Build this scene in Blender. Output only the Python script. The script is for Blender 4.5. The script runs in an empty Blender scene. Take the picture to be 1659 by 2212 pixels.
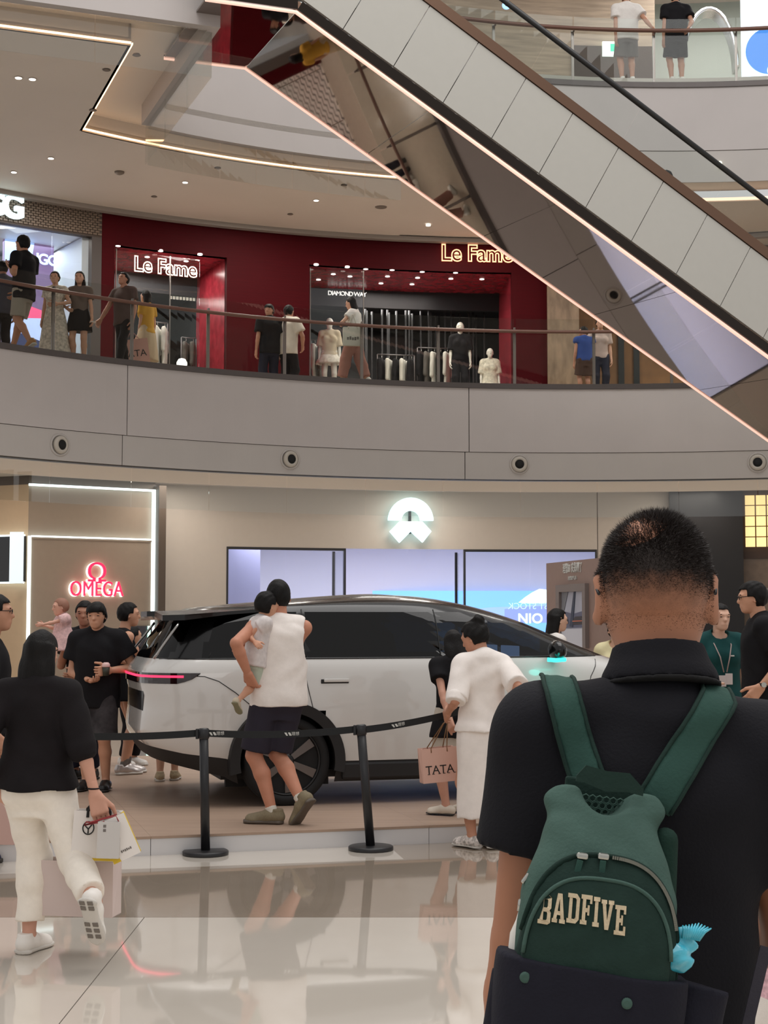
import bpy, bmesh, math, random
import numpy as np
from mathutils import Matrix, Vector

# ------------------------------------------------------------------ camera, world, lights, exposure
random.seed(7)
SC = bpy.context.scene
COL = SC.collection
FPX, CAMZ = 3320.0, 1.62
PITCH = math.atan(229 / FPX)
cam_d = bpy.data.cameras.new('camera')
cam = bpy.data.objects.new('camera', cam_d)
COL.objects.link(cam)
cam_d.sensor_fit = 'VERTICAL'
cam_d.sensor_height = 36.0
cam_d.lens = FPX / 2212 * 36.0
cam_d.clip_end = 200
cam.location = (0, 0, CAMZ)
cam.rotation_euler = (math.pi / 2 + PITCH, 0, 0)
SC.camera = cam

world = bpy.data.worlds.new('mall_ambient')
SC.world = world
world.use_nodes = True
wb = world.node_tree.nodes['Background']
wb.inputs[0].default_value = (1.0, 0.975, 0.965, 1)
wb.inputs[1].default_value = 0.56

def area_light(name, loc, size, power, color=(1, .95, .89), rot=(0, 0, 0), size_y=None, spread=180):
    l = bpy.data.lights.new(name, 'AREA')
    l.energy = power
    l.color = color
    l.size = size
    l.spread = math.radians(spread)
    if size_y:
        l.shape = 'RECTANGLE'
        l.size_y = size_y
    o = bpy.data.objects.new(name, l)
    o.location = loc
    o.rotation_euler = rot
    COL.objects.link(o)
    return o

area_light('atrium_skylight', (2.5, 14, 18.5), 15, 1900, (1, .975, .95))
area_light('gallery_ceiling_light', (0, 2.5, 4.6), 5, 75, (1, .95, .92), size_y=4)

SC.view_settings.view_transform = 'Standard'
SC.view_settings.look = 'None'
SC.view_settings.exposure = 0.08
SC.view_settings.gamma = 1.0
SC.view_settings.use_curve_mapping = False
SC.cycles.max_bounces = 7
SC.cycles.diffuse_bounces = 3
SC.cycles.glossy_bounces = 4
SC.cycles.transparent_max_bounces = 12
SC.cycles.caustics_reflective = False
SC.cycles.caustics_refractive = False
SC.cycles.use_adaptive_sampling = True
SC.cycles.adaptive_threshold = .03
SC.cycles.use_denoising = True

# ------------------------------------------------------------------ geometry of the place
C2 = (3.57, 15.4)      # centre of the atrium ring
C3 = (5.3, 15.4)       # centre of the third floor edge on the right
Z2, Z3 = 5.92, 11.62   # second and third floor levels

def ray(px, py):
    a = (px - 829.5) / FPX
    b = (1106 - py) / FPX
    return Vector((a, math.cos(PITCH) - b * math.sin(PITCH), math.sin(PITCH) + b * math.cos(PITCH)))
def W(px, py, Y):
    d = ray(px, py)
    return Vector((0, 0, CAMZ)) + d * (Y / d.y)
def zp(px, py, z):
    d = ray(px, py)
    return Vector((0, 0, CAMZ)) + d * ((z - CAMZ) / d.z)
def ang(px, R, py=1200, C=C2):
    d = ray(px, py)
    k = d.x / d.y
    a = 1 + k * k
    b = -2 * (k * C[0] + C[1])
    c = C[0] ** 2 + C[1] ** 2 - R * R
    Y = (-b + math.sqrt(b * b - 4 * a * c)) / (2 * a)
    return math.atan2(Y - C[1], k * Y - C[0])
def cpt(R, th, z=0, C=C2):
    return Vector((C[0] + R * math.cos(th), C[1] + R * math.sin(th), z))
def zat(px, py, R, C=C2):
    """height of the point seen at (px,py) on the cylinder of radius R"""
    p = cpt(R, ang(px, R, py, C), 0, C)
    return W(px, py, p.y).z

# ------------------------------------------------------------------ materials
def lin(c):
    return tuple((x / 12.92 if x <= .04045 else ((x + .055) / 1.055) ** 2.4) for x in c)
def rgb(r, g, b):
    return lin((r / 255, g / 255, b / 255))
MATS = {}
def mat(name, col, rough=.6, metal=0, spec=.5, emit=0, ecol=None, vary=0.0, vscale=8, bump=0, bscale=60, coat=0, trans=0, stretch=None, sheen=0):
    if name in MATS:
        return MATS[name]
    m = bpy.data.materials.new(name)
    m.use_nodes = True
    nt = m.node_tree
    b = nt.nodes['Principled BSDF']
    b.inputs['Base Color'].default_value = (*col, 1)
    b.inputs['Roughness'].default_value = rough
    b.inputs['Metallic'].default_value = metal
    b.inputs['Specular IOR Level'].default_value = spec
    b.inputs['Coat Weight'].default_value = coat
    b.inputs['Coat Roughness'].default_value = .03
    b.inputs['Transmission Weight'].default_value = trans
    b.inputs['Sheen Weight'].default_value = sheen
    if emit:
        b.inputs['Emission Color'].default_value = (*(ecol or col), 1)
        b.inputs['Emission Strength'].default_value = emit
    if vary or bump:
        tc = nt.nodes.new('ShaderNodeTexCoord')
        mp = nt.nodes.new('ShaderNodeMapping')
        nt.links.new(tc.outputs['Object'], mp.inputs[0])
        if stretch:
            mp.inputs['Scale'].default_value = stretch
    if vary:
        n = nt.nodes.new('ShaderNodeTexNoise')
        n.inputs['Scale'].default_value = vscale
        n.inputs['Detail'].default_value = 4
        nt.links.new(mp.outputs[0], n.inputs['Vector'])
        r = nt.nodes.new('ShaderNodeValToRGB')
        r.color_ramp.elements[0].position = .3
        r.color_ramp.elements[1].position = .7
        r.color_ramp.elements[0].color = (*[x * (1 - vary) for x in col], 1)
        r.color_ramp.elements[1].color = (*[min(1, x * (1 + vary)) for x in col], 1)
        nt.links.new(n.outputs[0], r.inputs[0])
        nt.links.new(r.outputs[0], b.inputs['Base Color'])
    if bump:
        n2 = nt.nodes.new('ShaderNodeTexNoise')
        n2.inputs['Scale'].default_value = bscale
        n2.inputs['Detail'].default_value = 3
        nt.links.new(mp.outputs[0], n2.inputs['Vector'])
        bp = nt.nodes.new('ShaderNodeBump')
        bp.inputs['Strength'].default_value = bump
        bp.inputs['Distance'].default_value = .01
        nt.links.new(n2.outputs[0], bp.inputs['Height'])
        nt.links.new(bp.outputs[0], b.inputs['Normal'])
    MATS[name] = m
    return m
def glass(name, tint=(.95, .97, .96), refl=.09, rough=.0, power=.4):
    """thin sheet of glass: tinted clear with a Fresnel reflection"""
    if name in MATS:
        return MATS[name]
    m = bpy.data.materials.new(name)
    m.use_nodes = True
    nt = m.node_tree
    nt.nodes.clear()
    out = nt.nodes.new('ShaderNodeOutputMaterial')
    t = nt.nodes.new('ShaderNodeBsdfTransparent')
    t.inputs[0].default_value = (*tint, 1)
    g = nt.nodes.new('ShaderNodeBsdfGlossy')
    g.inputs['Roughness'].default_value = rough
    g.inputs[0].default_value = (1, 1, 1, 1)
    fr = nt.nodes.new('ShaderNodeLayerWeight')
    fr.inputs[0].default_value = .35
    ml = nt.nodes.new('ShaderNodeMath')
    ml.operation = 'MULTIPLY_ADD'
    ml.inputs[1].default_value = power
    ml.inputs[2].default_value = refl
    ml.use_clamp = True
    nt.links.new(fr.outputs['Fresnel'], ml.inputs[0])
    mx = nt.nodes.new('ShaderNodeMixShader')
    nt.links.new(ml.outputs[0], mx.inputs[0])
    nt.links.new(t.outputs[0], mx.inputs[1])
    nt.links.new(g.outputs[0], mx.inputs[2])
    nt.links.new(mx.outputs[0], out.inputs[0])
    MATS[name] = m
    return m
def emis(name, col, s):
    return mat(name, col, .5, emit=s, ecol=col)

# ------------------------------------------------------------------ object helpers
def tag(o, label=None, cat=None, group=None, kind=None):
    if label: o['label'] = label
    if cat: o['category'] = cat
    if group: o['group'] = group
    if kind: o['kind'] = kind
    return o
def obj(name, me, m=None, parent=None):
    o = bpy.data.objects.new(name, me)
    COL.objects.link(o)
    if m is not None and me is not None and len(me.materials) == 0:
        me.materials.append(m)
    if parent is not None:
        o.parent = parent
    return o
def empty(name, loc=(0, 0, 0), rz=0, label=None, cat=None, group=None, kind=None):
    o = bpy.data.objects.new(name, None)
    COL.objects.link(o)
    o.location = loc
    o.rotation_euler = (0, 0, rz)
    return tag(o, label, cat, group, kind)

class MB:
    """collects shapes; build() links them as one mesh object"""
    def __init__(s):
        s.v = []
        s.f = []
        s.sm = []
    def add(s, v, f, smooth=False):
        k = len(s.v)
        s.v += [tuple(p) for p in v]
        s.f += [tuple(i + k for i in q) for q in f]
        s.sm += [smooth] * len(f)
        return s
    def box(s, c, size, M=None, bevel=0):
        x, y, z = [q / 2 for q in size]
        c = Vector(c)
        if bevel:
            e = min(bevel, x * .99, y * .99, z * .99)
            vs = []
            fs = []
            bm = bmesh.new()
            bmesh.ops.create_cube(bm, size=1)
            for w in bm.verts:
                w.co = Vector((w.co.x * 2 * x, w.co.y * 2 * y, w.co.z * 2 * z))
            bmesh.ops.bevel(bm, geom=list(bm.edges), offset=e, segments=2, affect='EDGES', profile=.5)
            bm.verts.index_update()
            vs = [w.co.copy() for w in bm.verts]
            fs = [[w.index for w in q.verts] for q in bm.faces]
            bm.free()
        else:
            vs = [Vector((a * x, b * y, d * z)) for a in (-1, 1) for b in (-1, 1) for d in (-1, 1)]
            fs = [(0, 1, 3, 2), (4, 6, 7, 5), (0, 4, 5, 1), (2, 3, 7, 6), (0, 2, 6, 4), (1, 5, 7, 3)]
        if M is not None:
            vs = [M @ w for w in vs]
        return s.add([w + c for w in vs], fs)
    def tube(s, path, r, n=8, closed=False, smooth=True, flat=None):
        """sweep; r number or list; flat = (wide, thin) for an elliptic section"""
        P = [Vector(p) for p in path]
        m = len(P)
        vs = []
        up = Vector((0, 0, 1))
        prev = None
        for i in range(m):
            if closed:
                d = P[(i + 1) % m] - P[i - 1]
            else:
                d = P[min(i + 1, m - 1)] - P[max(i - 1, 0)]
            d.normalize()
            if prev is None:
                a = d.cross(up)
                if a.length < 1e-3:
                    a = d.cross(Vector((1, 0, 0)))
            else:
                a = prev - d * prev.dot(d)
            a.normalize()
            prev = a
            b = d.cross(a)
            rr = r[i] if isinstance(r, (list, tuple)) else r
            for j in range(n):
                t = 2 * math.pi * j / n
                vs.append(P[i] + a * (rr * math.cos(t)) + b * (rr * math.sin(t)))
        fs = []
        for i in range(m if closed else m - 1):
            for j in range(n):
                k = (i + 1) % m
                fs.append((i * n + j, i * n + (j + 1) % n, k * n + (j + 1) % n, k * n + j))
        s.add(vs, fs, smooth)
        if not closed:
            k = len(s.v) - m * n
            s.f += [tuple(k + j for j in range(n))[::-1], tuple(k + (m - 1) * n + j for j in range(n))]
            s.sm += [False, False]
        return s
    def lathe(s, prof, c=(0, 0, 0), n=24, M=None, smooth=True):
        c = Vector(c)
        vs = []
        for r, z in prof:
            for j in range(n):
                t = 2 * math.pi * j / n
                v = Vector((r * math.cos(t), r * math.sin(t), z))
                vs.append((M @ v if M is not None else v) + c)
        fs = []
        for i in range(len(prof) - 1):
            for j in range(n):
                fs.append((i * n + j, i * n + (j + 1) % n, (i + 1) * n + (j + 1) % n, (i + 1) * n + j))
        fs.append(tuple(range(n))[::-1])
        fs.append(tuple((len(prof) - 1) * n + j for j in range(n)))
        k = len(s.f)
        s.add(vs, fs, smooth)
        s.sm[-1] = s.sm[-2] = False
        return s
    def prism(s, poly, d, M=None):
        """2D polygon in XY (counter-clockwise) extruded 0..d along Z, then transformed by 4x4 M"""
        n = len(poly)
        vs = [Vector((x, y, 0)) for x, y in poly] + [Vector((x, y, d)) for x, y in poly]
        fs = [tuple(range(n))[::-1], tuple(range(n, 2 * n))] + [(i, (i + 1) % n, n + (i + 1) % n, n + i) for i in range(n)]
        if M is not None:
            vs = [M @ w for w in vs]
        return s.add(vs, fs)
    def arc(s, R0, R1, z0, z1, t0, t1, n=None, C=C2):
        """curved block between radii and angles (radians)"""
        if n is None:
            n = max(1, int(abs(t1 - t0) / .03))
        vs = []
        for i in range(n + 1):
            t = t0 + (t1 - t0) * i / n
            for R, z in ((R0, z0), (R1, z0), (R1, z1), (R0, z1)):
                vs.append(cpt(R, t, z, C))
        fs = []
        for i in range(n):
            for j in range(4):
                q = (i * 4 + j, i * 4 + (j + 1) % 4, i * 4 + 4 + (j + 1) % 4, i * 4 + 4 + j)
                fs.append(q if t1 > t0 else q[::-1])
        fs += [(0, 1, 2, 3), (n * 4 + 3, n * 4 + 2, n * 4 + 1, n * 4)]
        return s.add(vs, fs)
    def seg(s, p, q, z0, z1, th, out=0):
        """wall slab standing on the line p-q; thickness th; out shifts it sideways"""
        p = Vector((p[0], p[1], 0))
        q = Vector((q[0], q[1], 0))
        d = (q - p).normalized()
        nn = Vector((-d.y, d.x, 0))
        a, b = p + nn * out, q + nn * out
        vs = [Vector((w.x, w.y, z)) for z in (z0, z1) for w in (a, b, b + nn * th, a + nn * th)]
        return s.add(vs, [(3, 2, 1, 0), (4, 5, 6, 7), (0, 1, 5, 4), (1, 2, 6, 5), (2, 3, 7, 6), (3, 0, 4, 7)])
    def poly(s, pts, z0, z1):
        """horizontal slab with a polygon outline"""
        n = len(pts)
        vs = [Vector((p[0], p[1], z0)) for p in pts] + [Vector((p[0], p[1], z1)) for p in pts]
        return s.add(vs, [tuple(range(n))[::-1], tuple(range(n, 2 * n))] + [(i, (i + 1) % n, n + (i + 1) % n, n + i) for i in range(n)])
    def mesh(s, name):
        me = bpy.data.meshes.new(name)
        me.from_pydata(s.v, [], s.f)
        me.polygons.foreach_set('use_smooth', s.sm)
        me.update()
        return me
    def build(s, name, m, parent=None, fix=True):
        me = s.mesh(name)
        if fix:
            bm = bmesh.new()
            bm.from_mesh(me)
            bmesh.ops.recalc_face_normals(bm, faces=bm.faces)
            bm.to_mesh(me)
            bm.free()
        return obj(name, me, m, parent)

def text_mesh(s, size, extrude=.01, bold=0, outline=0, align='CENTER', spacing=1.0):
    cu = bpy.data.curves.new('lettering', 'FONT')
    cu.body = s
    cu.size = size
    cu.align_x = align
    cu.align_y = 'CENTER'
    cu.space_character = spacing
    cu.offset = bold
    if outline:
        cu.fill_mode = 'NONE'
        cu.bevel_depth = outline
        cu.bevel_resolution = 0
        cu.resolution_u = 4
    else:
        cu.extrude = extrude
        cu.resolution_u = 5
    o = bpy.data.objects.new('lettering', cu)
    COL.objects.link(o)
    dg = bpy.context.evaluated_depsgraph_get()
    me = bpy.data.meshes.new_from_object(o.evaluated_get(dg))
    bpy.data.objects.remove(o)
    bpy.data.curves.remove(cu)
    return me
def face_mat(p, right, up=Vector((0, 0, 1)), sx=1):
    """matrix: local x -> right, local y -> up, z -> towards the reader"""
    right = Vector(right).normalized()
    up = Vector(up)
    up = (up - right * up.dot(right)).normalized()
    z = right.cross(up)
    M = Matrix(((right.x * sx, up.x, z.x, p[0]), (right.y * sx, up.y, z.y, p[1]), (right.z * sx, up.z, z.z, p[2]), (0, 0, 0, 1)))
    return M
def put_text(name, s, M, size, m, parent=None, **k):
    me = text_mesh(s, size, **k)
    me.transform(M)
    me.materials.clear()
    return obj(name, me, m, parent)
def wall_frame(px, py, R, sx=1, off=0.0, C=C2):
    """frame on a curved wall facing the atrium centre, at the pixel (px,py)"""
    t = ang(px, R, py, C)
    p = cpt(R - off, t, zat(px, py, R, C), C)
    return face_mat(p, (math.sin(t), -math.cos(t), 0), sx=sx)
# ------------------------------------------------------------------ the building
D = math.radians
m_fascia = mat('painted_fascia', rgb(190, 183, 180), .55, vary=.02, vscale=1.5)
m_fascia2 = mat('painted_fascia_lower', rgb(186, 180, 175), .5, vary=.02, vscale=1.5)
m_ceil = mat('painted_ceiling', rgb(214, 204, 194), .7, vary=.015, vscale=1)
m_trough = mat('cove_plaster', rgb(222, 212, 202), .7)
m_darktrim = mat('dark_grey_trim', rgb(92, 86, 84), .35, metal=.4)
m_steel = mat('brushed_steel', rgb(150, 143, 138), .3, metal=.9)
m_rail = mat('bronze_handrail', rgb(110, 78, 66), .35, metal=.3)
m_glass = glass('clear_rail_glass', (.92, .94, .93), .01, power=.16)
m_smoke = glass('smoke_curtain_glass', (.93, .94, .93), .03, power=.4)
m_shopglass = glass('shop_glass', (.96, .97, .98), .02, power=.3)
m_warm = emis('warm_cove_led', (1, .64, .36), 4.0)
m_warm2 = emis('warm_led_line', (1, .62, .50), .78)
m_white_led = emis('white_led', (.86, .97, 1), 5)
m_lamp = emis('downlight_glow', (1, .93, .84), 3)
m_dark_lamp = mat('unlit_downlight', rgb(120, 108, 98), .5)
m_black = mat('black_panel', rgb(24, 24, 27), .45, vary=.08, vscale=3)
m_joint = mat('joint_shadow', rgb(70, 66, 64), .8)  # plain dark grey of the backing that shows in the joints

def struct(o):
    o['kind'] = 'structure'
    return o

# --- ground floor: base slab and stone slabs
m_cream = mat('polished_cream_stone', rgb(208, 199, 187), .045, spec=.55, vary=.025, vscale=2.2, coat=.35)
m_band = mat('polished_brown_stone', rgb(156, 142, 127), .05, spec=.55, vary=.05, vscale=2.5, coat=.35)
floor = struct(MB().poly([(-30, -14), (34, -14), (34, 48), (-30, 48)], -.3, -.008).build('floor', m_joint))
g = .0025
for ix in range(-3, 4):
    for iy in range(-1, 4):
        x0, y0 = ix * 2.4 - 1.3, iy * 2.4 - 1.13
        MB().poly([(x0 + g, y0 + g), (x0 + 2.4 - g, y0 + g), (x0 + 2.4 - g, y0 + 2.4 - g), (x0 + g, y0 + 2.4 - g)], -.01, 0).build('tile', m_cream, floor)
def fl(px, py):
    p = zp(px, py, 0)
    return (p.x, p.y)
ny = 8.47
bl, br = fl(-300, 1899), fl(872, 1856)
pk, pr = fl(838, 1826), fl(1750, 1786)
MB().poly([(-6, ny + g), (8.4, ny + g), (8.4, 13.2), pr, pk, br, bl, (-6, 9.4)], -.01, 0).build('tile', m_band, floor)
MB().poly([bl, br, pk, (-3.4, 10.15)], -.01, 0).build('tile', m_cream, floor).location.z = .0004
for x0, x1, y0, y1 in ((-29, -6, -13, 47), (8.4, 33, -13, 47), (-6, 8.4, 13.3, 47)):
    MB().poly([(x0 + g, y0), (x1 - g, y0), (x1 - g, y1), (x0 + g, y1)], -.01, 0).build('tile', m_cream, floor)

# --- second floor ring: fascia panels, slab, trims
T0, T1 = D(22), D(160)
RF = 12.75
ring = struct(MB().arc(RF + .06, 20, 5.55, 5.9, T0, T1).build('floor_gallery', m_joint))
ring2 = struct(MB().arc(RF + .05, RF + .3, 4.15, 5.6, T0, T1).build('wall_fascia', m_joint))
ja = [T1, ang(275, RF, 870), ang(1013, RF, 870)]
step = ja[1] - ja[2]
ja = [ja[1] + step * 1.3, ja[1], ja[2], ja[2] - step, ja[2] - 2 * step]
for i in range(4):
    e = .0006
    MB().arc(RF, RF + .05, 4.657, 5.83, ja[i + 1] + e, ja[i] - e).build('panel', m_fascia, ring2)
    k = .004 if i else 0
    MB().arc(RF + .012, RF + .05, 4.155, 4.648, ja[i + 1] + e + .006, ja[i] - e + .006).build('panel', m_fascia2, ring2)
struct(MB().arc(RF - .03, RF + .12, 5.832, 5.925, T0, T1).build('trim_1', m_darktrim))
struct(MB().arc(RF + .12, 20, 5.9, 5.92, T0, T1).build('floor_second', mat('gallery_stone', rgb(176, 164, 150), .12, vary=.04)))

# air nozzles in the fascia
m_noz = mat('nozzle_plastic', rgb(190, 183, 172), .4)
for i, (px, py) in enumerate(((130, 961), (627, 992), (1122, 1003), (1637, 999))):
    t = ang(px, RF, py)
    p = cpt(RF, t, zat(px, py, RF))
    M = Matrix.Rotation(t - math.pi / 2, 3, 'Z') @ Matrix.Rotation(D(90), 3, 'X')
    n = empty('air_nozzle', p, 0, ['round air nozzle low on the fascia, leftmost, above the red lettering', 'round air nozzle on the fascia above the left shop window', 'round air nozzle on the fascia right of the white logo', 'round air nozzle on the fascia at the right picture edge'][i], 'air nozzle', 'air nozzles in the fascia')
    MB().lathe([(.185, -.03), (.185, .0), (.175, .012), (.15, .012), (.15, -.02)], M=M, n=28).build('flange', m_fascia2, n)
    tilt = Matrix.Rotation(D(12 if px < 900 else -4), 3, 'Z') @ M
    MB().lathe([(.148, .0), (.146, .03), (.125, .055), (.085, .055), (.08, -.02)], M=tilt, n=28).build('ball', m_noz, n)
    MB().lathe([(.079, .0), (.079, .056), (.0, .0561)], M=tilt, n=20).build('throat', mat('nozzle_throat', (.004, .004, .004), .8), n)

# railing of the second floor: posts, glass, handrail
RR = RF + .10
posts = [-70, 118, 288, 452, 617, 783, 948, 1112, 1283, 1450]
rl = empty('glass_railing', cpt(RR, D(100), Z2), 0, 'glass railing with grey posts and brown handrail along the second floor', 'railing')
rl.location = (0, 0, 0)
pa = [ang(px, RR, 720) for px in posts]
MB().tube([cpt(RR - .09, t, Z2 + .985) for t in np.linspace(pa[0] + .05, pa[-1] - .35, 60)], .032, 8).build('handrail', m_rail, rl)
for i, t in enumerate(pa):
    M = Matrix.Rotation(t - math.pi / 2, 3, 'Z')
    b = MB()
    b.box(cpt(RR + .05, t, Z2 + .5), (.055, .03, 1.02), M)
    b.box(cpt(RR + .0, t, Z2 + 1.0), (.03, .12, .02), M)
    b.box(cpt(RR + .04, t, Z2 + .94), (.03, .05, .28), M)
    b.build('post', m_steel, rl)
    if i < len(pa) - 1:
        MB().arc(RR - .02, RR - .006, Z2 + .02, Z2 + 1.235, pa[i + 1] + .0012, t - .0012, 16).build('pane', m_glass, rl)
MB().arc(RR - .02, RR - .006, Z2 + .02, Z2 + 1.235, pa[-1] - .25, pa[-1] - .001, 6).build('pane', m_glass, rl)

# ceiling of the ground floor gallery with a warm cove behind the smoke curtain
struct(MB().arc(RF + .35, 14.9, 4.55, 4.65, T0, T1).build('ceiling_cove', m_trough))
struct(MB().arc(14.9, 17.4, 4.27, 4.4, T0, T1).build('ceiling_ground', m_ceil))
tr = struct(MB().arc(RF + .30, RF + .36, 4.15, 4.6, T0, T1).build('trim_2', m_fascia2))
struct(MB().arc(14.85, 14.9, 4.10, 4.6, T0, T1).build('trim_3', m_trough))
tag(MB().arc(13.16, 13.22, 4.42, 4.47, D(50), T1).build('cove_light', emis('warm_cove_soft', (1, .80, .60), 5.5)), 'warm cove light strip above the ground floor shop fronts', 'cove light')
sm = empty('smoke_curtain', (0, 0, 0), 0, 'hanging glass smoke curtain below the second floor fascia', 'smoke curtain')
sp = [-80, 115, 290, 457, 624, 793, 960, 1126, 1291, 1467, 1637, 1800]
sa = [ang(px, RF, 1070) for px in sp]
for i in range(len(sa) - 1):
    MB().arc(RF + .10, RF + .112, 3.47, 4.16, sa[i + 1] + .0004, sa[i] - .0004, 5).build('pane', m_smoke, sm)

# --- third floor: landing slab on the left, ring behind, right part
ZS, ZC, ZT = 9.68, 9.70, 10.02
def pz(px, py, z):
    p = zp(px, py, z)
    return Vector((p.x, p.y, 0))
Eb = pz(470, 68, ZS)
Ea = pz(0, 3, ZS)
Ea = Eb + (Ea - Eb) * 2.2
sd = (Ea - Eb).normalized()
nrm = Vector((sd.y, -sd.x, 0))
if nrm.y < 0: nrm = -nrm
RE = 11.92
def hit(p, d, R):
    q = p - Vector((C2[0], C2[1], 0))
    b = q.dot(d); c = q.length_squared - R * R
    return p + d * (-b + math.sqrt(b * b - c))
Ec = hit(Eb, nrm, RE)
tE = math.atan2(Ec.y - C2[1], Ec.x - C2[0])
off = 1.0
La = Ea + nrm * off
Lb = Eb + nrm * off + sd * off
Lc = hit(Lb, nrm, RE + off)
tL = math.atan2(Lc.y - C2[1], Lc.x - C2[0])
TE = D(62)
TQ = ang(985, RE, 300)
arcE = [cpt(RE, t) for t in np.linspace(tE, TQ, 24)]
arcL = [cpt(RE + off, t) for t in np.linspace(tL, TQ, 24)]
outer = [cpt(18.2, t) for t in np.linspace(TQ, D(150), 30)]
struct(MB().poly([tuple(p[:2]) for p in [La, Lb] + arcL + outer + [Vector((-14, 22, 0))]], ZC, ZC + .12).build('ceiling_second', m_ceil))
struct(MB().poly([tuple(p[:2]) for p in [Ea, Eb] + arcE + arcL[::-1] + [Lb, La]], ZT, ZT + .1).build('ceiling_trough', m_trough))
def ribbon(path, z0, z1, th, name, m, parent=None):
    b = MB()
    P = [Vector((p.x, p.y, 0)) for p in path]
    N = []
    for i in range(len(P)):
        d = (P[min(i + 1, len(P) - 1)] - P[max(i - 1, 0)]).normalized()
        N.append(Vector((-d.y, d.x, 0)))
    vs = []
    for p, n in zip(P, N):
        for w, z in ((p, z0), (p + n * th, z0), (p + n * th, z1), (p, z1)):
            vs.append((w.x, w.y, z))
    fs = []
    for i in range(len(P) - 1):
        for j in range(4):
            fs.append((i * 4 + j, i * 4 + (j + 1) % 4, i * 4 + 4 + (j + 1) % 4, i * 4 + 4 + j))
    k = (len(P) - 1) * 4
    fs += [(3, 2, 1, 0), (k, k + 1, k + 2, k + 3)]
    return b.add(vs, fs).build(name, m, parent)
for i, (path, nm) in enumerate((([La, Lb], 'a'), ([Lb, Lc], 'b'), (arcL, 'c'))):
    struct(ribbon(path, ZC, ZT, .04, 'trim_%d' % (4 + i), m_trough))
    tag(ribbon([p + (nrm * -.03 if i == 0 else (sd * -.03 if i == 1 else (Vector((C2[0], C2[1], 0)) - p).normalized() * .03)) for p in path], ZC + .02, ZC + .048, .012, 'cove_light', m_warm),
        ['warm cove light strip along the front of the upper ceiling at left', 'short warm cove light strip running back beside the notch in the ceiling', 'long curved warm cove light strip across the upper ceiling'][i], 'cove light', 'cove lights of the upper ceiling')
struct(ribbon([Ea, Eb], ZS, Z3, -.15, 'wall_landing', m_fascia))
struct(ribbon([Eb + sd * .0, Ec], ZS, Z3, .15, 'wall_landing_side', m_fascia))
struct(ribbon(arcE, ZS, Z3, .15, 'wall_fascia_upper', m_fascia))
struct(MB().poly([tuple(p[:2]) for p in [Ea, Eb] + arcE + outer], Z3 - .3, Z3).build('floor_third', m_ceil))
sm2 = empty('smoke_curtain', (0, 0, 0), 0, 'hanging glass smoke curtain around the notch of the upper ceiling', 'smoke curtain')
def panes(path, n, z0, z1):
    # cut a path into panes of equal length
    L = [0]
    for a, b in zip(path, path[1:]): L.append(L[-1] + (b - a).length)
    def at(s):
        for i in range(len(path) - 1):
            if s <= L[i + 1] + 1e-6:
                return path[i].lerp(path[i + 1], (s - L[i]) / (L[i + 1] - L[i]))
        return path[-1]
    for i in range(n):
        s0, s1 = L[-1] * i / n + .006, L[-1] * (i + 1) / n - .006
        ribbon([at(s0 + (s1 - s0) * k / 4) for k in range(5)], z0, z1, .012, 'pane', m_smoke, sm2)
ins = (nrm + sd) * .06
panes([Ea + ins, Eb + ins], 4, 9.05, ZS + .02)
panes([Eb + ins, Ec + ins], 3, 9.05, ZS + .02)
panes([p + (p - Vector((C2[0], C2[1], 0))).normalized() * .08 for p in arcE[:20]], 7, 9.05, ZS + .02)

# right part of the third floor
RW2C = 17.2
A0, A1 = D(58), D(112)
fr = struct(MB().arc(RF + .05, 18, Z3 - .5, Z3, A0, A1, C=C3).build('floor_third_right', m_fascia))
w3 = struct(MB().arc(RF + .05, RF + .3, 9.9, Z3 - .05, A0, A1, C=C3).build('wall_fascia_right', m_joint))
t_cut = ang(1300, RF, 250, C3)
MB().arc(RF, RF + .05, 10.32, Z3 - .1, A0, A1, C=C3).build('panel', m_fascia, w3)
MB().arc(RF + .012, RF + .05, 9.72, 10.31, A0, A1, C=C3).build('panel', m_fascia2, w3)
struct(MB().arc(RF - .03, RF + .12, Z3 - .1, Z3, A0, A1, C=C3).build('trim_7', m_darktrim))
struct(MB().arc(RF + .14, 18, Z3 - .02, Z3 + .13, A0, A1, C=C3).build('floor_third_finish', m_ceil))
struct(MB().arc(RW2C - .22, RW2C - .05, ZC - .09, ZC, D(60), D(150)).build('trim_13', mat('grey_cornice', rgb(150, 142, 136), .5)))
struct(MB().arc(RF + .35, 14.2, 9.95, 10.05, A0, A1, C=C3).build('ceiling_cove_right', m_trough))
tag(MB().arc(14.1, 14.14, 9.74, 9.79, A0, A1, C=C3).build('cove_light', emis('pink_cove', (1, .70, .52), 1.3)), 'warm cove light strip below the third floor at the right edge', 'cove light')
struct(MB().arc(14.14, 18, 9.72, 9.8, A0, A1, C=C3).build('ceiling_right', m_ceil))
rl3 = empty('glass_railing', (0, 0, 0), 0, 'glass railing with brown handrail on the third floor above the escalator', 'railing')
p3 = [ang(px, RR, 90, C3) for px in (900, 1068, 1238, 1413, 1590, 1765)]
MB().tube([cpt(RR - .09, t, Z3 + 1.0, C3) for t in np.linspace(p3[0], p3[-1], 40)], .04, 8).build('handrail', m_rail, rl3)
for i, t in enumerate(p3):
    M = Matrix.Rotation(t - math.pi / 2, 3, 'Z')
    MB().box(cpt(RR + .05, t, Z3 + .5, C3), (.05, .03, 1.0), M).box(cpt(RR, t, Z3 + .96, C3), (.03, .12, .02), M).build('post', m_steel, rl3)
    if i < len(p3) - 1:
        MB().arc(RR - .02, RR - .006, Z3 + .02, Z3 + 1.25, p3[i + 1] + .001, t - .001, 6, C=C3).build('pane', m_glass, rl3)
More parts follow.
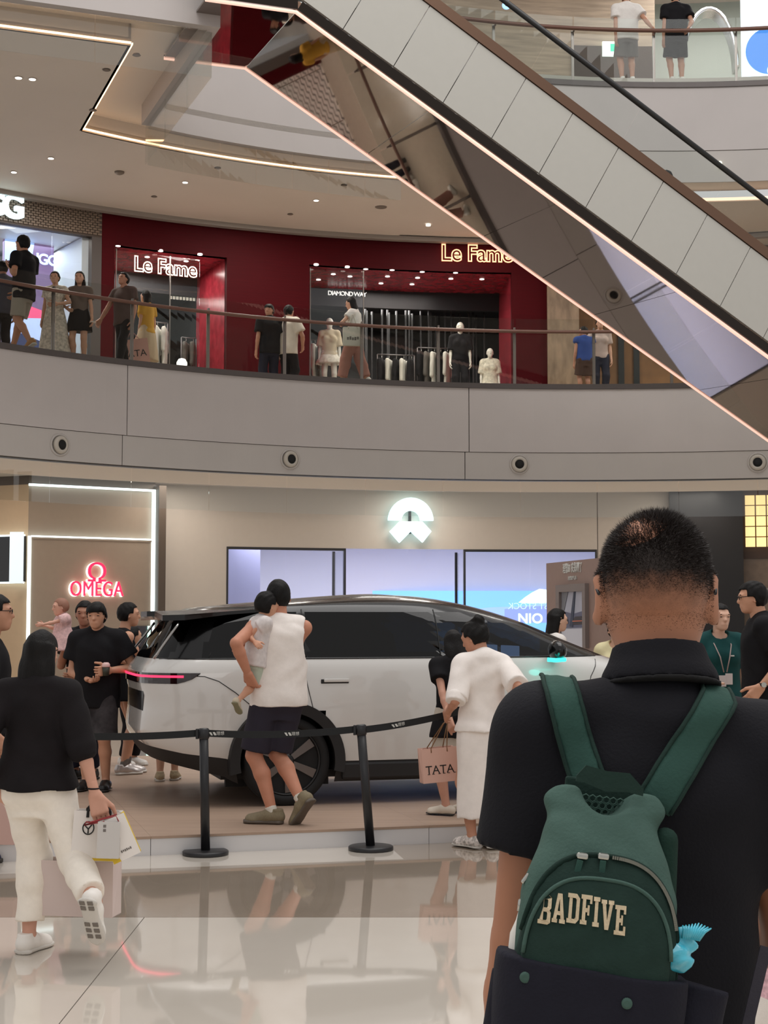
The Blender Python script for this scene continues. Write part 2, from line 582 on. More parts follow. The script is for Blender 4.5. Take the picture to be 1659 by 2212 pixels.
struct(MB().arc(RR + 2.8, RR + 3.0, Z3, 16, ang(1415, RR + 2.8, 80, C3), A1, C=C3).build('wall_third_stone', mat('beige_layered_stone', rgb(176, 158, 138), .5, vary=.22, vscale=2.2, stretch=(.6, .6, 7))))
struct(MB().arc(RR + 5, RR + 5.2, Z3, 16, A0, ang(1415, RR + 2.8, 80, C3), C=C3).build('wall_third_shop', mat('pale_green_shop_wall', rgb(170, 178, 168), .4)))
struct(MB().arc(RF, 19, 15.2, 15.4, A0, A1, C=C3).build('ceiling_third', m_ceil))
R3 = RR + 2.78
b = MB().arc(R3 - .02, R3, Z3, zat(1300, 100, R3, C3), ang(1410, R3, 80, C3), ang(1235, R3, 80, C3), 8, C=C3)
struct(b.build('door_1', mat('dark_brown_recess', rgb(74, 60, 50), .6)))
M = wall_frame(1320, 106, R3 - .06, C=C3)
es = empty('exit_sign', M.translation, 0, 'small lit green and white exit sign on the third floor', 'exit sign')
es.matrix_world = M
MB().box((0, 0, 0), (.36, .3, .05)).build('housing', emis('exit_sign_white', (.78, .95, .84), 1.6), es)
MB().box((.06, .02, .03), (.16, .16, .01)).build('pictogram', emis('exit_sign_green', (.04, .62, .3), 1.2), es)
# shop window with a blue disc and a chromed tunnel of hoops
Rw = RR + 1.9
M = wall_frame(1640, 85, Rw, C=C3)
bs = empty('light_box', M.translation, 0, 'pale light box with a large blue disc on the third floor', 'light box')
bs.matrix_world = M
MB().box((.15, 0, -.05), (1.0, 2.0, .08)).build('panel', emis('pale_blue_light', (.72, .85, 1), 1.0), bs)
MB().lathe([(.47, 0), (.47, .03)], c=(.2, -.25, 0), n=40).build('disc', emis('blue_print', (.035, .19, .60), .9), bs)
MB().lathe([(.12, 0), (.12, .03)], c=(.26, -.66, .04), n=24).build('small_disc', emis('white_print', (.95, .95, .9), 1), bs)
M = wall_frame(1532, 70, Rw + .6, C=C3)
ch = empty('chrome_tunnel', M.translation, 0, 'rippled chromed hoops of a shop entrance on the third floor', 'decoration')
ch.matrix_world = M
for k in range(9):
    MB().tube([(.55 * math.cos(a), -.75 + 1.25 * math.sin(a), -.05 * k) for a in np.linspace(0, math.pi, 20)], .05, 6).build('hoop', mat('chrome', (.8, .8, .8), .06, metal=1), ch)
M = wall_frame(1556, 356, RF - .03, C=C3)
s_ = empty('level_sign', M.translation, 0, 'small pale lit numeral on the third floor fascia at the right', 'sign')
s_.matrix_world = M
obj('lettering', text_mesh('2', .17, extrude=.012, bold=.004), emis('pale_numeral', (.9, .95, .75), 1.0), s_)
M = wall_frame(1092, 8, RR + 1.2, C=C3)
s_ = empty('level_sign', M.translation, 0, 'blue lit numeral hanging on the third floor above the escalator', 'sign')
s_.matrix_world = M
obj('lettering', text_mesh('3', .32, extrude=.02, bold=.01), emis('blue_numeral', (.35, .6, 1), 1.3), s_).scale = (-1, 1, 1)
MB().tube([(0, .1, 0), (0, 2.2, 0)], .008, 6).build('hanger', m_steel, s_)
area_light('third_floor_light', cpt(15, D(84), 15.1, C3), 2.5, 130, (1, .95, .9), size_y=2)

# --- lamps in the upper ceiling
dl = ((40, 167, 1), (70, 170, 1), (110, 341, 1), (400, 393, 1), (30, 371, 1), (683, 432, 1), (925, 486, 1),
      (295, 118, 0), (230, 150, 0), (201, 237, 0), (627, 462, 0), (743, 399, 0), (470, 362, 0), (333, 424, 0))
words = ['brightest downlight in the upper ceiling near the left edge', 'second of the paired lit downlights near the left edge', 'lit downlight left of the point of the cove light', 'lit downlight above the gap between the two red shop signs, left', 'lit downlight close to the white two letter sign', 'lit downlight in the upper ceiling above the red wall centre', 'lit downlight just left of the escalator underside',
         'unlit downlight nearest the front cove light', 'unlit downlight left of the one nearest the front cove', 'unlit downlight left of the short cove light', 'unlit downlight over the middle of the red wall', 'unlit downlight below the long curved cove light', 'unlit downlight below the notch in the ceiling', 'unlit downlight over the left red shop']
for (px, py, on), w in zip(dl, words):
    p = zp(px, py, ZC)
    o = empty('downlight', (p.x, p.y, ZC), 0, w, 'downlight', 'downlights of the upper ceiling')
    MB().lathe([(.062, -.010), (.052, -.012), (.05, .0)], n=20).build('ring', m_trough if on else m_dark_lamp, o)
    MB().lathe([(.048, -.018), (.048, .01)], n=20).build('lens', m_lamp if on else m_dark_lamp, o)
for px, py, w in ((258, 371, 'small domed smoke detector on the upper ceiling'), (823, 447, 'flat round ceiling vent near the escalator')):
    p = zp(px, py, ZC)
    tag(MB().lathe([(.09, 0), (.085, -.03), (.05, -.05), (.02, -.06)] if px < 500 else [(.12, 0), (.11, -.015), (.06, -.02)], c=(p.x, p.y, ZC), n=20).build('smoke_detector' if px < 500 else 'ceiling_vent', m_dark_lamp), w, 'smoke detector' if px < 500 else 'vent')
for t, pw in ((D(78), 95), (D(97), 95), (D(112), 95), (D(127), 95)):
    p = cpt(15.2, t, ZC - .03)
    area_light('gallery_lamp', p, 1.2, pw, (1, .93, .85))
for t in (D(80), D(100), D(118), D(134)):
    area_light('ground_gallery_lamp', cpt(15.9, t, 4.24), 1.0, 24, (1, .9, .8))
# ------------------------------------------------------------------ second floor shops
RW2 = 17.2
m_red = mat('burgundy_wall', rgb(66, 4, 11), .6, spec=.1, vary=.12, vscale=5, stretch=(.3, .3, 14))
m_redgloss = mat('glossy_burgundy', rgb(150, 44, 56), .25, spec=.5, vary=.25, vscale=5)
m_blackroom = mat('black_shop', rgb(20, 20, 22), .5)
tL0, tL1 = ang(218, RW2, 600), ang(490, RW2, 600)      # left opening runs 247..490
tO0 = ang(247, RW2, 600)
tR0, tR1 = ang(668, RW2, 650), ang(1105, RW2, 650)
tEnd = ang(1181, RW2, 650)
ZO = 9.02
wr = struct(MB().arc(RW2, RW2 + .15, ZO, ZC, tEnd, tL0).build('wall_red_lintel', m_red))
for i, (a, c) in enumerate(((tO0, tL0), (tR0, tL1), (tEnd, tR1))):
    struct(MB().arc(RW2, RW2 + .15, Z2, ZO, min(a, c), max(a, c)).build('wall_red_pier', m_red))
for a, c, nm in ((tL1, tO0, 'left'), (tR1, tR0, 'right')):
    struct(MB().arc(RW2 + .02, RW2 + 2.2, ZO, ZO + .1, a, c).build('ceiling_soffit_' + nm, m_redgloss))
    struct(MB().arc(RW2 + .1, RW2 + 2.2, Z2, ZO, a - .008, a).build('wall_jamb_' + nm, m_redgloss))
    struct(MB().arc(RW2 + .1, RW2 + 2.2, Z2, ZO, c, c + .008).build('wall_jamb_far_' + nm, m_redgloss))
    struct(MB().arc(RW2 + 2.15, RW2 + 2.3, 8.62, ZO, a, c).build('wall_lintel_' + nm, m_blackroom))
    struct(MB().arc(RW2 + 6.5, RW2 + 6.7, Z2, ZO, a - .08, c + .08).build('wall_back_' + nm, m_blackroom))
    struct(MB().arc(RW2 + 2.2, RW2 + 6.5, 8.9, 9.0, a - .08, c + .08).build('ceiling_black_' + nm, m_blackroom))
    struct(MB().arc(RW2 + 2.2, RW2 + 6.6, Z2, ZO, a - .09, a - .08).build('wall_side_' + nm, m_blackroom))
    struct(MB().arc(RW2 + 2.2, RW2 + 6.6, Z2, ZO, c + .08, c + .09).build('wall_side_far_' + nm, m_blackroom))
# zigzag floor of the narrow shop, pale floor of the wide one
m_zig = mat('zigzag_floor_tiles', rgb(214, 206, 194), .3)
nt = m_zig.node_tree
tcz = nt.nodes.new('ShaderNodeTexCoord'); sxz = nt.nodes.new('ShaderNodeSeparateXYZ')
nt.links.new(tcz.outputs['Object'], sxz.inputs[0])
pp_ = nt.nodes.new('ShaderNodeMath'); pp_.operation = 'PINGPONG'; pp_.inputs[1].default_value = .11
nt.links.new(sxz.outputs[0], pp_.inputs[0])
a_ = nt.nodes.new('ShaderNodeMath'); a_.operation = 'ADD'
nt.links.new(pp_.outputs[0], a_.inputs[0]); nt.links.new(sxz.outputs[1], a_.inputs[1])
m2_ = nt.nodes.new('ShaderNodeMath'); m2_.operation = 'MULTIPLY'; m2_.inputs[1].default_value = 4.5
nt.links.new(a_.outputs[0], m2_.inputs[0])
f_ = nt.nodes.new('ShaderNodeMath'); f_.operation = 'FRACT'; nt.links.new(m2_.outputs[0], f_.inputs[0])
g_ = nt.nodes.new('ShaderNodeMath'); g_.operation = 'GREATER_THAN'; g_.inputs[1].default_value = .68; nt.links.new(f_.outputs[0], g_.inputs[0])
mxz = nt.nodes.new('ShaderNodeMix'); mxz.data_type = 'RGBA'
mxz.inputs[6].default_value = (*rgb(222, 214, 202), 1); mxz.inputs[7].default_value = (*rgb(40, 36, 34), 1)
nt.links.new(g_.outputs[0], mxz.inputs[0]); nt.links.new(mxz.outputs[2], nt.nodes['Principled BSDF'].inputs['Base Color'])
struct(MB().arc(RW2 + .1, RW2 + 6.5, Z2, Z2 + .012, tL1 - .03, tO0 + .03).build('floor_zigzag', m_zig))
struct(MB().arc(RW2 + .1, RW2 + 6.5, Z2, Z2 + .012, tR1 - .03, tR0 + .03).build('floor_wide_shop', mat('pale_shop_floor', rgb(196, 188, 178), .15)))
# black slat screen in the right shop
scr = empty('slat_screen', (0, 0, 0), 0, 'black slatted screen hanging inside the wide red shop', 'screen')
for k in range(22):
    t = ang(1050, RW2 + 3, 650) + (ang(790, RW2 + 3, 650) - ang(1050, RW2 + 3, 650)) * k / 21
    Mz = Matrix.Rotation(t - math.pi / 2, 3, 'Z')
    MB().box(cpt(RW2 + 3.4 + .4 * math.sin(k * 1.7), t, 7.55), (.035, .05, 2.6), Mz).build('slat', mat('slat_black', rgb(52, 50, 50), .25), scr)
for a, c, px in ((tL1, tO0, 360), (tR1, tR0, 880)):
    p = cpt(RW2 + 3.2, (a + c) / 2, 8.85)
    area_light('shop_lamp', p, 1.6, 60, (1, .95, .9))
    area_light('entrance_lamp', cpt(RW2 + 1.0, (a + c) / 2, ZO - .05), 1.6, 60, (1, .9, .84))
# panes in the left shop front and round the right one
for nm, pxs, w in (('left', (250, 367, 432), 'clear glass shop front of the narrow red shop'), ('right', (670, 785), 'clear glass beside the entrance of the wide red shop')):
    e = empty('glass_partition', (0, 0, 0), 0, w, 'glass partition')
    aa = [ang(x, RW2 + .2, 650) for x in pxs]
    for i in range(len(aa) - 1):
        MB().arc(RW2 + .2, RW2 + .212, Z2 + .02, ZO - .02, aa[i + 1] + .0006, aa[i] - .0006, 4).build('pane', m_shopglass, e)
    for t in aa[:2]:
        MB().box(cpt(RW2 + .2, t, (Z2 + ZO) / 2), (.02, .03, ZO - Z2 - .04), Matrix.Rotation(t - math.pi / 2, 3, 'Z')).build('mullion', m_steel, e)
# soffit spots
spots = [(255, 531, 0), (347, 542, 0), (432, 550, 0), (318, 555, 0), (402, 564, 0),
         (683, 572, 1), (750, 577, 1), (720, 592, 1), (790, 581, 1), (847, 583, 1), (837, 597, 1), (823, 612, 1), (912, 587, 1), (902, 600, 1), (890, 614, 1), (984, 589, 1), (974, 602, 1), (1041, 603, 1), (688, 604, 1), (756, 597, 1)]
for i, (px, py, s_) in enumerate(spots):
    p = zp(px, py, ZO)
    o = tag(MB().lathe([(.05, -.01), (.05, .02)], c=(p.x, p.y, ZO), n=14).build('spotlight', m_lamp), 'small lit spot in the glossy red soffit of the %s red shop' % ('wide' if s_ else 'narrow'), 'spotlight', 'spots in the %s shop soffit' % ('wide' if s_ else 'narrow'))
# neon signs
m_neon = emis('warm_white_neon', (1, .83, .66), 2.2)
m_neon2 = emis('orange_neon', (1, .45, .24), 1.9)
for px, py, R, m_, w, wpx in ((358, 578, RW2 + .25, m_neon, 'glowing white outlined shop lettering in the narrow red shop window', 145), (1030, 549, RW2 - .06, m_neon2, 'glowing orange outlined shop lettering on the red wall, cut by the escalator', 158)):
    M = wall_frame(px, py, R)
    s_ = empty('neon_sign', M.translation, 0, w, 'sign', 'red shop neon signs')
    s_.matrix_world = M
    me = text_mesh('Le Fame', .5, outline=.014, bold=.012)
    xs = [v.co.x for v in me.vertices]
    sc = (wpx / FPX * M.translation.y) / (max(xs) - min(xs))
    me.transform(Matrix.Diagonal((sc, sc * 1.06, sc, 1)))
    obj('lettering', me, m_, s_)
    MB().box((0, -.02, -.05), (.02, .02, .09)).build('bracket', m_darktrim, s_)
# inner sign of the wide shop
M = wall_frame(750, 635, RW2 + 2.1)
s_ = empty('shop_sign', M.translation, 0, 'small white lettering under the soffit behind the mannequin', 'sign')
s_.matrix_world = M
obj('lettering', text_mesh('DIAMOND WAY', .14, extrude=.02, spacing=.8), emis('dim_white_letter', (.8, .8, .75), .9), s_)
M = wall_frame(396, 635, RW2 + 2.4)
s_ = empty('shop_sign', M.translation, 0, 'small pale lettering on the black wall of the narrow red shop', 'sign')
s_.matrix_world = M
mk_ = MB()
for r_, n_ in ((.07, 6), (-.08, 8)):
    for k in range(n_):
        mk_.box((-.28 + k * .075, r_, 0), (.05, .07 + .02 * ((k * 3 + n_) % 3), .02))
mk_.build('small_characters', emis('dim_cream_letter', (.8, .74, .6), .6), s_)

# --- the shop at the far left with the brown woven fascia
tU1 = ang(-160, RW2, 600)
m_weave = mat('woven_bronze', rgb(104, 88, 74), .5, vary=.2, vscale=30)
zt0 = zat(120, 500, RW2)
wv = struct(MB().arc(RW2 - .02, RW2 + .15, zt0, ZC, tL0, tU1).build('wall_woven', mat('weave_backing', rgb(66, 54, 46), .6)))
bb = MB()
rows, cols = 11, 34
for r_ in range(rows):
    for c_ in range(cols):
        a = tL0 + (tU1 - tL0) * (c_ + (.5 if r_ % 2 else 0) + .1) / (cols + .6)
        a2 = a + (tU1 - tL0) * .8 / (cols + .6)
        z0 = zt0 + .04 + (ZC - zt0 - .06) * r_ / rows
        bb.arc(RW2 - .045, RW2 - .02, z0, z0 + (ZC - zt0) / rows * .72, a, a2, 1)
o = bb.build('woven_strips', m_weave, wv)
o['kind'] = 'stuff'
struct(MB().arc(RW2 - .02, RW2 + .3, Z2, ZC, tL0, tL0 + .012).build('trim_8', m_darktrim))
Rb = RW2 + 3.5
m_wroom = mat('white_shop', rgb(220, 226, 230), .5)
struct(MB().arc(Rb, Rb + .1, Z2, 9.0, tL0 + .02, tU1 + .1).build('wall_white_shop', m_wroom))
struct(MB().arc(RW2 + .15, Rb, zt0 + .02, zt0 + .1, tL0 + .015, tU1 + .1).build('ceiling_white_shop', m_wroom))
struct(MB().arc(RW2 + .15, Rb, Z2, zt0, tL0 + .012, tL0 + .02).build('wall_white_shop_side', m_wroom))
area_light('white_shop_lamp', cpt(RW2 + 1.8, (tL0 + tU1) / 2, zt0 - .02), 3, 130, (.86, .95, 1))
e = empty('glass_partition', (0, 0, 0), 0, 'clear glass front of the bright white shop at the left edge', 'glass partition')
aa = [ang(x, RW2 + .1, 600) for x in (214, 112, -10)]
for i in range(2):
    MB().arc(RW2 + .1, RW2 + .112, Z2 + .02, zt0 - .01, aa[i] + .0006, aa[i + 1] - .0006, 4).build('pane', m_shopglass, e)
M = wall_frame(-12, 441, RW2 - .12)
s_ = empty('shop_sign', M.translation, 0, 'big glowing white letters on the woven brown fascia', 'sign')
s_.matrix_world = M
me = text_mesh('UGG', .62, extrude=.05, bold=.016, spacing=.80)
obj('lettering', me, emis('cool_white_letters', (.74, .95, 1), 1.3), s_)
# video screen in that shop: purple field, letters, blue shapes
M = wall_frame(62, 640, RW2 + 1.2)
s_ = empty('video_screen', M.translation, 0, 'tall purple and blue video screen in the white shop', 'screen')
s_.matrix_world = M
MB().box((0, .05, -.05), (1.05, 2.4, .08)).build('panel', emis('purple_video', (.13, .085, .17), 1.0), s_)
def flat(name, poly, z, m_, par, d=.004):
    return MB().prism(poly, d, Matrix.Translation((0, 0, z))).build(name, m_, par)
flat('picture_area', [(-.52, -1.1), (.5, -1.15), (.5, -.45), (-.1, -.25), (-.52, .1)], 0, emis('video_blue', (.45, .55, .85), .9), s_)
flat('picture_area', [(-.5, -1.15), (.5, -1.15), (.5, -.95), (-.2, -.75)], .005, emis('video_navy', (.03, .04, .1), .8), s_)
flat('picture_area', [(-.1, -.45), (.45, -.4), (.38, -.28), (.05, -.2)], .005, emis('video_pink', (.75, .08, .2), .9), s_)
flat('picture_area', [(-.52, .65), (.05, .75), (.1, 1.1), (-.52, 1.2)], .005, emis('video_sky', (.35, .5, .8), .7), s_)
o = obj('lettering', text_mesh('UGG', .30, extrude=.004, bold=.008, spacing=.86), emis('video_letters', (.45, .62, 1), 1.6), s_)
o.location = (.30, .78, .006)

# --- stone pier and corridor to the right of the red wall
struct(MB().arc(RW2 - .1, RW2 + .3, Z2, ZC, ang(1250, RW2, 700), tEnd).build('wall_stone_pier', mat('brown_marble', rgb(140, 120, 100), .2, vary=.3, vscale=3, stretch=(2, 2, .7))))
struct(MB().arc(RW2 + 1, RW2 + 1.2, Z2, ZC, D(40), ang(1250, RW2, 700)).build('wall_corridor', mat('amber_wood_wall', rgb(128, 92, 56), .35, vary=.2, vscale=3)))
for i, px in enumerate((1342, 1375)):
    M = wall_frame(px, 790, RW2 + .95)
    o = MB().box((0, -.1, 0), (.13, 2.2, .04)).build('wall_slot', mat('dark_slot', rgb(40, 44, 44), .2))
    o.matrix_world = M
    tag(o, ['dark vertical slot in the amber wall, left of the pair', 'dark vertical slot in the amber wall, right of the pair'][i], 'wall panel')
area_light('corridor_lamp', cpt(RW2 - .5, D(66), ZC - .05), 1, 40, (1, .85, .68))

# ------------------------------------------------------------------ ground floor shops
RG = 17.0
m_nio = mat('warm_white_wall', rgb(212, 204, 194), .5, vary=.01)
tN0, tN1 = ang(345, RG, 1150), ang(1450, RG, 1150)
ZW = 3.06
w0, w1, w2, w3_ = [ang(x, RG, 1250) for x in (489, 747, 1002, 1290)]
struct(MB().arc(RG, RG + .2, ZW, 4.5, tN1, tN0).build('wall_white_lintel', m_nio))
struct(MB().arc(RG, RG + .2, 0, ZW, w0, tN0).build('wall_white_pier_left', m_nio))
struct(MB().arc(RG, RG + .2, 0, ZW, tN1, w3_).build('wall_white_pier_right', m_nio))
tj = ang(1291, RG, 1100)
struct(MB().arc(RG - .004, RG, 0, 4.4, tj, tj + .0007).build('trim_9', m_joint))
m_frame = mat('dark_window_frame', rgb(60, 60, 62), .4, metal=.5)
for n_, (a, c) in enumerate(((w1, w0), (w3_, w2))):
    wn = struct(empty('window_%d' % (n_ + 1)))
    MB().arc(RG - .01, RG + .1, ZW - .05, ZW, a, c).build('frame', m_frame, wn)
    MB().arc(RG - .01, RG + .1, 0, ZW - .05, a, a + .0022).build('frame', m_frame, wn)
    MB().arc(RG - .01, RG + .1, 0, ZW - .05, c - .0022, c).build('frame', m_frame, wn)
    mid = (a + c) / 2
    MB().arc(RG + .04, RG + .055, .02, ZW - .05, a + .0025, mid - .0003, 5).build('pane', m_shopglass, wn)
    MB().arc(RG + .04, RG + .055, .02, ZW - .05, mid + .0003, c - .0025, 5).build('pane', m_shopglass, wn)
    # return panes at the entrance
    te = a if n_ == 0 else c
    sgn = 1 if n_ == 0 else -1
    MB().arc(RG + .1, RG + 1.1, .02, ZW - .05, te + .0004 * sgn, te + .0012 * sgn, 1).build('pane', m_shopglass, wn)
    MB().arc(RG + 1.06, RG + 1.12, 0, ZW - .02, te - .001 * sgn, te + .002 * sgn, 1).build('frame', m_frame, wn)
m_show = mat('white_showroom', rgb(226, 224, 234), .6)
m_lav = mat('lavender_wall', rgb(186, 188, 226), .6)
struct(MB().arc(RG + 6, RG + 6.2, 0, 3.6, tN1, tN0).build('wall_showroom_back', m_show))
struct(MB().arc(RG + .2, RG + 6.2, 3.5, 3.6, tN1, tN0).build('ceiling_showroom', m_show))
struct(MB().arc(RG + .2, RG + 6, 0, 3.6, tN0 - .01, tN0).build('wall_showroom_left', m_lav))
struct(MB().arc(RG + .2, RG + 6, 0, 3.6, tN1, tN1 + .01).build('wall_showroom_right', m_show))
struct(MB().arc(RG + 2.4, RG + 2.6, 0, 3.5, ang(562, RG + 2.4, 1250), tN0 - .01).build('wall_lavender', m_lav))
struct(MB().arc(RG + .2, RG + 6.2, -.005, .004, tN1, tN0).build('floor_showroom', m_show))
for t in (ang(620, RG + 3, 1250), ang(880, RG + 3, 1250), ang(1150, RG + 3, 1250)):
    area_light('showroom_lamp', cpt(RG + 2.6, t, 3.45), 2.2, 85, (.93, .93, 1))
# showroom screen
Rs = RG + 5.8
M = wall_frame(1060, 1340, Rs)
s_ = empty('led_wall', M.translation, 0, 'wide blue video wall with a snow mountain at the back of the showroom', 'screen')
s_.matrix_world = M
pxm = M.translation.y / FPX
MB().box((0, -.35 - .02, -.06), (6.2, 2.2, .1)).build('panel', emis('video_sky_blue', (.17, .42, .88), 1.0), s_)
flat('picture_area', [((x - 1060) * pxm, (1340 - y) * pxm) for x, y in ((790, 1345), (1290, 1345), (1290, 1300), (1180, 1302), (1120, 1310), (1060, 1312), (960, 1322), (790, 1330))], 0, emis('video_haze', (.26, .40, .85), 1.0), s_)
flat('picture_area', [((x - 1060) * pxm, (1340 - y) * pxm) for x, y in ((1120, 1302), (1135, 1290), (1150, 1280), (1166, 1272), (1182, 1274), (1210, 1290), (1260, 1300), (1200, 1301), (1150, 1304))], .005, emis('video_snow', (.80, .88, .80), 1.0), s_)
flat('picture_area', [((x - 1060) * pxm, (1340 - y) * pxm) for x, y in ((1090, 1345), (1090, 1316), (1130, 1311), (1200, 1308), (1290, 1312), (1290, 1345))], .006, emis('video_slope', (.20, .26, .70), 1.0), s_)
o = obj('lettering', text_mesh('NIO ET', .34, extrude=.004, bold=.006), emis('video_white', (.8, .92, 1), 1.4), s_)
o.location = ((1166 - 1060) * pxm, (1340 - 1337) * pxm, .02)
o = obj('lettering', text_mesh('JUST STOCK', .22, extrude=.004), emis('video_pale', (.45, .62, .95), 1.0), s_)
o.location = ((1150 - 1060) * pxm, (1340 - 1310) * pxm, .02)
o.scale = (-1, 1, 1)
# white logo on the wall
M = wall_frame(886, 1125, RG - .12)
lg = empty('wall_logo', M.translation, 0, 'glowing white arch and chevron logo on the showroom wall', 'logo')
lg.matrix_world = M
pxm = M.translation.y / FPX
m_logo = emis('logo_glow', (.66, .95, 1), 1.25)
arch = [(49.5 * math.cos(a), 49.5 * math.sin(a)) for a in np.linspace(0, math.pi, 28)] + [(21 * math.cos(a), 21 * math.sin(a)) for a in np.linspace(math.pi, 0, 20)]
MB().prism([(x * pxm, y * pxm) for x, y in arch], .1, Matrix.Translation((0, .2 * pxm, 0))).build('arch', m_logo, lg)
chev = [(-24, -2), (-46, -24), (-25, -48), (0, -23), (26, -47), (45, -23), (25, -2)]
MB().prism([(x * pxm, y * pxm) for x, y in chev], .1).build('chevron', m_logo, lg)
MB().box((0, -.02, -.05), (.05, .5, .08)).build('bracket', m_frame, lg)

# --- red lettering shop: panels edged in light
m_taupe = mat('taupe_panel', rgb(168, 152, 136), .45, vary=.02)
m_tan = mat('tan_panel', rgb(205, 178, 146), .5, vary=.02)
RA = 16.6
pA = cpt(RA, ang(60, RA, 1200)); pB = cpt(RA, ang(334, RA, 1200)); pL = W(-140, 1200, pA.y + .95)
zA = zat(60, 1046, RA); zM = zat(60, 1158, RA)
ow = struct(MB().seg(pA, pB, 0, zA, .3).build('wall_taupe', m_taupe))
struct(MB().seg(pL, pA, 0, zA, .3).build('wall_tan', m_tan))
struct(MB().seg(pA, pB, zA, 4.3, .3).build('wall_taupe_top', mat('brown_header', rgb(92, 80, 70), .5)))
struct(MB().seg(pL, pA, zA, 4.3, .3).build('wall_tan_top', mat('brown_header', rgb(92, 80, 70), .5)))
dAB = (pB - pA).normalized(); nAB = Vector((dAB.y, -dAB.x, 0))
m_edge = emis('cool_edge_light', (.82, .98, 1), 2.2)
def edge_light(p, q, z0, z1, w, label):
    tag(MB().seg(p + nAB * .09, q + nAB * .09, z0, z1, .05).build('edge_light', m_edge), label, 'light strip', 'light strips edging the taupe shop front')
edge_light(pA - dAB * .02, pB, zA - .03, zA + .01, 0, 'thin white light strip along the top of the taupe shop front')
edge_light(pA - dAB * .02, pA + dAB * .03, 0, zM, 0, 'upright white light strip at the left corner of the taupe shop front')
edge_light(pB - dAB * .09, pB - dAB * .03, 0, zA - .04, 0, 'tall upright white light strip at the right end of the taupe shop front')
edge_light(pA + dAB * .04, pB - dAB * .12, zM - .015, zM + .012, 0, 'level white light strip across the taupe panel above the red lettering')
struct(MB().seg(pB - dAB * .03, pB + dAB * .12, 0, zA + .08, .4, -.25).build('trim_10', mat('brown_header', rgb(92, 80, 70), .5)))
struct(MB().seg(pA + dAB * .03, pB - dAB * .1, zM - .05, zM - .016, .08, -.08).build('trim_11', m_taupe))
struct(MB().seg(pA + dAB * .05, pB - dAB * .1, 0, zM - .05, .06, -.06).build('wall_taupe_lower', m_taupe))
# the dark base panel to the right of the shoppers
q0 = pA.lerp(pB, (268 - 60) / 274); q1 = pA.lerp(pB, (324 - 60) / 274)
struct(MB().seg(q0, q1, 0, zat(300, 1352, RA), .05, -.12).build('wall_dark_base', mat('charcoal_marble', rgb(58, 54, 62), .2, vary=.2)))
tag(MB().seg(q1 - dAB * .10, q1 - dAB * .05, .3, zat(318, 1352, RA), .03, -.16).build('edge_light', emis('green_edge_light', (.6, 1, .85), 1.5)), 'short greenish light strip beside the car tail on the dark panel', 'light strip')
# window of the tan side
v0 = pL.lerp(pA, .2); v1 = pA - (pA - pL).normalized() * .06
struct(MB().seg(v0, v1, zat(20, 1256, RA), zM, .06, -.05).build('window_3', mat('black_display_glass', rgb(14, 15, 18), .05, spec=.8)))
tag(MB().seg(v0, v1, zM, zM + .03, .05, -.09).build('edge_light', m_edge), 'thin white light strip over the black display window at left', 'light strip')
tag(MB().seg(v0, v1, zat(20, 1256, RA) - .03, zat(20, 1256, RA), .05, -.09).build('edge_light', m_edge), 'thin white light strip under the black display window at left', 'light strip')
pp = v1 - (pA - pL).normalized() * .2
tag(MB().box((pp.x - .02, pp.y - .25, zat(45, 1205, RA)), (.26, .02, .95), bevel=.008).build('display_pillar', emis('pale_display', (.6, .68, .72), .9)), 'pale glowing pillar beside the black display window', 'display')
# letters: omega sign and word
pt = pA.lerp(pB, (200 - 60) / 274) + nAB * .1
zO = zat(200, 1274, RA)
M = face_mat((pt.x, pt.y, zO), dAB)
s_ = empty('shop_sign', M.translation, 0, 'red capital lettering under an emblem, with a white glow, on the taupe wall', 'sign')
s_.matrix_world = M
m_rl = emis('red_letter', (1, .02, .09), 1.1)
m_halo = emis('white_letter_edge', (1, .97, .90), 2.0)
def haloed(me, dz):
    me2 = me.copy()
    return me2
for s2, size, y in (('OMEGA', .40, 0), ('\u03a9', .50, .30)):
    me = text_mesh(s2, size, extrude=.02, bold=.0, spacing=1.06)
    xs = [v.co.x for v in me.vertices]
    sc = (1.07 if s2 == 'OMEGA' else .36) / (max(xs) - min(xs))
    me.transform(Matrix.Diagonal((sc, 1, 1, 1)))
    o = obj('lettering' if s2 == 'OMEGA' else 'emblem', me, m_rl, s_)
    o.location = (0, y, .05)
    me = text_mesh(s2, size, extrude=.012, bold=.006, spacing=1.06)
    me.transform(Matrix.Diagonal((sc, 1, 1, 1)))
    o2 = obj('halo', me, m_halo, o)
    o2.location = (-.012, -.006, -.045)

# --- black panel and the yellow glass grid at the right
tK0, tK1 = ang(1446, RG, 1200), ang(1606, RG, 1200)
struct(MB().arc(RG - .35, RG + .1, 0, 4.27, tK1, tK0).build('wall_black_panel', m_black))
tY = ang(1760, RG, 1120)
struct(MB().arc(RG - .06, RG + .1, 2.85, 4.3, tY, tK1).build('wall_lattice_back', mat('dark_brown_frame', rgb(64, 46, 36), .4)))
zy0, zy1 = zat(1630, 1183, RG), zat(1630, 1070, RG)
gl = empty('light_grid', (0, 0, 0), 0, 'glowing yellow wall of square glass tiles at the right edge', 'light box')
cell = (zy1 - zy0) / 5
dt = cell / RG * 1.02
for c_ in range(5):
    for r_ in range(5):
        a = tK1 - .002 - c_ * dt
        MB().arc(RG - .16, RG - .1, zy0 + r_ * cell + .012, zy0 + (r_ + 1) * cell - .012, a - dt + .0008, a - .0008, 1).build('tile', emis('yellow_tile', (1, .74, .33), .95), gl)
struct(MB().arc(RG - .02, RG + .1, 0, 2.85, tY, tK1).build('wall_brown_front', mat('taupe_glazed', rgb(120, 104, 90), .3, vary=.1)))
struct(MB().arc(RG - .06, RG - .02, 2.2, 2.24, tY, tK1 - .004).build('trim_12', m_steel))
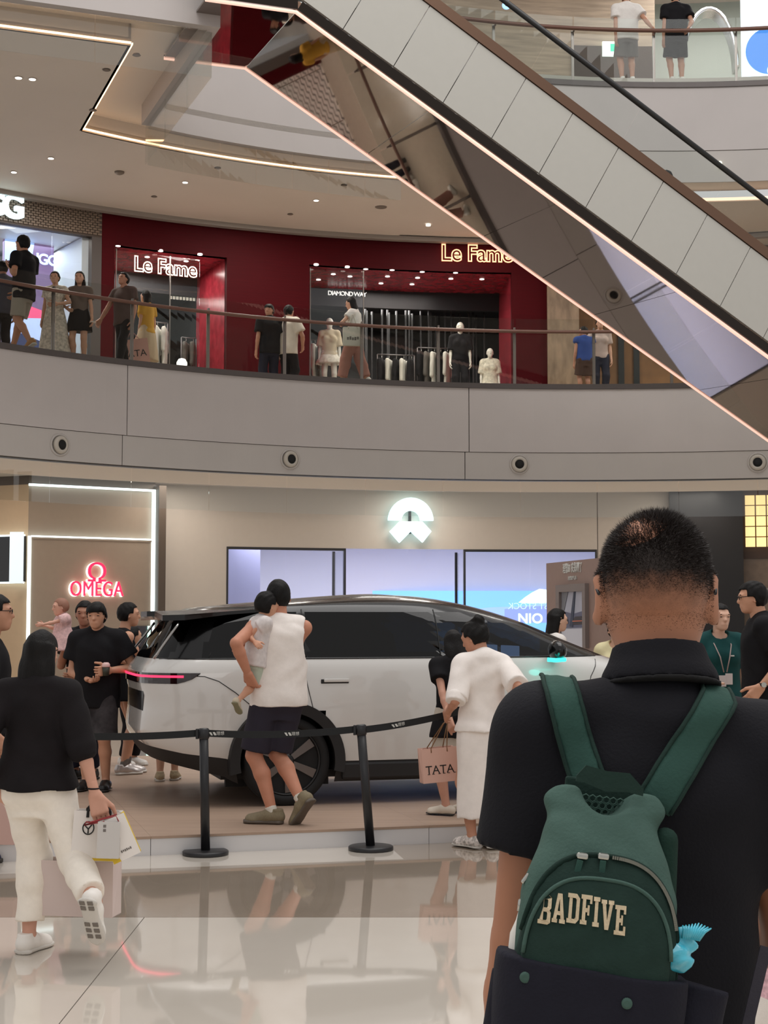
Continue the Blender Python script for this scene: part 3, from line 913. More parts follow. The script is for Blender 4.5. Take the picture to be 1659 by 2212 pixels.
# ------------------------------------------------------------------ escalator
m_mirror = mat('bronze_mirror', rgb(158, 146, 138), .03, metal=1)
m_blkmir = mat('black_mirror', rgb(60, 54, 50), .06, metal=1)
m_clad = mat('white_glass_cladding', rgb(184, 182, 175), .18, spec=.5, vary=.01)
m_bronze = mat('bronze_trim', rgb(112, 86, 70), .35, metal=.6)
A = W(640, 25, 20.3)
Bp = W(1659, 770, 22.8)
Fp = zp(530, 148, A.z + .15)
ed = (Bp - A).normalized()
eh = Vector((ed.x, ed.y, 0)).normalized()
ew = Fp - A
ew = ew - eh * ew.dot(eh)
EW = ew.length
ew.normalize()
eu = (Vector((0, 0, 1)) - ed * ed.z).normalized()
es_ = empty('escalator', (0, 0, 0), 0, 'long escalator with white side cladding and mirrored underside running down to the right', 'escalator')
def ep(s, q, w):
    return A + ed * s + eu * q + ew * w
def eh_(s, q, w):          # level landing part, s <= 0
    return A + eh * s + Vector((0, 0, q)) + ew * w
def slab8(a):
    f = [(0, 1, 2, 3), (7, 6, 5, 4), (0, 4, 5, 1), (1, 5, 6, 2), (2, 6, 7, 3), (3, 7, 4, 0)]
    return MB().add(a, f)
SL = 11.3
kq = eu.dot(Vector((0, 0, 1)))
def strip(name, s0, s1, q0, q1, w0, w1, m_, j0=False):
    return slab8([ep(s0, q0, w0), ep(s1, q0, w0), ep(s1, q1, w0), ep(s0, q1, w0), ep(s0, q0, w1), ep(s1, q0, w1), ep(s1, q1, w1), ep(s0, q1, w1)]).build(name, m_, es_)
# underside mirror panels
for k in range(5):
    strip('mirror_panel', k * 2.26 + .004, k * 2.26 + 2.256, .0, .03, .05, EW - .05, m_mirror)
LN = -1.25
slab8([eh_(LN, 0, .05), eh_(-.004, 0, .05), eh_(-.004, .03, .05), eh_(LN, .03, .05), eh_(LN, 0, EW - .05), eh_(-.004, 0, EW - .05), eh_(-.004, .03, EW - .05), eh_(LN, .03, EW - .05)]).build('mirror_panel', m_mirror, es_)
# light lines along both lower edges
for w in (.02, EW - .02):
    MB().tube([eh_(LN, 0, w), eh_(0, 0, w), ep(SL, 0, w)], .028, 8).build('light_line', m_warm2, es_)
# sides
for w0, w1 in ((-.03, .02), (EW - .02, EW + .03)):
    strip('lower_band', .0, SL, .03, .17, w0 + .015, w1 - .015, m_blkmir)
    slab8([eh_(LN, .03, w0 + .015), eh_(.02, .03, w0 + .015), eh_(.02, .2, w0 + .015), eh_(LN, .2, w0 + .015), eh_(LN, .03, w1 - .015), eh_(.02, .03, w1 - .015), eh_(.02, .2, w1 - .015), eh_(LN, .2, w1 - .015)]).build('lower_band', m_blkmir, es_)
    s0 = -.2
    while s0 < SL:
        strip('cladding_panel', s0 + .006, min(SL, s0 + .845), .19, 1.26, w0, w1, m_clad)
        s0 += .851
    slab8([eh_(LN, .21, w0), eh_(-.02, .21, w0), eh_(-.35, 1.5, w0), eh_(LN, 1.5, w0), eh_(LN, .21, w1), eh_(-.02, .21, w1), eh_(-.35, 1.5, w1), eh_(LN, 1.5, w1)]).build('cladding_panel', m_clad, es_)
    strip('top_trim', -.25, SL, 1.27, 1.42, w0 - .02, w1 + .02, m_bronze)
    k = 0
    s0 = -.2
    while s0 < SL:
        strip('pane', s0 + .004, min(SL, s0 + 1.7), 1.42, 2.02, (w0 + w1) / 2 - .006, (w0 + w1) / 2 + .006, m_glass)
        s0 += 1.704
    MB().tube([ep(-.3, 2.05, (w0 + w1) / 2), ep(SL, 2.05, (w0 + w1) / 2)], .042, 8).build('handrail', mat('black_rubber', (.012, .012, .012), .4), es_)
m_stepm = mat('grooved_step_metal', rgb(120, 118, 116), .4, metal=.8)
for k in range(22):
    p = ep(k * .40, 1.12, EW / 2)
    Mr = Matrix.Rotation(math.atan2(eh.y, eh.x), 3, 'Z')
    MB().box(p, (.40, 1.0, .2), Mr).build('step', m_stepm, es_)
# lower landing on the second floor
q = ep(SL, 1.35, EW / 2)

# ------------------------------------------------------------------ car platform
PYAW = math.atan2(.774, 2.657)
px_, py_ = Vector((math.cos(PYAW), math.sin(PYAW), 0)), Vector((-math.sin(PYAW), math.cos(PYAW), 0))
P0 = Vector((-2.556, 10.366, 0))
def pf(s, t, z=0):
    return P0 + px_ * s + py_ * t + Vector((0, 0, z))
m_wood = mat('pale_wood_laminate', rgb(166, 142, 124), .5, spec=.25, vary=.07, vscale=3, stretch=(.5, 6, 1))
m_riser = mat('grey_riser', rgb(208, 206, 206), .45)
plat = struct(MB().poly([pf(-3, .03), pf(9, .03), pf(9, 6.2), pf(-3, 6.2)], 0, .12).build('floor_platform', m_joint))
for k in range(6):
    MB().poly([pf(-3 + 2 * k + .002, .0), pf(-1 + 2 * k - .002, .0), pf(-1 + 2 * k - .002, .03), pf(-3 + 2 * k + .002, .03)], 0, .112).build('riser_panel', m_riser, plat)
for k in range(6):
    for j in range(3):
        t0, t1 = (-.006, 2.0) if j == 0 else (2.0 * j + .001, 2.0 * j + 2.0 + (.2 if j == 2 else 0))
        MB().poly([pf(-3 + 2 * k + .0005, t0), pf(-1 + 2 * k - .0005, t0), pf(-1 + 2 * k - .0005, t1), pf(-3 + 2 * k + .0005, t1)], .113, .13).build('deck_board', m_wood, plat)

# ------------------------------------------------------------------ barrier posts and belts
m_post = mat('black_powder_coat', rgb(26, 26, 29), .38, vary=.1, vscale=20)
m_belt = mat('black_webbing', rgb(20, 22, 24), .7, bump=.2, bscale=300)
m_print = mat('white_print_ink', rgb(205, 205, 200), .6)
st = []
for i, ((px, py), (tx, ty), w) in enumerate((((444, 1846), (440, 1573), 'black belt barrier post in front of the rear wheel'), ((801, 1836), (779, 1565), 'leaning black belt barrier post in front of the rear door'))):
    b = zp(px, py, 0)
    top = W(tx, ty, b.y)
    o = empty('barrier_post', (b.x, b.y, 0), 0, w, 'barrier post', 'belt barrier posts')
    MB().lathe([(.155, 0), (.158, .004), (.158, .024), (.15, .030), (.03, .033)], n=40).build('base', m_post, o)
    v = top - Vector((b.x, b.y, 0))
    hh = v.z
    pt = lambda k: (v.x * k, 0, hh * k)
    MB().tube([pt(.03), pt(.97)], .0315, 20).build('pole', m_post, o)
    hd = MB().tube([pt(.915), pt(.925), pt(.99), pt(1.0)], [.034, .038, .038, .03], 20)
    hd.build('head', m_post, o)
    MB().box((v.x * .95 - .045, 0, hh * .955), (.02, .035, .07), bevel=.004).build('belt_clip', m_post, o)
    st.append((b, top))
def belt(p, q, label, marks, sag=.02, hgt=.048):
    n = 14
    c = [p.lerp(q, i / n) - Vector((0, 0, sag * 4 * (i / n) * (1 - i / n))) for i in range(n + 1)]
    d = (q - p).normalized()
    nn = Vector((-d.y, d.x, 0)).normalized() * .0015
    vs = []
    for w in c:
        for s1, s2 in ((-1, -1), (-1, 1), (1, 1), (1, -1)):
            vs.append(w + nn * s1 + Vector((0, 0, hgt / 2 * s2)))
    fs = []
    for i in range(n):
        for j in range(4):
            fs.append((i * 4 + j, i * 4 + (j + 1) % 4, i * 4 + 4 + (j + 1) % 4, i * 4 + 4 + j))
    fs += [(3, 2, 1, 0), (n * 4, n * 4 + 1, n * 4 + 2, n * 4 + 3)]
    e = empty('barrier_belt', (0, 0, 0), 0, label, 'barrier belt')
    MB().add(vs, fs).build('webbing', m_belt, e)
    for f_ in marks:
        w = p.lerp(q, f_) - Vector((0, 0, sag * 4 * f_ * (1 - f_)))
        M = face_mat(w - (nn.normalized() * .004), d if d.x > 0 else -d)
        lb = MB()
        for k in (0, 1):
            lb.prism([(-.045 + k * .026, .011), (-.029 + k * .026, .011), (-.018 + k * .026, -.011), (-.034 + k * .026 + (.004 if k == 0 else 0), -.011)], .0008, M)
        lb.build('emblem', m_print, e)
        put_text('lettering', '\u7406\u60f3', M @ Matrix.Translation((.034, 0, 0)), .028, m_print, e, extrude=.0004)
    return e
hA, hB = [t - Vector((0, 0, .035)) for _, t in st]
pL_ = W(150, 1590, 10.35)
belt(hA + Vector((-.05, 0, 0)), pL_, 'black barrier belt from the left post to the woman in white trousers', (.64,), .012)
belt(hA + Vector((.035, 0, 0)), hB + Vector((-.05, 0, 0)), 'black barrier belt between the two barrier posts', (.045, .56), .02)
pR_ = W(1010, 1532, 11.25)
belt(hB + Vector((.035, 0, 0)), pR_, 'black barrier belt rising from the leaning post to the woman in white', (.30,), .015)

# ------------------------------------------------------------------ display wall behind the car
m_bro = mat('mauve_brown_panel', rgb(146, 122, 112), .5, vary=.03)
d0, d1 = W(1180, 1217, 19.6), W(1310, 1203, 17.6)
d1 = Vector((d0.x + (d1.x - d0.x) * 1.65, d0.y + (d1.y - d0.y) * 1.65, 0))
d0 = Vector((d0.x, d0.y, 0))
ztop = W(1180, 1217, 19.6).z
bd = empty('display_wall', d0, 0, 'brown display wall with a poster standing behind the car front', 'display wall')
dd = (d1 - d0)
dl_ = dd.length
dd.normalize()
Mw = face_mat((0, 0, 0), dd)
def dw(x, z, off):
    return Mw @ Vector((x, z, off))
w_ = MB()
w_.prism([(0, 0), (dl_, 0), (dl_, ztop), (0, ztop)], .25, Mw @ Matrix.Translation((0, 0, -.25)))
w_.build('panel', m_bro, bd)
def dpix(px, py):
    # point on the display wall under a pixel -> (x,z)
    r = ray(px, py)
    o = Vector((0, 0, CAMZ))
    nn = Vector((dd.y, -dd.x, 0))
    t = (d0 - o).dot(nn) / r.dot(nn)
    p = o + r * t
    return (Vector((p.x, p.y, 0)) - d0).dot(dd), p.z
x0, z0 = dpix(1217, 1230); x1, z1 = dpix(1258, 1228)
me = text_mesh('\u7406\u60f3i8 \u6765\u90d1\u5dde\u4e86', .2, extrude=.004, bold=.002)
xs = [v.co.x for v in me.vertices]; ys = [v.co.y for v in me.vertices]
sx = (x1 - x0) / (max(xs) - min(xs)); sy = .125 / (max(ys) - min(ys))
me.transform(Mw @ Matrix.Translation(((x0 + x1) / 2, z0 + .0, .005)) @ Matrix.Diagonal((sx, sy, 1, 1)))
obj('lettering', me, m_print, bd)
x0, z0 = dpix(1228, 1250); x1, z1 = dpix(1247, 1249)
me = text_mesh('\u7406\u60f3\u6c7d\u8f66', .1, extrude=.004)
xs = [v.co.x for v in me.vertices]; ys = [v.co.y for v in me.vertices]
me.transform(Mw @ Matrix.Translation(((x0 + x1) / 2, z0, .005)) @ Matrix.Diagonal(((x1 - x0) / (max(xs) - min(xs)), .05 / (max(ys) - min(ys)), 1, 1)))
obj('lettering', me, m_print, bd)
xa, za = dpix(1208, 1264); xb, zb = dpix(1273, 1400)
za = dpix(1240, 1262)[1]
fr_ = MB()
for a, b_, c, e in ((xa, xb, za - .09, za), (xa, xa + .12, zb, za - .09), (xb - .1, xb, zb, za - .09)):
    fr_.prism([(a, c), (b_, c), (b_, e), (a, e)], .05, Mw)
fo = fr_.build('poster_frame', mat('taupe_frame', rgb(122, 112, 108), .4), bd)
po = MB().prism([(xa + .12, zb), (xb - .1, zb), (xb - .1, za - .09), (xa + .12, za - .09)], .012, Mw).build('poster', mat('poster_grey', rgb(176, 180, 196), .4, vary=.12, vscale=2), bd)
pw_, ph_ = xb - xa, za - zb
def pq(poly, z, m_):
    return MB().prism([(xa + .12 + u * (pw_ - .22), zb + v * (ph_ - .09)) for u, v in poly], .003, Mw @ Matrix.Translation((0, 0, z))).build('picture_area', m_, po)
pq([(0, .34), (1, .36), (1, .66), (.5, .6), (0, .66)], .013, mat('poster_hills', rgb(96, 100, 124), .5))
pq([(.5, .4), (.95, .42), (.95, .52), (.85, .56), (.6, .55), (.5, .48)], .017, mat('poster_car', rgb(60, 56, 62), .5))
pq([(.5, .46), (.95, .47), (.95, .485), (.5, .475)], .021, mat('poster_lamp', rgb(214, 120, 90), .5))
pq([(.02, .4), (.3, .42), (.3, .5), (.05, .52)], .017, mat('poster_car', rgb(60, 56, 62), .5))
pq([(.36, .38), (.5, .36), (.62, 1), (.55, 1)], .018, mat('poster_fold', rgb(52, 62, 84), .5))
pq([(0, .66), (.12, .66), (.3, 1), (.05, 1)], .016, mat('poster_fold2', rgb(120, 122, 130), .5))
pq([(0, 0), (1, 0), (1, .34), (0, .32)], .016, mat('poster_white', rgb(204, 206, 216), .5))
# ------------------------------------------------------------------ the car
m_white = mat('white_car_paint', rgb(214, 212, 208), .25, spec=.5, coat=1)
m_blkp = mat('black_car_paint', rgb(6, 6, 7), .2, spec=.35, coat=.35)
m_cladb = mat('black_cladding', rgb(26, 25, 26), .55)
m_tyre = mat('tyre_rubber', rgb(17, 17, 18), .75)
m_rim = mat('dark_rim', rgb(20, 20, 22), .4)
m_spoke = mat('grey_spoke', rgb(108, 100, 96), .35, metal=.4)
m_cglass = glass('tinted_car_glass', (.010, .011, .012), .012, power=.4)
m_fglass = glass('front_car_glass', (.11, .12, .12), .015, power=.4)
m_redl = emis('tail_red', (1, .03, .10), 1.6)
m_teal = emis('mirror_teal', (.05, 1, .85), 1.6)
CYAW = D(16)
cex, cey = Vector((math.cos(CYAW), math.sin(CYAW), 0)), Vector((-math.sin(CYAW), math.cos(CYAW), 0))
wq = zp(622, 1742, .13)
cor = wq + cey * .98
car = empty('car', (cor.x, cor.y, .13), CYAW, 'white electric SUV with black roof and red tail light on the platform', 'car')
def ip(z, t):
    return float(np.interp(z, [q[0] for q in t], [q[1] for q in t]))
SR = [(.18, -1.0), (.3, -1.06), (.45, -1.12), (.6, -1.13), (.85, -1.10), (.98, -1.13), (1.08, -1.12), (1.15, -1.06), (1.3, -.98), (1.45, -.87), (1.53, -.78), (1.58, -.64), (1.615, -.25), (1.665, .3), (1.695, .75), (1.70, .9)]
SF = [(.18, 3.75), (.3, 3.92), (.45, 3.98), (.75, 3.97), (.9, 3.88), (1.0, 3.6), (1.08, 3.3), (1.13, 3.05), (1.17, 2.93), (1.30, 2.6), (1.448, 2.25), (1.53, 2.02), (1.593, 1.8), (1.64, 1.58), (1.674, 1.37), (1.695, 1.05), (1.70, .95)]
HW = [(.18, .93), (.34, .965), (.5, .985), (.75, .985), (.9, .98), (1.0, .965), (1.08, .955), (1.15, .925), (1.17, .91), (1.3, .855), (1.45, .785), (1.53, .745), (1.58, .71), (1.615, .66), (1.665, .5), (1.695, .25), (1.70, .03)]
EX = [(.18, 5), (.9, 5.5), (1.08, 5), (1.17, 4.6), (1.45, 4), (1.6, 3), (1.7, 2.2)]
NU = 220
def loop(z):
    r, f, w, n = ip(z, SR), ip(z, SF), ip(z, HW), ip(z, EX)
    xc, a = (r + f) / 2, (f - r) / 2
    # arc-length resampled superellipse
    t = np.linspace(0, 2 * np.pi, 1601)
    c, s = np.cos(t), np.sin(t)
    x = xc + a * np.sign(c) * np.abs(c) ** (2 / n)
    y = w * np.sign(s) * np.abs(s) ** (2 / n)
    L = np.concatenate([[0], np.cumsum(np.hypot(np.diff(x), np.diff(y)))])
    q = np.linspace(0, L[-1], NU + 1)[:-1]
    return np.interp(q, L, x), np.interp(q, L, y)
def side_y(x, z):
    r, f, w, n = ip(z, SR), ip(z, SF), ip(z, HW), ip(z, EX)
    xc, a = (r + f) / 2, (f - r) / 2
    u = min(1, abs((x - xc) / a))
    return -w * (1 - u ** n) ** (1 / n)
def zlow(x): return float(np.interp(x, [-1.2, -1.0, -.49, -.4, 3.5, 3.9], [.40, .36, .235, .18, .18, .26]))
def zcl(x): return float(np.interp(x, [-1.2, -1.07, -.8, -.49, -.4, 3.4, 3.9], [.545, .475, .42, .383, .345, .345, .45]))
rows = []
def row(z, zf=None):
    x, y = loop(z)
    if zf is None:
        return [(a, b, z) for a, b in zip(x, y)]
    out = []
    for a, b in zip(x, y):
        out.append((a, b, zf(a)))
    return out
R_clad = [row(.2, zlow), row(.3, lambda x: (zlow(x) + zcl(x)) / 2), row(.36, zcl)]
R_body = [row(.36, zcl), row(.45, lambda x: max(zcl(x) + .04, .45 if x > -.4 else zcl(x) + .04)), row(.6), row(.75), row(.87), row(.95), row(1.0), row(1.05), row(1.1), row(1.14), row(1.165)]
R_gh = [row(1.165), row(1.22), row(1.3), row(1.38), row(1.45), row(1.50), row(1.54), row(1.58), row(1.60), row(1.62), row(1.65), row(1.675), row(1.69), row(1.698)]
WC = ((0, .353), (3.05, .353))
def in_arch(x, z, r=.43):
    return any((x - cx) ** 2 + (z - cz) ** 2 < r * r for cx, cz in WC)
def loft(rows, keep, name, m_, cap=False, par=car):
    vs = [p for r in rows for p in r]
    fs = []
    for i in range(len(rows) - 1):
        for j in range(NU):
            k = (j + 1) % NU
            q = (i * NU + j, i * NU + k, (i + 1) * NU + k, (i + 1) * NU + j)
            c = np.mean([vs[a] for a in q], axis=0)
            if keep(c, vs, q):
                fs.append(q)
    if cap:
        fs.append(tuple((len(rows) - 1) * NU + j for j in range(NU)))
    b = MB().add(vs, fs, True)
    me = b.mesh(name)
    bm = bmesh.new(); bm.from_mesh(me)
    bmesh.ops.delete(bm, geom=[v for v in bm.verts if not v.link_faces], context='VERTS')
    bmesh.ops.recalc_face_normals(bm, faces=bm.faces)
    bm.to_mesh(me); bm.free()
    return obj(name, me, m_, par)
loft(R_clad, lambda c, v, q: not in_arch(c[0], c[2]) or abs(c[1]) < .5, 'lower_cladding', m_cladb)
loft(R_body, lambda c, v, q: not in_arch(c[0], c[2]), 'body', m_white)
def nrm_of(v, q):
    a, b, c = [np.array(v[i]) for i in (q[0], q[1], q[3])]
    n = np.cross(b - a, c - a)
    return n / (np.linalg.norm(n) + 1e-9)
def kind(c, v, q):
    n = nrm_of(v, q)
    x, y, z = c
    if 1.18 < z < 1.55 and abs(n[1]) > .62:
        lo = (z - 1.17)
        if -.70 + lo * .55 < x < .12: return 'quarter'
        if .17 < x < 1.27: return 'rear'
        if 1.32 < x < 2.62 - lo * 1.55: return 'front'
        return 'roof'
    if n[0] < -.45 and 1.18 < z < 1.5 and abs(y) < .74: return 'rearscreen'
    if n[0] > .3 and z < 1.62 and abs(y) < ip(z, HW) - .07: return 'windscreen'
    return 'roof'
loft(R_gh, lambda c, v, q: kind(c, v, q) == 'roof', 'roof', m_blkp, cap=True)
for nm, kd, sgn, m_ in (('quarter_window', 'quarter', -1, m_cglass), ('quarter_window', 'quarter', 1, m_cglass), ('rear_door_window', 'rear', -1, m_cglass), ('rear_door_window', 'rear', 1, m_cglass), ('front_door_window', 'front', -1, m_fglass), ('front_door_window', 'front', 1, m_fglass), ('rear_screen', 'rearscreen', 0, m_cglass), ('windscreen', 'windscreen', 0, m_fglass)):
    loft(R_gh, lambda c, v, q: kind(c, v, q) == kd and (sgn == 0 or c[1] * sgn > 0), nm, m_)
# underbody and cabin
MB().box((1.5, 0, .23), (4.0, 1.5, .06)).build('underbody', m_cladb, car)
MB().box((.85, 0, .8), (3.2, 1.6, .04)).build('cabin_floor', m_cladb, car)
m_seat = mat('grey_leather', rgb(150, 146, 142), .5)
for x in (1.25, .25):
    for y in (-.42, .42):
        s_ = MB().box((x - .28, y, 1.08), (.14, .5, .62), Matrix.Rotation(D(-14), 3, 'Y'), bevel=.05).box((x, y, .88), (.5, .5, .14), bevel=.05)
        s_.box((x - .40, y, 1.42), (.09, .26, .17), bevel=.03)
        s_.build('seat', m_seat, car)
MB().box((2.35, 0, 1.0), (.5, 1.55, .24), bevel=.08).build('dashboard', mat('dark_dash', rgb(46, 44, 44), .5), car)
MB().box((2.12, -.35, 1.17), (.02, .42, .16), bevel=.006).box((2.12, .2, 1.17), (.02, .42, .16), bevel=.006).build('screen', emis('dash_screen', (.25, .4, .75), 1.2), car)
MB().tube([(1.9 + .05 * math.sin(a), .42 + .18 * math.cos(a), 1.08 + .17 * math.sin(a)) for a in np.linspace(0, 2 * math.pi, 22)[:-1]], .016, 6, closed=True).build('steering_wheel', m_cladb, car)
# seams and trims on the near side
m_seam = mat('panel_gap', (.01, .01, .01), .6)
for sg in (1, -1):
    for pts in ([(.155, 1.16), (.14, 1.1), (.15, 1.0), (.17, .9), (.2, .78), (.26, .66), (.38, .52), (.45, .40), (.47, .36)], [(1.295, 1.16), (1.29, 1.0), (1.30, .7), (1.33, .36)], [(2.72, 1.14), (2.62, 1.0), (2.52, .7), (2.5, .4)],
                [(-.72, 1.03), (-.66, 1.028), (-.55, .99), (-.42, .90), (-.3, .80)], [(-1.0, .60), (-.85, .57), (-.6, .56)]):
        if pts[0] == (-1.0, .60): continue
        P = []
        for (xa_, za_), (xb_, zb_) in zip(pts, pts[1:]):
            for k in range(5):
                P.append((xa_ + (xb_ - xa_) * k / 5, za_ + (zb_ - za_) * k / 5))
        P.append(pts[-1])
        MB().tube([(x, sg * (side_y(x, z) - .0005), z) for x, z in P], .0035, 5).build('panel_seam', m_seam, car)
    MB().tube([(x, sg * (side_y(x, 1.165) - .001), 1.165) for x in np.linspace(-.98, 2.75, 60)], .007, 6).build('belt_trim', m_blkp, car)
    for x in (.16, 1.3):
        MB().tube([(x, sg * (side_y(x, z) - .001), z) for z in np.linspace(1.17, 1.56, 9)], .006, 5).build('window_seam', m_seam, car)
    MB().tube([(-.62 + (z - 1.17) * .55, sg * (side_y(-.62, z) - .001), z) for z in np.linspace(1.17, 1.5, 9)], .005, 5).build('window_seam', m_seam, car)
    # door handles
    for x0_, x1_ in ((.27, .50), (1.42, 1.65)):
        y = side_y((x0_ + x1_) / 2, .98)
        h = MB().box(((x0_ + x1_) / 2, sg * (y - .002), .982), (x1_ - x0_, .012, .034), bevel=.005).build('handle', m_cladb, car)
        MB().box(((x0_ + x1_) / 2 + .012, sg * (y - .008), .989), (x1_ - x0_ - .022, .012, .026), bevel=.005).build('lever', m_white, h)
# wheels and arches
for cx, cz in WC:
    for sg in (-1, 1):
        ar = MB()
        vs = []
        n = 36
        for i in range(n + 1):
            a = D(-12 + 204 * i / n)
            for r, y in ((.385, -.985), (.468, -.995), (.475, -.96), (.475, -.6), (.41, -.6), (.385, -.97)):
                vs.append((cx + r * math.cos(a), -sg * y * -1 if False else sg * -y * -1 * -1, cz + r * math.sin(a)))
        vs = [(x, sg * abs(y), z) for x, y, z in vs]
        fs = []
        for i in range(n):
            for j in range(6):
                fs.append((i * 6 + j, i * 6 + (j + 1) % 6, i * 6 + 6 + (j + 1) % 6, i * 6 + 6 + j))
        fs += [(0, 1, 2, 3, 4, 5), tuple(n * 6 + k for k in (5, 4, 3, 2, 1, 0))]
        ar.add(vs, fs).build('arch', m_cladb, car)
        MB().box((cx, sg * .55, cz + .1), (.86, .05, .66)).build('arch_liner', m_cladb, car)
        Mx = Matrix.Rotation(D(90), 3, 'X') if sg < 0 else Matrix.Rotation(D(-90), 3, 'X')
        wh = empty('wheel')
        wh.parent = car
        wh.location = (cx, sg * .945, cz)
        MB().lathe([(.27, -.22), (.33, -.225), (.353, -.19), (.355, -.03), (.345, .005), (.31, .012), (.275, .008), (.27, -.02)], M=Mx, n=48).build('tyre', m_tyre, wh)
        MB().lathe([(.272, -.1), (.272, .004), (.262, .008), (.255, -.02), (.245, -.08), (.05, -.085)], M=Mx, n=48).build('rim', m_rim, wh)
        for k in range(6):
            a = D(95 - 60 * k)
            c, s2 = math.cos(a), math.sin(a)
            vs2 = []
            for r, hw_, yo in ((.05, .022, .0), (.25, .036, -.012)):
                for s3, dy in ((-1, 0), (1, 0), (1, -.035), (-1, -.035)):
                    vs2.append((r * c - s3 * hw_ * s2, (yo + dy + .004) * (1 if sg > 0 else 1) * sg, r * s2 + s3 * hw_ * c))
            MB().add(vs2, [(0, 1, 2, 3), (7, 6, 5, 4), (0, 4, 5, 1), (1, 5, 6, 2), (2, 6, 7, 3), (3, 7, 4, 0)]).build('spoke', m_spoke, wh)
        MB().lathe([(.055, -.05), (.055, .006), (.04, .012), (.0, .013)], M=Mx, n=24).build('hub_cap', m_rim, wh)
# sill strip between the wheels
for sg in (-1, 1):
    MB().box((1.52, sg * .955, .265), (2.15, .05, .14), bevel=.02).build('sill', m_cladb, car)
# tail light: dark lens wrapping the tail with a red bar
def wrap(z, xlim, off, npts=None):
    x, y = loop(z)
    k = int(np.argmin(x))
    idx = [(k + d) % NU for d in range(-60, 61)]
    pts = [(x[i], y[i]) for i in idx if x[i] < xlim]
    out = []
    for i, (a, b) in enumerate(pts):
        p, q2 = pts[max(i - 1, 0)], pts[min(i + 1, len(pts) - 1)]
        t = np.array([q2[0] - p[0], q2[1] - p[1]]); t /= np.linalg.norm(t)
        nn = np.array([t[1], -t[0]])
        if nn @ (np.array([a, b]) - np.array([1.4, 0])) < 0: nn = -nn
        out.append((a + nn[0] * off, b + nn[1] * off))
    return out
def ribbon_car(pts, z0f, z1f, th, name, m_, par=car):
    vs = []
    N = len(pts)
    for i, (a, b) in enumerate(pts):
        u = i / (N - 1)
        c = np.array([1.4 - a, 0 - b]); c = c / np.linalg.norm(c) * th
        for (xx, yy), z in (((a, b), z0f(u)), ((a, b), z1f(u)), ((a + c[0], b + c[1]), z1f(u)), ((a + c[0], b + c[1]), z0f(u))):
            vs.append((xx, yy, z))
    fs = []
    for i in range(N - 1):
        for j in range(4):
            fs.append((i * 4 + j, i * 4 + (j + 1) % 4, i * 4 + 4 + (j + 1) % 4, i * 4 + 4 + j))
    k = (N - 1) * 4
    fs += [(3, 2, 1, 0), (k, k + 1, k + 2, k + 3)]
    return MB().add(vs, fs).build(name, m_, par)
pw2 = wrap(1.02, -.70, .010)
tap = lambda u: min(1, min(u, 1 - u) / .07)
tl = ribbon_car(pw2, lambda u: 1.045 - .075 * tap(u) ** .6, lambda u: 1.055, .03, 'tail_light', mat('dark_lens', rgb(30, 10, 14), .1, coat=1))
pb = wrap(1.03, -.80, .015)
ribbon_car(pb, lambda u: 1.018, lambda u: 1.036, .01, 'light_bar', m_redl, tl)
# black tailgate panel and number plate recess
tg = [(a, b) for a, b in wrap(.8, -1.0, .006) if abs(b) < .55]
ribbon_car(tg, lambda u: .58, lambda u: .96, .03, 'tailgate_panel', m_blkp)
# spoiler: two wings
for sg in (-1, 1):
    P = [(-.10, .12), (-.70, .13), (-.78, .20), (-.97, .28), (-1.0, .45), (-.97, .70), (-.80, .76), (-.45, .735), (-.10, .70)]
    vs = []
    for th in (0, -.045):
        for x, y in P:
            vs.append((x, sg * y, 1.605 + (x + .10) * .075 + th * (1 if x < -.5 else .6) + (.008 if x < -.9 else 0) - (.035 if abs(y) > .69 else 0)))
    n = len(P)
    MB().add(vs, [tuple(range(n)), tuple(range(n, 2 * n))[::-1]] + [(i, (i + 1) % n, n + (i + 1) % n, n + i) for i in range(n)]).build('spoiler', m_blkp, car)
    MB().tube([(-1.05 + k * .026, sg * (.80 - k * .008), 1.17 + k * .035) for k in range(9)], .012, 6).build('pillar_trim', mat('chrome_strip', rgb(170, 168, 165), .15, metal=1), car)
# mirrors
for sg in (-1, 1):
    mr = empty('mirror')
    mr.parent = car
    mr.location = (2.28, sg * 1.02, 1.22)
    bm = bmesh.new()
    bmesh.ops.create_icosphere(bm, subdivisions=3, radius=1)
    for v in bm.verts:
        v.co = Vector((v.co.x * .085 * (1 if v.co.x > 0 else .7), v.co.y * .12, v.co.z * .085))
    me = bpy.data.meshes.new('housing'); bm.to_mesh(me); bm.free()
    for p_ in me.polygons: p_.use_smooth = True
    obj('housing', me, m_blkp, mr)
    MB().box((0, -sg * .12, -.06), (.05, .14, .03), bevel=.008).build('stalk', m_blkp, mr)
    MB().tube([(-.10, sg * .05, -.075), (-.04, sg * .085, -.08), (.05, sg * .075, -.075)], .017, 8).build('lamp', m_teal, mr)
ll = bpy.data.lights.new('mirror_lamp', 'POINT'); ll.energy = .5; ll.color = (.03, 1, .85); ll.shadow_soft_size = .05
lo = bpy.data.objects.new('mirror_lamp', ll); COL.objects.link(lo); lo.parent = car; lo.location = (2.2, -1.16, 1.12)
# front lamps, hidden from here but part of the car
MB().box((3.72, -.62, .80), (.2, .3, .05), bevel=.02).box((3.72, .62, .80), (.2, .3, .05), bevel=.02).build('head_light', emis('head_white', (.9, .95, 1), 3), car)
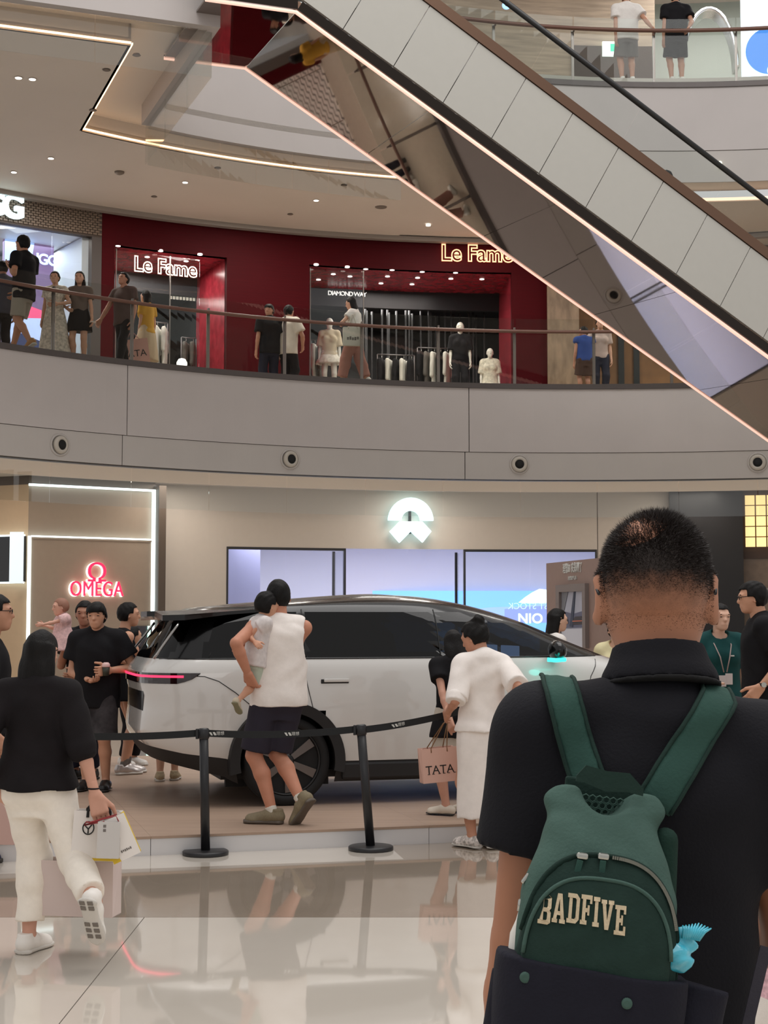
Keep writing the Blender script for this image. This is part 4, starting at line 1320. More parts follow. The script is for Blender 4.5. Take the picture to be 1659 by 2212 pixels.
# ------------------------------------------------------------------ people: smooth solids meshed by surface nets
V3 = lambda *a: np.array(a, dtype=float)
def unit(v):
    v = np.asarray(v, float)
    return v / (np.linalg.norm(v) + 1e-12)
def rotm(yaw=0, pitch=0, roll=0):
    """yaw about z, then pitch about x (positive looks down), roll about y"""
    cy, sy = math.cos(yaw), math.sin(yaw)
    cp, sp_ = math.cos(-pitch), math.sin(-pitch)
    cr, sr = math.cos(roll), math.sin(roll)
    Rz = np.array([[cy, -sy, 0], [sy, cy, 0], [0, 0, 1]])
    Rx = np.array([[1, 0, 0], [0, cp, -sp_], [0, sp_, cp]])
    Ry = np.array([[cr, 0, sr], [0, 1, 0], [-sr, 0, cr]])
    return Rz @ Rx @ Ry
def dense(zs, vals, n=64):
    """smooth resampling of a table"""
    zs = np.asarray(zs, float)
    q = np.linspace(zs[0], zs[-1], n)
    out = []
    for v in vals:
        v = np.broadcast_to(np.asarray(v, float), zs.shape)
        m_ = np.gradient(v, zs)
        i = np.clip(np.searchsorted(zs, q) - 1, 0, len(zs) - 2)
        h = zs[i + 1] - zs[i]
        t = (q - zs[i]) / h
        a = (2 * t ** 3 - 3 * t ** 2 + 1) * v[i] + (t ** 3 - 2 * t ** 2 + t) * h * m_[i] + (-2 * t ** 3 + 3 * t ** 2) * v[i + 1] + (t ** 3 - t ** 2) * h * m_[i + 1]
        out.append(a)
    return q, out

class Fld:
    def __init__(s, h):
        s.h = h
        s.it = []
        s.wr = None
    def _a(s, lo, hi, fn, k, op):
        s.it.append((np.asarray(lo, float), np.asarray(hi, float), fn, k, op))
        return s
    def cap(s, a, b, ra, rb=None, k=.02, op='u', flat=None, f=1.0, ends=False):
        a, b = np.asarray(a, float), np.asarray(b, float)
        rb = ra if rb is None else rb
        ab = b - a
        L2 = float(ab @ ab) + 1e-12
        L = math.sqrt(L2)
        n = None if flat is None else unit(flat)
        def fn(X, Y, Z):
            x, y, z = X - a[0], Y - a[1], Z - a[2]
            t = (x * ab[0] + y * ab[1] + z * ab[2]) / L2
            tc = np.clip(t, 0, 1)
            x, y, z = x - tc * ab[0], y - tc * ab[1], z - tc * ab[2]
            if n is not None:
                q = (x * n[0] + y * n[1] + z * n[2]) * (1 / f - 1)
                x, y, z = x + q * n[0], y + q * n[1], z + q * n[2]
            d = np.sqrt(x * x + y * y + z * z) - (ra + (rb - ra) * tc)
            if ends:
                d = np.maximum(d, (t - 1) * L)
            return d
        m_ = max(ra, rb) * 1.02
        return s._a(np.minimum(a, b) - m_, np.maximum(a, b) + m_, fn, k, op)
    def ell(s, c, r, R=None, k=.02, op='u'):
        c, r = np.asarray(c, float), np.asarray(r, float) * np.ones(3)
        Q = np.eye(3) if R is None else R
        mn = float(r.min())
        def fn(X, Y, Z):
            x, y, z = X - c[0], Y - c[1], Z - c[2]
            u = (x * Q[0, 0] + y * Q[1, 0] + z * Q[2, 0]) / r[0]
            v = (x * Q[0, 1] + y * Q[1, 1] + z * Q[2, 1]) / r[1]
            w = (x * Q[0, 2] + y * Q[1, 2] + z * Q[2, 2]) / r[2]
            q = np.sqrt(u * u + v * v + w * w)
            q2 = np.sqrt((u / r[0]) ** 2 + (v / r[1]) ** 2 + (w / r[2]) ** 2) + 1e-9
            return q * (q - 1) / q2
        e = np.abs(Q) @ r
        return s._a(c - e, c + e, fn, k, op)
    def box(s, c, half, R=None, rad=.01, k=.01, op='u'):
        c, hf = np.asarray(c, float), np.asarray(half, float)
        Q = np.eye(3) if R is None else R
        def fn(X, Y, Z):
            x, y, z = X - c[0], Y - c[1], Z - c[2]
            d = [np.abs(x * Q[0, i] + y * Q[1, i] + z * Q[2, i]) - (hf[i] - rad) for i in range(3)]
            o = np.sqrt(sum(np.maximum(q, 0) ** 2 for q in d))
            return o + np.minimum(np.maximum(np.maximum(d[0], d[1]), d[2]), 0) - rad
        e = np.abs(Q) @ hf
        return s._a(c - e, c + e, fn, k, op)
    def loft(s, O, R, zs, a, b, cx=0, cy=0, k=.02, op='u', n=2.0):
        O = np.asarray(O, float)
        q, (A, B, CX, CY) = dense(zs, (a, b, cx, cy))
        A = np.maximum(A, .004); B = np.maximum(B, .004)
        z0, z1 = zs[0], zs[-1]
        def fn(X, Y, Z):
            x, y, z = X - O[0], Y - O[1], Z - O[2]
            u = x * R[0, 0] + y * R[1, 0] + z * R[2, 0]
            v = x * R[0, 1] + y * R[1, 1] + z * R[2, 1]
            w = x * R[0, 2] + y * R[1, 2] + z * R[2, 2]
            aa, bb = np.interp(w, q, A), np.interp(w, q, B)
            u = np.abs(u - np.interp(w, q, CX)) / aa
            v = np.abs(v - np.interp(w, q, CY)) / bb
            r = np.sqrt(u * u + v * v) if n == 2 else (u ** n + v ** n) ** (1 / n)
            d = (r - 1) * np.minimum(aa, bb)
            return np.maximum(d, np.maximum(z0 - w, w - z1))
        mx = float(max(A.max(), B.max())) + float(max(np.abs(CX).max(), np.abs(CY).max()))
        ends = [O + R[:, 2] * z0, O + R[:, 2] * z1]
        return s._a(np.minimum(*ends) - mx, np.maximum(*ends) + mx, fn, k, op)
    def plane(s, p, n, k=0):
        """keep the side the normal points away from"""
        p, n = np.asarray(p, float), unit(n)
        fn = lambda X, Y, Z: (X - p[0]) * n[0] + (Y - p[1]) * n[1] + (Z - p[2]) * n[2]
        return s._a(p, p, fn, k, 'i')
    def wrinkle(s, amp, freq=(30, 30, 9), seed=0):
        s.wr = (amp, freq, seed)
        return s
    def field(s):
        h = s.h
        us = [i for i in s.it if i[4] == 'u']
        lo = np.min([i[0] for i in us], axis=0) - 3 * h
        hi = np.max([i[1] for i in us], axis=0) + 3 * h
        n = np.ceil((hi - lo) / h).astype(int) + 1
        ax = [(lo[i] + h * np.arange(n[i])).astype(np.float32) for i in range(3)]
        Dd = np.full(tuple(n), .5, np.float32)
        for l, u, fn, k, op in s.it:
            if op == 'i':
                a0, a1 = np.zeros(3, int), n
            else:
                mg = k + 2 * h
                a0 = np.clip(np.floor((l - mg - lo) / h).astype(int), 0, n)
                a1 = np.clip(np.ceil((u + mg - lo) / h).astype(int) + 1, 0, n)
                if np.any(a1 <= a0): continue
            sl = tuple(slice(a0[i], a1[i]) for i in range(3))
            X = ax[0][sl[0]][:, None, None]; Y = ax[1][sl[1]][None, :, None]; Z = ax[2][sl[2]][None, None, :]
            d = fn(X, Y, Z).astype(np.float32)
            o = Dd[sl]
            if op == 'u':
                if k > 0:
                    g = np.maximum(k - np.abs(o - d), 0) / k
                    Dd[sl] = np.minimum(o, d) - g * g * k * .25
                else:
                    Dd[sl] = np.minimum(o, d)
            elif op == 's':
                if k > 0:
                    g = np.maximum(k - np.abs(o + d), 0) / k
                    Dd[sl] = np.maximum(o, -d) + g * g * k * .25
                else:
                    Dd[sl] = np.maximum(o, -d)
            else:
                Dd[sl] = np.maximum(o, d)
        if s.wr:
            amp, fq, sd_ = s.wr
            X = ax[0][:, None, None]; Y = ax[1][None, :, None]; Z = ax[2][None, None, :]
            w = np.sin(fq[0] * X + 3 * np.sin(fq[2] * Z + sd_) + sd_) * np.sin(fq[1] * Y + 2 * np.sin(fq[2] * .8 * Z + 1.7 * sd_)) + .6 * np.sin(fq[2] * 1.6 * Z + 4 * X + 6 * Y + sd_) * np.sin(fq[0] * .4 * X + sd_ * 2)
            Dd += (amp * w).astype(np.float32)
        s.lo, s.D = lo, Dd
        return lo, Dd
    def net(s):
        lo, Dd = s.field()
        h = s.h
        S = Dd < 0
        c = S[:-1, :-1, :-1].astype(np.int8)
        cnt = c.copy()
        for i, j, k in ((1, 0, 0), (0, 1, 0), (0, 0, 1), (1, 1, 0), (1, 0, 1), (0, 1, 1), (1, 1, 1)):
            cnt += S[i:S.shape[0] - 1 + i, j:S.shape[1] - 1 + j, k:S.shape[2] - 1 + k]
        act = (cnt > 0) & (cnt < 8)
        idx = np.argwhere(act)
        ids = np.full(act.shape, -1, np.int32)
        ids[act] = np.arange(len(idx))
        cor = [(i, j, k) for i in (0, 1) for j in (0, 1) for k in (0, 1)]
        val = np.stack([Dd[idx[:, 0] + i, idx[:, 1] + j, idx[:, 2] + k] for i, j, k in cor], 1)
        acc = np.zeros((len(idx), 3)); num = np.zeros(len(idx))
        for a in range(8):
            for b in range(a + 1, 8):
                dlt = np.array(cor[b]) - np.array(cor[a])
                if np.abs(dlt).sum() != 1: continue
                va, vb = val[:, a], val[:, b]
                m_ = (va < 0) != (vb < 0)
                t = np.where(m_, va / np.where(m_, va - vb, 1), 0)
                acc += np.where(m_[:, None], np.array(cor[a]) + t[:, None] * dlt, 0)
                num += m_
        vert = lo + h * (idx + acc / np.maximum(num, 1)[:, None])
        quads = []
        for axx in range(3):
            o1, o2 = [(1, 2), (2, 0), (0, 1)][axx]
            sl0 = [slice(None)] * 3; sl1 = [slice(None)] * 3
            sl0[axx] = slice(0, -1); sl1[axx] = slice(1, None)
            A_, B_ = S[tuple(sl0)], S[tuple(sl1)]
            e = np.argwhere(A_ != B_)
            ok = (e[:, o1] > 0) & (e[:, o2] > 0) & (e[:, o1] < act.shape[o1]) & (e[:, o2] < act.shape[o2])
            e = e[ok]
            if len(e) == 0: continue
            sg = A_[tuple(e.T)]
            def cid(d1, d2):
                q = e.copy(); q[:, o1] -= d1; q[:, o2] -= d2
                return ids[tuple(q.T)]
            q = np.stack([cid(1, 1), cid(0, 1), cid(0, 0), cid(1, 0)], 1)
            q[~sg] = q[~sg][:, ::-1]
            quads.append(q)
        quads = np.concatenate(quads) if quads else np.zeros((0, 4), int)
        quads = quads[(quads >= 0).all(1)]
        return vert, quads
    # probing of the solid, used to lay straps on clothes
    def sample(s, p):
        i = (np.asarray(p) - s.lo) / s.h
        i = np.clip(i, 0, np.array(s.D.shape) - 1.001)
        b = i.astype(int)
        t = i - b
        c = s.D[b[0]:b[0] + 2, b[1]:b[1] + 2, b[2]:b[2] + 2]
        c = c[0] * (1 - t[0]) + c[1] * t[0]
        c = c[0] * (1 - t[1]) + c[1] * t[1]
        return c[0] * (1 - t[2]) + c[1] * t[2]
def mesh_np(name, parts, m_, parent=None):
    off = 0
    vs, fs = [], []
    for v, q in parts:
        vs.append(v); fs.append(q + off); off += len(v)
    v = np.concatenate(vs); q = np.concatenate(fs)
    me = bpy.data.meshes.new(name)
    me.vertices.add(len(v)); me.vertices.foreach_set('co', v.astype(np.float32).ravel())
    me.loops.add(len(q) * 4); me.loops.foreach_set('vertex_index', q.astype(np.int32).ravel())
    me.polygons.add(len(q)); me.polygons.foreach_set('loop_start', np.arange(len(q), dtype=np.int32) * 4)
    me.polygons.foreach_set('use_smooth', np.ones(len(q), bool))
    me.update(calc_edges=True)
    me.validate()
    return obj(name, me, m_, parent)
def blob(name, m_, parent, h, build):
    f = Fld(h)
    build(f)
    return mesh_np(name, [f.net()], m_, parent)

def ik(a, t, l1, l2, hint):
    a, t = np.asarray(a, float), np.asarray(t, float)
    d = t - a
    L = min(np.linalg.norm(d), .998 * (l1 + l2))
    n = unit(d)
    x = (l1 * l1 - l2 * l2 + L * L) / (2 * L)
    hh = math.sqrt(max(l1 * l1 - x * x, 0))
    hp = unit(np.asarray(hint, float) - n * (np.asarray(hint, float) @ n))
    return a + n * x + hp * hh, a + n * L

SKIN = {}
def skin(r=205, g=158, b=132):
    return mat('skin_%d' % r, rgb(r, g, b), .5, spec=.35, vary=.05, vscale=14)
m_hair = mat('black_hair', rgb(15, 12, 11), .58, spec=.22, vary=.3, vscale=60, bump=.35, bscale=180, stretch=(1, 1, .12))
m_lip = mat('lips', rgb(168, 92, 84), .5)
m_eye = mat('dark_eye', rgb(26, 20, 18), .25)

class Human:
    def __init__(s, label, loc, rz=0, H=1.7, fem=False, w=1.0, lean=0, lean_side=0, hipz=0, hands=None, feet=None, head=(0, 0), res=.014, sk=None, group=None, name='person', face=True, hs=1.0, palm=None, curl=None, twist=0, fingers=True, shw=1.0, shz=0):
        s.root = empty(name, loc, math.radians(rz), label, 'person' if name == 'person' else 'mannequin', group)
        s.H, s.fem, s.w, s.res, s.face, s.fingers = H, fem, w, res, face, fingers
        s.sk = sk or skin()
        s.Rt = rotm(twist * math.pi / 180, lean * math.pi / 180, lean_side * math.pi / 180)
        s.P = V3(0, 0, .53 * H + hipz)
        T = lambda x, y, z: s.P + s.Rt @ V3(x, y, z)
        s.T = T
        sx = shw * (.093 if fem else .108) * H * (w if w < 1.05 else 1 + (w - 1) * .7)
        s.sh = {'L': T(-sx, -.005 * H, .274 * H + shz), 'R': T(sx, -.005 * H, .274 * H + shz)}
        s.neck = T(0, -.005 * H, .305 * H)
        s.ntop = T(0, .012 * H, .335 * H)
        s.Rh = rotm(head[0] * math.pi / 180, head[1] * math.pi / 180, head[2] * math.pi / 180 if len(head) > 2 else 0)
        s.hh = .137 * H * hs
        s.hc = s.ntop + s.Rh @ V3(0, .012 * H, .072 * H + (hs - 1) * .05 * H)
        s.hand, s.elb, s.hdir = {}, {}, {}
        hands = hands or {}
        for k, sg in (('L', -1), ('R', 1)):
            t, hint = hands.get(k, (None, None))
            if t is None:
                t = s.sh[k] + V3(sg * .035 * H, .035 * H, -.322 * H)
            if hint is None:
                hint = V3(sg * .35, -1, -.1)
            s.elb[k], s.hand[k] = ik(s.sh[k], t, .178 * H, .152 * H, hint)
            s.hdir[k] = unit(s.hand[k] - s.elb[k])
        s.palm = {'L': V3(1, .2, 0), 'R': V3(-1, .2, 0)}
        if palm: s.palm.update({k: np.asarray(v, float) for k, v in palm.items()})
        s.curl = {'L': .35, 'R': .35}
        if curl: s.curl.update(curl)
        s.hip, s.knee, s.ank, s.fd = {}, {}, {}, {}
        feet = feet or {}
        for k, sg in (('L', -1), ('R', 1)):
            hp = T(sg * .052 * H, 0, -.012 * H)
            pos, yaw, pitch = feet.get(k, ((sg * .055 * H, 0, 0), sg * -8, 0))
            a = V3(pos[0], pos[1], pos[2] + .048 * H)
            y, pt = math.radians(yaw), math.radians(pitch)
            f = V3(-math.sin(y) * math.cos(pt), math.cos(y) * math.cos(pt), -math.sin(pt))
            sd_ = unit(np.cross(f, V3(0, 0, 1)))
            u = np.cross(sd_, f)
            s.hip[k] = hp
            s.knee[k], s.ank[k] = ik(hp, a, .243 * H, .242 * H, f + V3(0, 0, .01))
            s.fd[k] = (f, sd_, u)
        s.tb = (dict(t=[-.085, -.05, -.01, .05, .10, .15, .20, .245, .275, .300], a=[.06, .094, .100, .082, .072, .076, .085, .087, .074, .034], b=[.045, .064, .070, .056, .049, .053, .060, .054, .044, .032])
                if fem else dict(t=[-.085, -.05, -.01, .05, .10, .15, .20, .245, .275, .300], a=[.06, .090, .097, .092, .088, .092, .102, .106, .092, .038], b=[.045, .064, .068, .062, .058, .061, .067, .062, .050, .036]))
        s.hs = []
    def torso(s, f, off=0, t0=None, t1=None, straight=False, k=.02, flare=0, bel=0):
        H = s.H
        t = np.array(s.tb['t']); a = np.array(s.tb['a']) * s.w; b = np.array(s.tb['b']) * (s.w if s.w < 1 else 1 + (s.w - 1) * 1.2)
        if straight:
            i = 6
            a[:i] = np.maximum(a[:i], a[i] * .97); b[:i] = np.maximum(b[:i], b[i] * .95)
        q = np.linspace(t[0] if t0 is None else t0, t[-1] if t1 is None else t1, 14)
        aa = np.interp(q, t, a); bb = np.interp(q, t, b)
        if flare:
            g = np.clip((.15 - q) / .3, 0, 1) * flare
            aa, bb = aa + g, bb + g
        f.loft(s.P, s.Rt, q * H, aa * H + off, bb * H + off, 0, np.interp(q, t, [0, 0, -.004, -.002, 0, .003, .002, -.004, -.006, -.006]) * H, k=k)
        return f
    def yoke(s, f, off=0, k=.03):
        H = s.H
        for K in 'LR':
            f.cap(s.T(0, -.012 * H, .302 * H), s.sh[K], .028 * H + off, .029 * H + off, k=k)
    def body(s, arms=True):
        H = s.H
        f = Fld(s.res)
        s.torso(f, 0)
        s.yoke(f)
        if s.fem and s.H > 1.4:
            for sg in (-1, 1):
                f.ell(s.T(sg * .042 * H, .045 * H, .195 * H), (.036 * H, .03 * H, .036 * H), k=.03)
        f.cap(s.neck - s.Rt @ V3(0, 0, .02 * H), s.ntop, (.030 if s.fem else .0345) * H, (.027 if s.fem else .031) * H, k=.02)
        g = .85 if s.fem else 1.0
        for K in 'LR':
            f.cap(s.sh[K], s.elb[K], .030 * H * g, .0235 * H * g, k=.03)
            m_ = s.elb[K] * .7 + s.hand[K] * .3
            f.cap(s.elb[K], m_, .0235 * H * g, .025 * H * g, k=.01)
            f.cap(m_, s.hand[K], .025 * H * g, .0155 * H * g, k=.01)
            f.cap(s.hip[K], s.knee[K], .048 * H, .034 * H, k=.02)
            fd = s.fd[K][0]
            bk = -unit(np.array([fd[0], fd[1], 0]))
            c = s.knee[K] * .68 + s.ank[K] * .32 + bk * .010 * H
            f.cap(s.knee[K], c, .032 * H, .0335 * H, k=.02)
            f.cap(c, s.ank[K], .0335 * H, .0195 * H, k=.02)
            fo, sd_, u = s.fd[K]
            f.cap(s.ank[K], s.ank[K] + fo * .075 * H - u * .028 * H, .02 * H, .014 * H, k=.02)
        parts = [f.net()]
        s.head_vq = s.head_net()
        parts.append(s.head_vq)
        for K in 'LR':
            parts.append(s.hand_net(K))
        s.body_obj = mesh_np('body', parts, s.sk, s.root)
        if s.face: s.features()
        return s
    def hp_(s, x, y, z):
        return s.hc + s.Rh @ (V3(x, y, z) * s.hh)
    def skull(s, f, off=0, k=.02):
        q = s.hh
        f.ell(s.hp_(0, -.055, .10), V3(.325, .415, .385) * q + off, s.Rh, k=k)
        return f
    def head_net(s):
        q = s.hh
        f = Fld(min(.0085, s.res * .6))
        s.skull(f)
        f.ell(s.hp_(0, .10, -.14), V3(.265, .29, .33) * q, s.Rh, k=.05 * q * 4)
        f.ell(s.hp_(0, .25, -.40), V3(.13, .12, .09) * q, s.Rh, k=.2 * q)
        f.cap(s.hp_(0, .36, .05), s.hp_(0, .445, -.11), .035 * q, .06 * q, k=.08 * q)
        f.ell(s.hp_(0, .33, .10), V3(.24, .07, .045) * q, s.Rh, k=.1 * q)
        f.ell(s.hp_(0, .36, -.265), V3(.11, .05, .045) * q, s.Rh, k=.08 * q)
        for sg in (-1, 1):
            f.ell(s.hp_(sg * .145, .42, .02), V3(.085, .055, .05) * q, s.Rh, k=.06 * q, op='s')
            f.ell(s.hp_(sg * .145, .325, .015), V3(.075, .055, .045) * q, s.Rh, k=.03 * q)
            er = s.Rh @ rotm(sg * -.45)
            f.ell(s.hp_(sg * .345, -.05, -.03), V3(.035, .10, .165) * q, er, k=.05 * q)
            f.ell(s.hp_(sg * .36, -.01, -.02), V3(.03, .05, .09) * q, er, k=.03 * q, op='s')
        f.cap(s.neck, s.hc - s.Rh @ V3(0, .10 * q, .25 * q), (.030 if s.fem else .0345) * s.H + .003, (.028 if s.fem else .032) * s.H + .003, k=.1 * q)
        return f.net()
    def hand_net(s, K):
        H = s.H
        L = .108 * H
        w, d = s.hand[K], s.hdir[K]
        n = s.palm[K] - d * (s.palm[K] @ d)
        n = unit(n)
        sd_ = np.cross(d, n) * (1 if K == 'R' else -1)   # points to the thumb side
        # thumb side must face forward for a hanging hand
        f = Fld(.0055 if s.res < .012 else min(.0075, s.res * .55))
        c = s.curl[K]
        f.cap(w - d * .04 * H, w, .0165 * H, .0155 * H, k=.01)
        for i in range(4):
            b0 = w + sd_ * (.012 - .008 * i) * H
            b1 = w + d * .5 * L + sd_ * (.020 - .0135 * i) * H
            f.cap(b0, b1, .0105 * H, .0085 * H, k=.012)
            ln = (.44, .5, .46, .36)[i] * L
            p, dd_ = b1, d
            for j, fr in enumerate((.45, .32, .25)):
                a = c * (1.0, 1.25, .9)[j]
                dd_ = unit(dd_ * math.cos(a) + n * math.sin(a)) if j == 0 else unit(dd_ * math.cos(a) + unit(n - dd_ * (n @ dd_)) * math.sin(a)) if abs(n @ dd_) < .95 else unit(dd_ * math.cos(a) - d * math.sin(a))
                e = p + dd_ * ln * fr
                f.cap(p, e, .0062 * H * (1 - .1 * j), .0058 * H * (1 - .14 * j), k=.003)
                p = e
        b0 = w + d * .12 * L + sd_ * .016 * H
        b1 = b0 + (d * .30 + sd_ * .22 + n * .12) * L
        b2 = b1 + (d * .22 + sd_ * .04 + n * .12) * L
        f.cap(b0, b1, .011 * H, .008 * H, k=.008)
        f.cap(b1, b2, .0075 * H, .006 * H, k=.004)
        return f.net()
    def features(s):
        q = s.hh
        def el(name, c, r, m_, R=None):
            bm = bmesh.new()
            bmesh.ops.create_icosphere(bm, subdivisions=2, radius=1)
            Rr = s.Rh if R is None else R
            for v in bm.verts:
                p = Rr @ (np.array(v.co) * np.asarray(r) * q) + s.hp_(*c)
                v.co = p
            me = bpy.data.meshes.new(name); bm.to_mesh(me); bm.free()
            for p in me.polygons: p.use_smooth = True
            return obj(name, me, m_, s.root)
        for sg in (-1, 1):
            el('eye', (sg * .145, .358, .015), (.062, .03, .022), m_eye)
            el('eyebrow', (sg * .15, .375, .115), (.085, .025, .017), m_hair, s.Rh @ rotm(0, 0, sg * .1))
        el('mouth', (0, .39, -.262), (.095, .03, .022), m_lip)
    # ---- hair
    def hair_region(s, f, zf, zn, ye):
        q = s.hh
        def fn(X, Y, Z):
            x, y, z = X - s.hc[0], Y - s.hc[1], Z - s.hc[2]
            R = s.Rh
            v = (x * R[0, 1] + y * R[1, 1] + z * R[2, 1]) / q
            w = (x * R[0, 2] + y * R[1, 2] + z * R[2, 2]) / q
            a = zf - w
            b = np.maximum(v - ye, zn - w)
            c = np.maximum(v - .17, .03 - w)
            def sm(p, r, k=.10):
                g = np.maximum(k - np.abs(p - r), 0) / k
                return np.minimum(p, r) - g * g * k * .25
            return sm(sm(a, b), c) * q
        f._a(V3(0, 0, 0), V3(0, 0, 0), fn, 0, 'i')
    def hair(s, style='short', m_=None, thick=.05, line=None, extra=None):
        q = s.hh
        f = Fld(min(.009, s.res * .7))
        s.skull(f, thick * q)
        if style in ('short', 'crop'):
            f.ell(s.hp_(0, -.10, -.1), V3(.30, .33, .28) * q + thick * q * .4, s.Rh, k=.05)
        if style == 'fringe':
            f.ell(s.hp_(0, .20, .22), V3(.29, .22, .18) * q, s.Rh, k=.05)
            f.ell(s.hp_(0, -.12, -.12), V3(.33, .33, .3) * q, s.Rh, k=.05)
        if style in ('bun', 'up'):
            f.ell(s.hp_(0, -.12, -.08), V3(.33, .34, .28) * q, s.Rh, k=.05)
            if style == 'bun': f.ell(s.hp_(0, -.36, .44), V3(.22, .2, .2) * q, s.Rh, k=.02)
        zf = {'fringe': .15, 'bun': .30, 'up': .30}.get(style, .27) if line is None else line[1]
        s.hair_region(f, zf, -.33 if style not in ('bun', 'up') else -.30, -.06 if style != 'fringe' else .0)
        f.wrinkle(thick * q * .22, (85, 85, 30), s.H * 9)
        parts = [f.net()]
        if style in ('long', 'bob'):
            f = Fld(min(.011, s.res * .8))
            ln = extra or (1.5 if style == 'long' else .75)
            s_l = [.15, .0, -ln * .25, -ln * .5, -ln * .8, -ln]
            f.loft(s.hp_(0, -.16, 0), s.Rh, np.array(s_l[::-1]) * q, np.array([.33, .40, .425, .42, .38, .34]) * q, np.array([.14, .20, .26, .29, .30, .29]) * q, 0, np.array([-.10, -.12, -.10, -.06, 0, 0]) * q, k=.02)
            f.ell(s.hp_(0, -.05, .1), V3(.355, .46, .43) * q, s.Rh, k=.03)
            s.hair_region(f, .30, -9, -.02)
            parts = [f.wrinkle(.003, (70, 50, 4), 1).net()]
        s.hair_obj = mesh_np('hair', parts, m_ or m_hair, s.root)
        return s
    # ---- clothes
    def top(s, m_, hem=.46, sleeve=.55, loose=.012, name='shirt', flare=0, wr=.003, cuff=None, neck_cut=0, tank=False, straight=True, sl_loose=None, res=None, post=None, tuck=None):
        H = s.H
        f = Fld(res or s.res)
        off = .008 + loose
        s.torso(f, off, t0=hem - .53, straight=straight, flare=flare)
        if tank:
            for K in 'LR':
                f.cap(s.T(0, -.012 * H, .295 * H), s.sh[K] * .75 + s.neck * .25, .026 * H + off, .026 * H + off, k=.02)
            for K, sg in (('L', -1), ('R', 1)):
                f.ell(s.sh[K] + s.Rt @ V3(sg * .018 * H, .0 * H, -.045 * H), V3(.042, .075, .095) * H, s.Rt, k=.008, op='s')
        else:
            s.yoke(f, off)
            if s.fem and s.H > 1.4:
                for sg in (-1, 1):
                    f.ell(s.T(sg * .042 * H, .045 * H, .195 * H), V3(.036, .03, .036) * H + off, k=.03)
            sl = off * 1.1 if sl_loose is None else sl_loose
            if sleeve > 0:
                for K in 'LR':
                    if sleeve <= 1:
                        e = s.sh[K] + (s.elb[K] - s.sh[K]) * sleeve
                        f.cap(s.sh[K], e, .031 * H + sl, .028 * H + sl * 1.35, k=.025, ends=True)
                    else:
                        e = s.elb[K] + (s.hand[K] - s.elb[K]) * (sleeve - 1)
                        f.cap(s.sh[K], s.elb[K], .031 * H + sl, .026 * H + sl, k=.025)
                        f.cap(s.elb[K], e, .026 * H + sl, (.020 * H + sl) if cuff is None else cuff, k=.015, ends=True)
        if neck_cut:
            f.ell(s.neck + s.Rt @ V3(0, .02 * H, .018 * H), V3(.045, .05, .03 + neck_cut) * H, s.Rt, k=.006, op='s')
        if wr: f.wrinkle(wr, (26, 22, 11), s.H * 7 + len(s.root.name))
        s.shirt_f = f
        o = mesh_np(name, [f.net()], m_, s.root)
        return o
    def legs(s, m_, length=.9, loose=.012, name='shorts', waist=.575, wr=.0025, hemr=None):
        """length 0..1 along the thigh, 1..2 along the shin"""
        H = s.H
        f = Fld(s.res)
        s.torso(f, .008 + loose * .5, t0=-.105, t1=waist - .53)
        for K in 'LR':
            if length <= 1:
                e = s.hip[K] + (s.knee[K] - s.hip[K]) * length
                f.cap(s.hip[K], e, .050 * H + loose * .8, .041 * H + loose * 1.6 if hemr is None else hemr, k=.03, ends=True)
            else:
                f.cap(s.hip[K], s.knee[K], .052 * H + loose * .8, .038 * H + loose, k=.03)
                e = s.knee[K] + (s.ank[K] - s.knee[K]) * (length - 1)
                fd = s.fd[K][0]
                c = s.knee[K] * .68 + s.ank[K] * .32 - unit(np.array([fd[0], fd[1], 0])) * .012 * H
                f.cap(s.knee[K], c, .038 * H + loose, .036 * H + loose, k=.02)
                f.cap(s.knee[K], e, .038 * H + loose, .027 * H + loose * 1.3 if hemr is None else hemr, k=.02, ends=True)
        if wr: f.wrinkle(wr, (24, 24, 14), s.H * 5)
        return mesh_np(name, [f.net()], m_, s.root)
    def skirt(s, m_, hem=.3, top=.63, flare=.05, name='skirt', wr=.004, off=.012):
        H = s.H
        f = Fld(s.res)
        a0 = float(np.interp(top - .53, s.tb['t'], s.tb['a'])) * s.w
        z = [hem, hem + (.53 - hem) * .5, .53, .58, top]
        a = [.098 * s.w + flare, .100 * s.w + flare * .6, .102 * s.w + .004, .09 * s.w + .004, a0 + .003]
        b = [.072 + flare * .9, .073 + flare * .5, .073, .062, .052]
        f.loft(V3(s.P[0], s.P[1], 0), np.eye(3), np.array(z) * H, np.array(a) * H + off, np.array(b) * H + off, k=.01)
        if wr: f.wrinkle(wr, (40, 34, 3), 2)
        return mesh_np(name, [f.net()], m_, s.root)
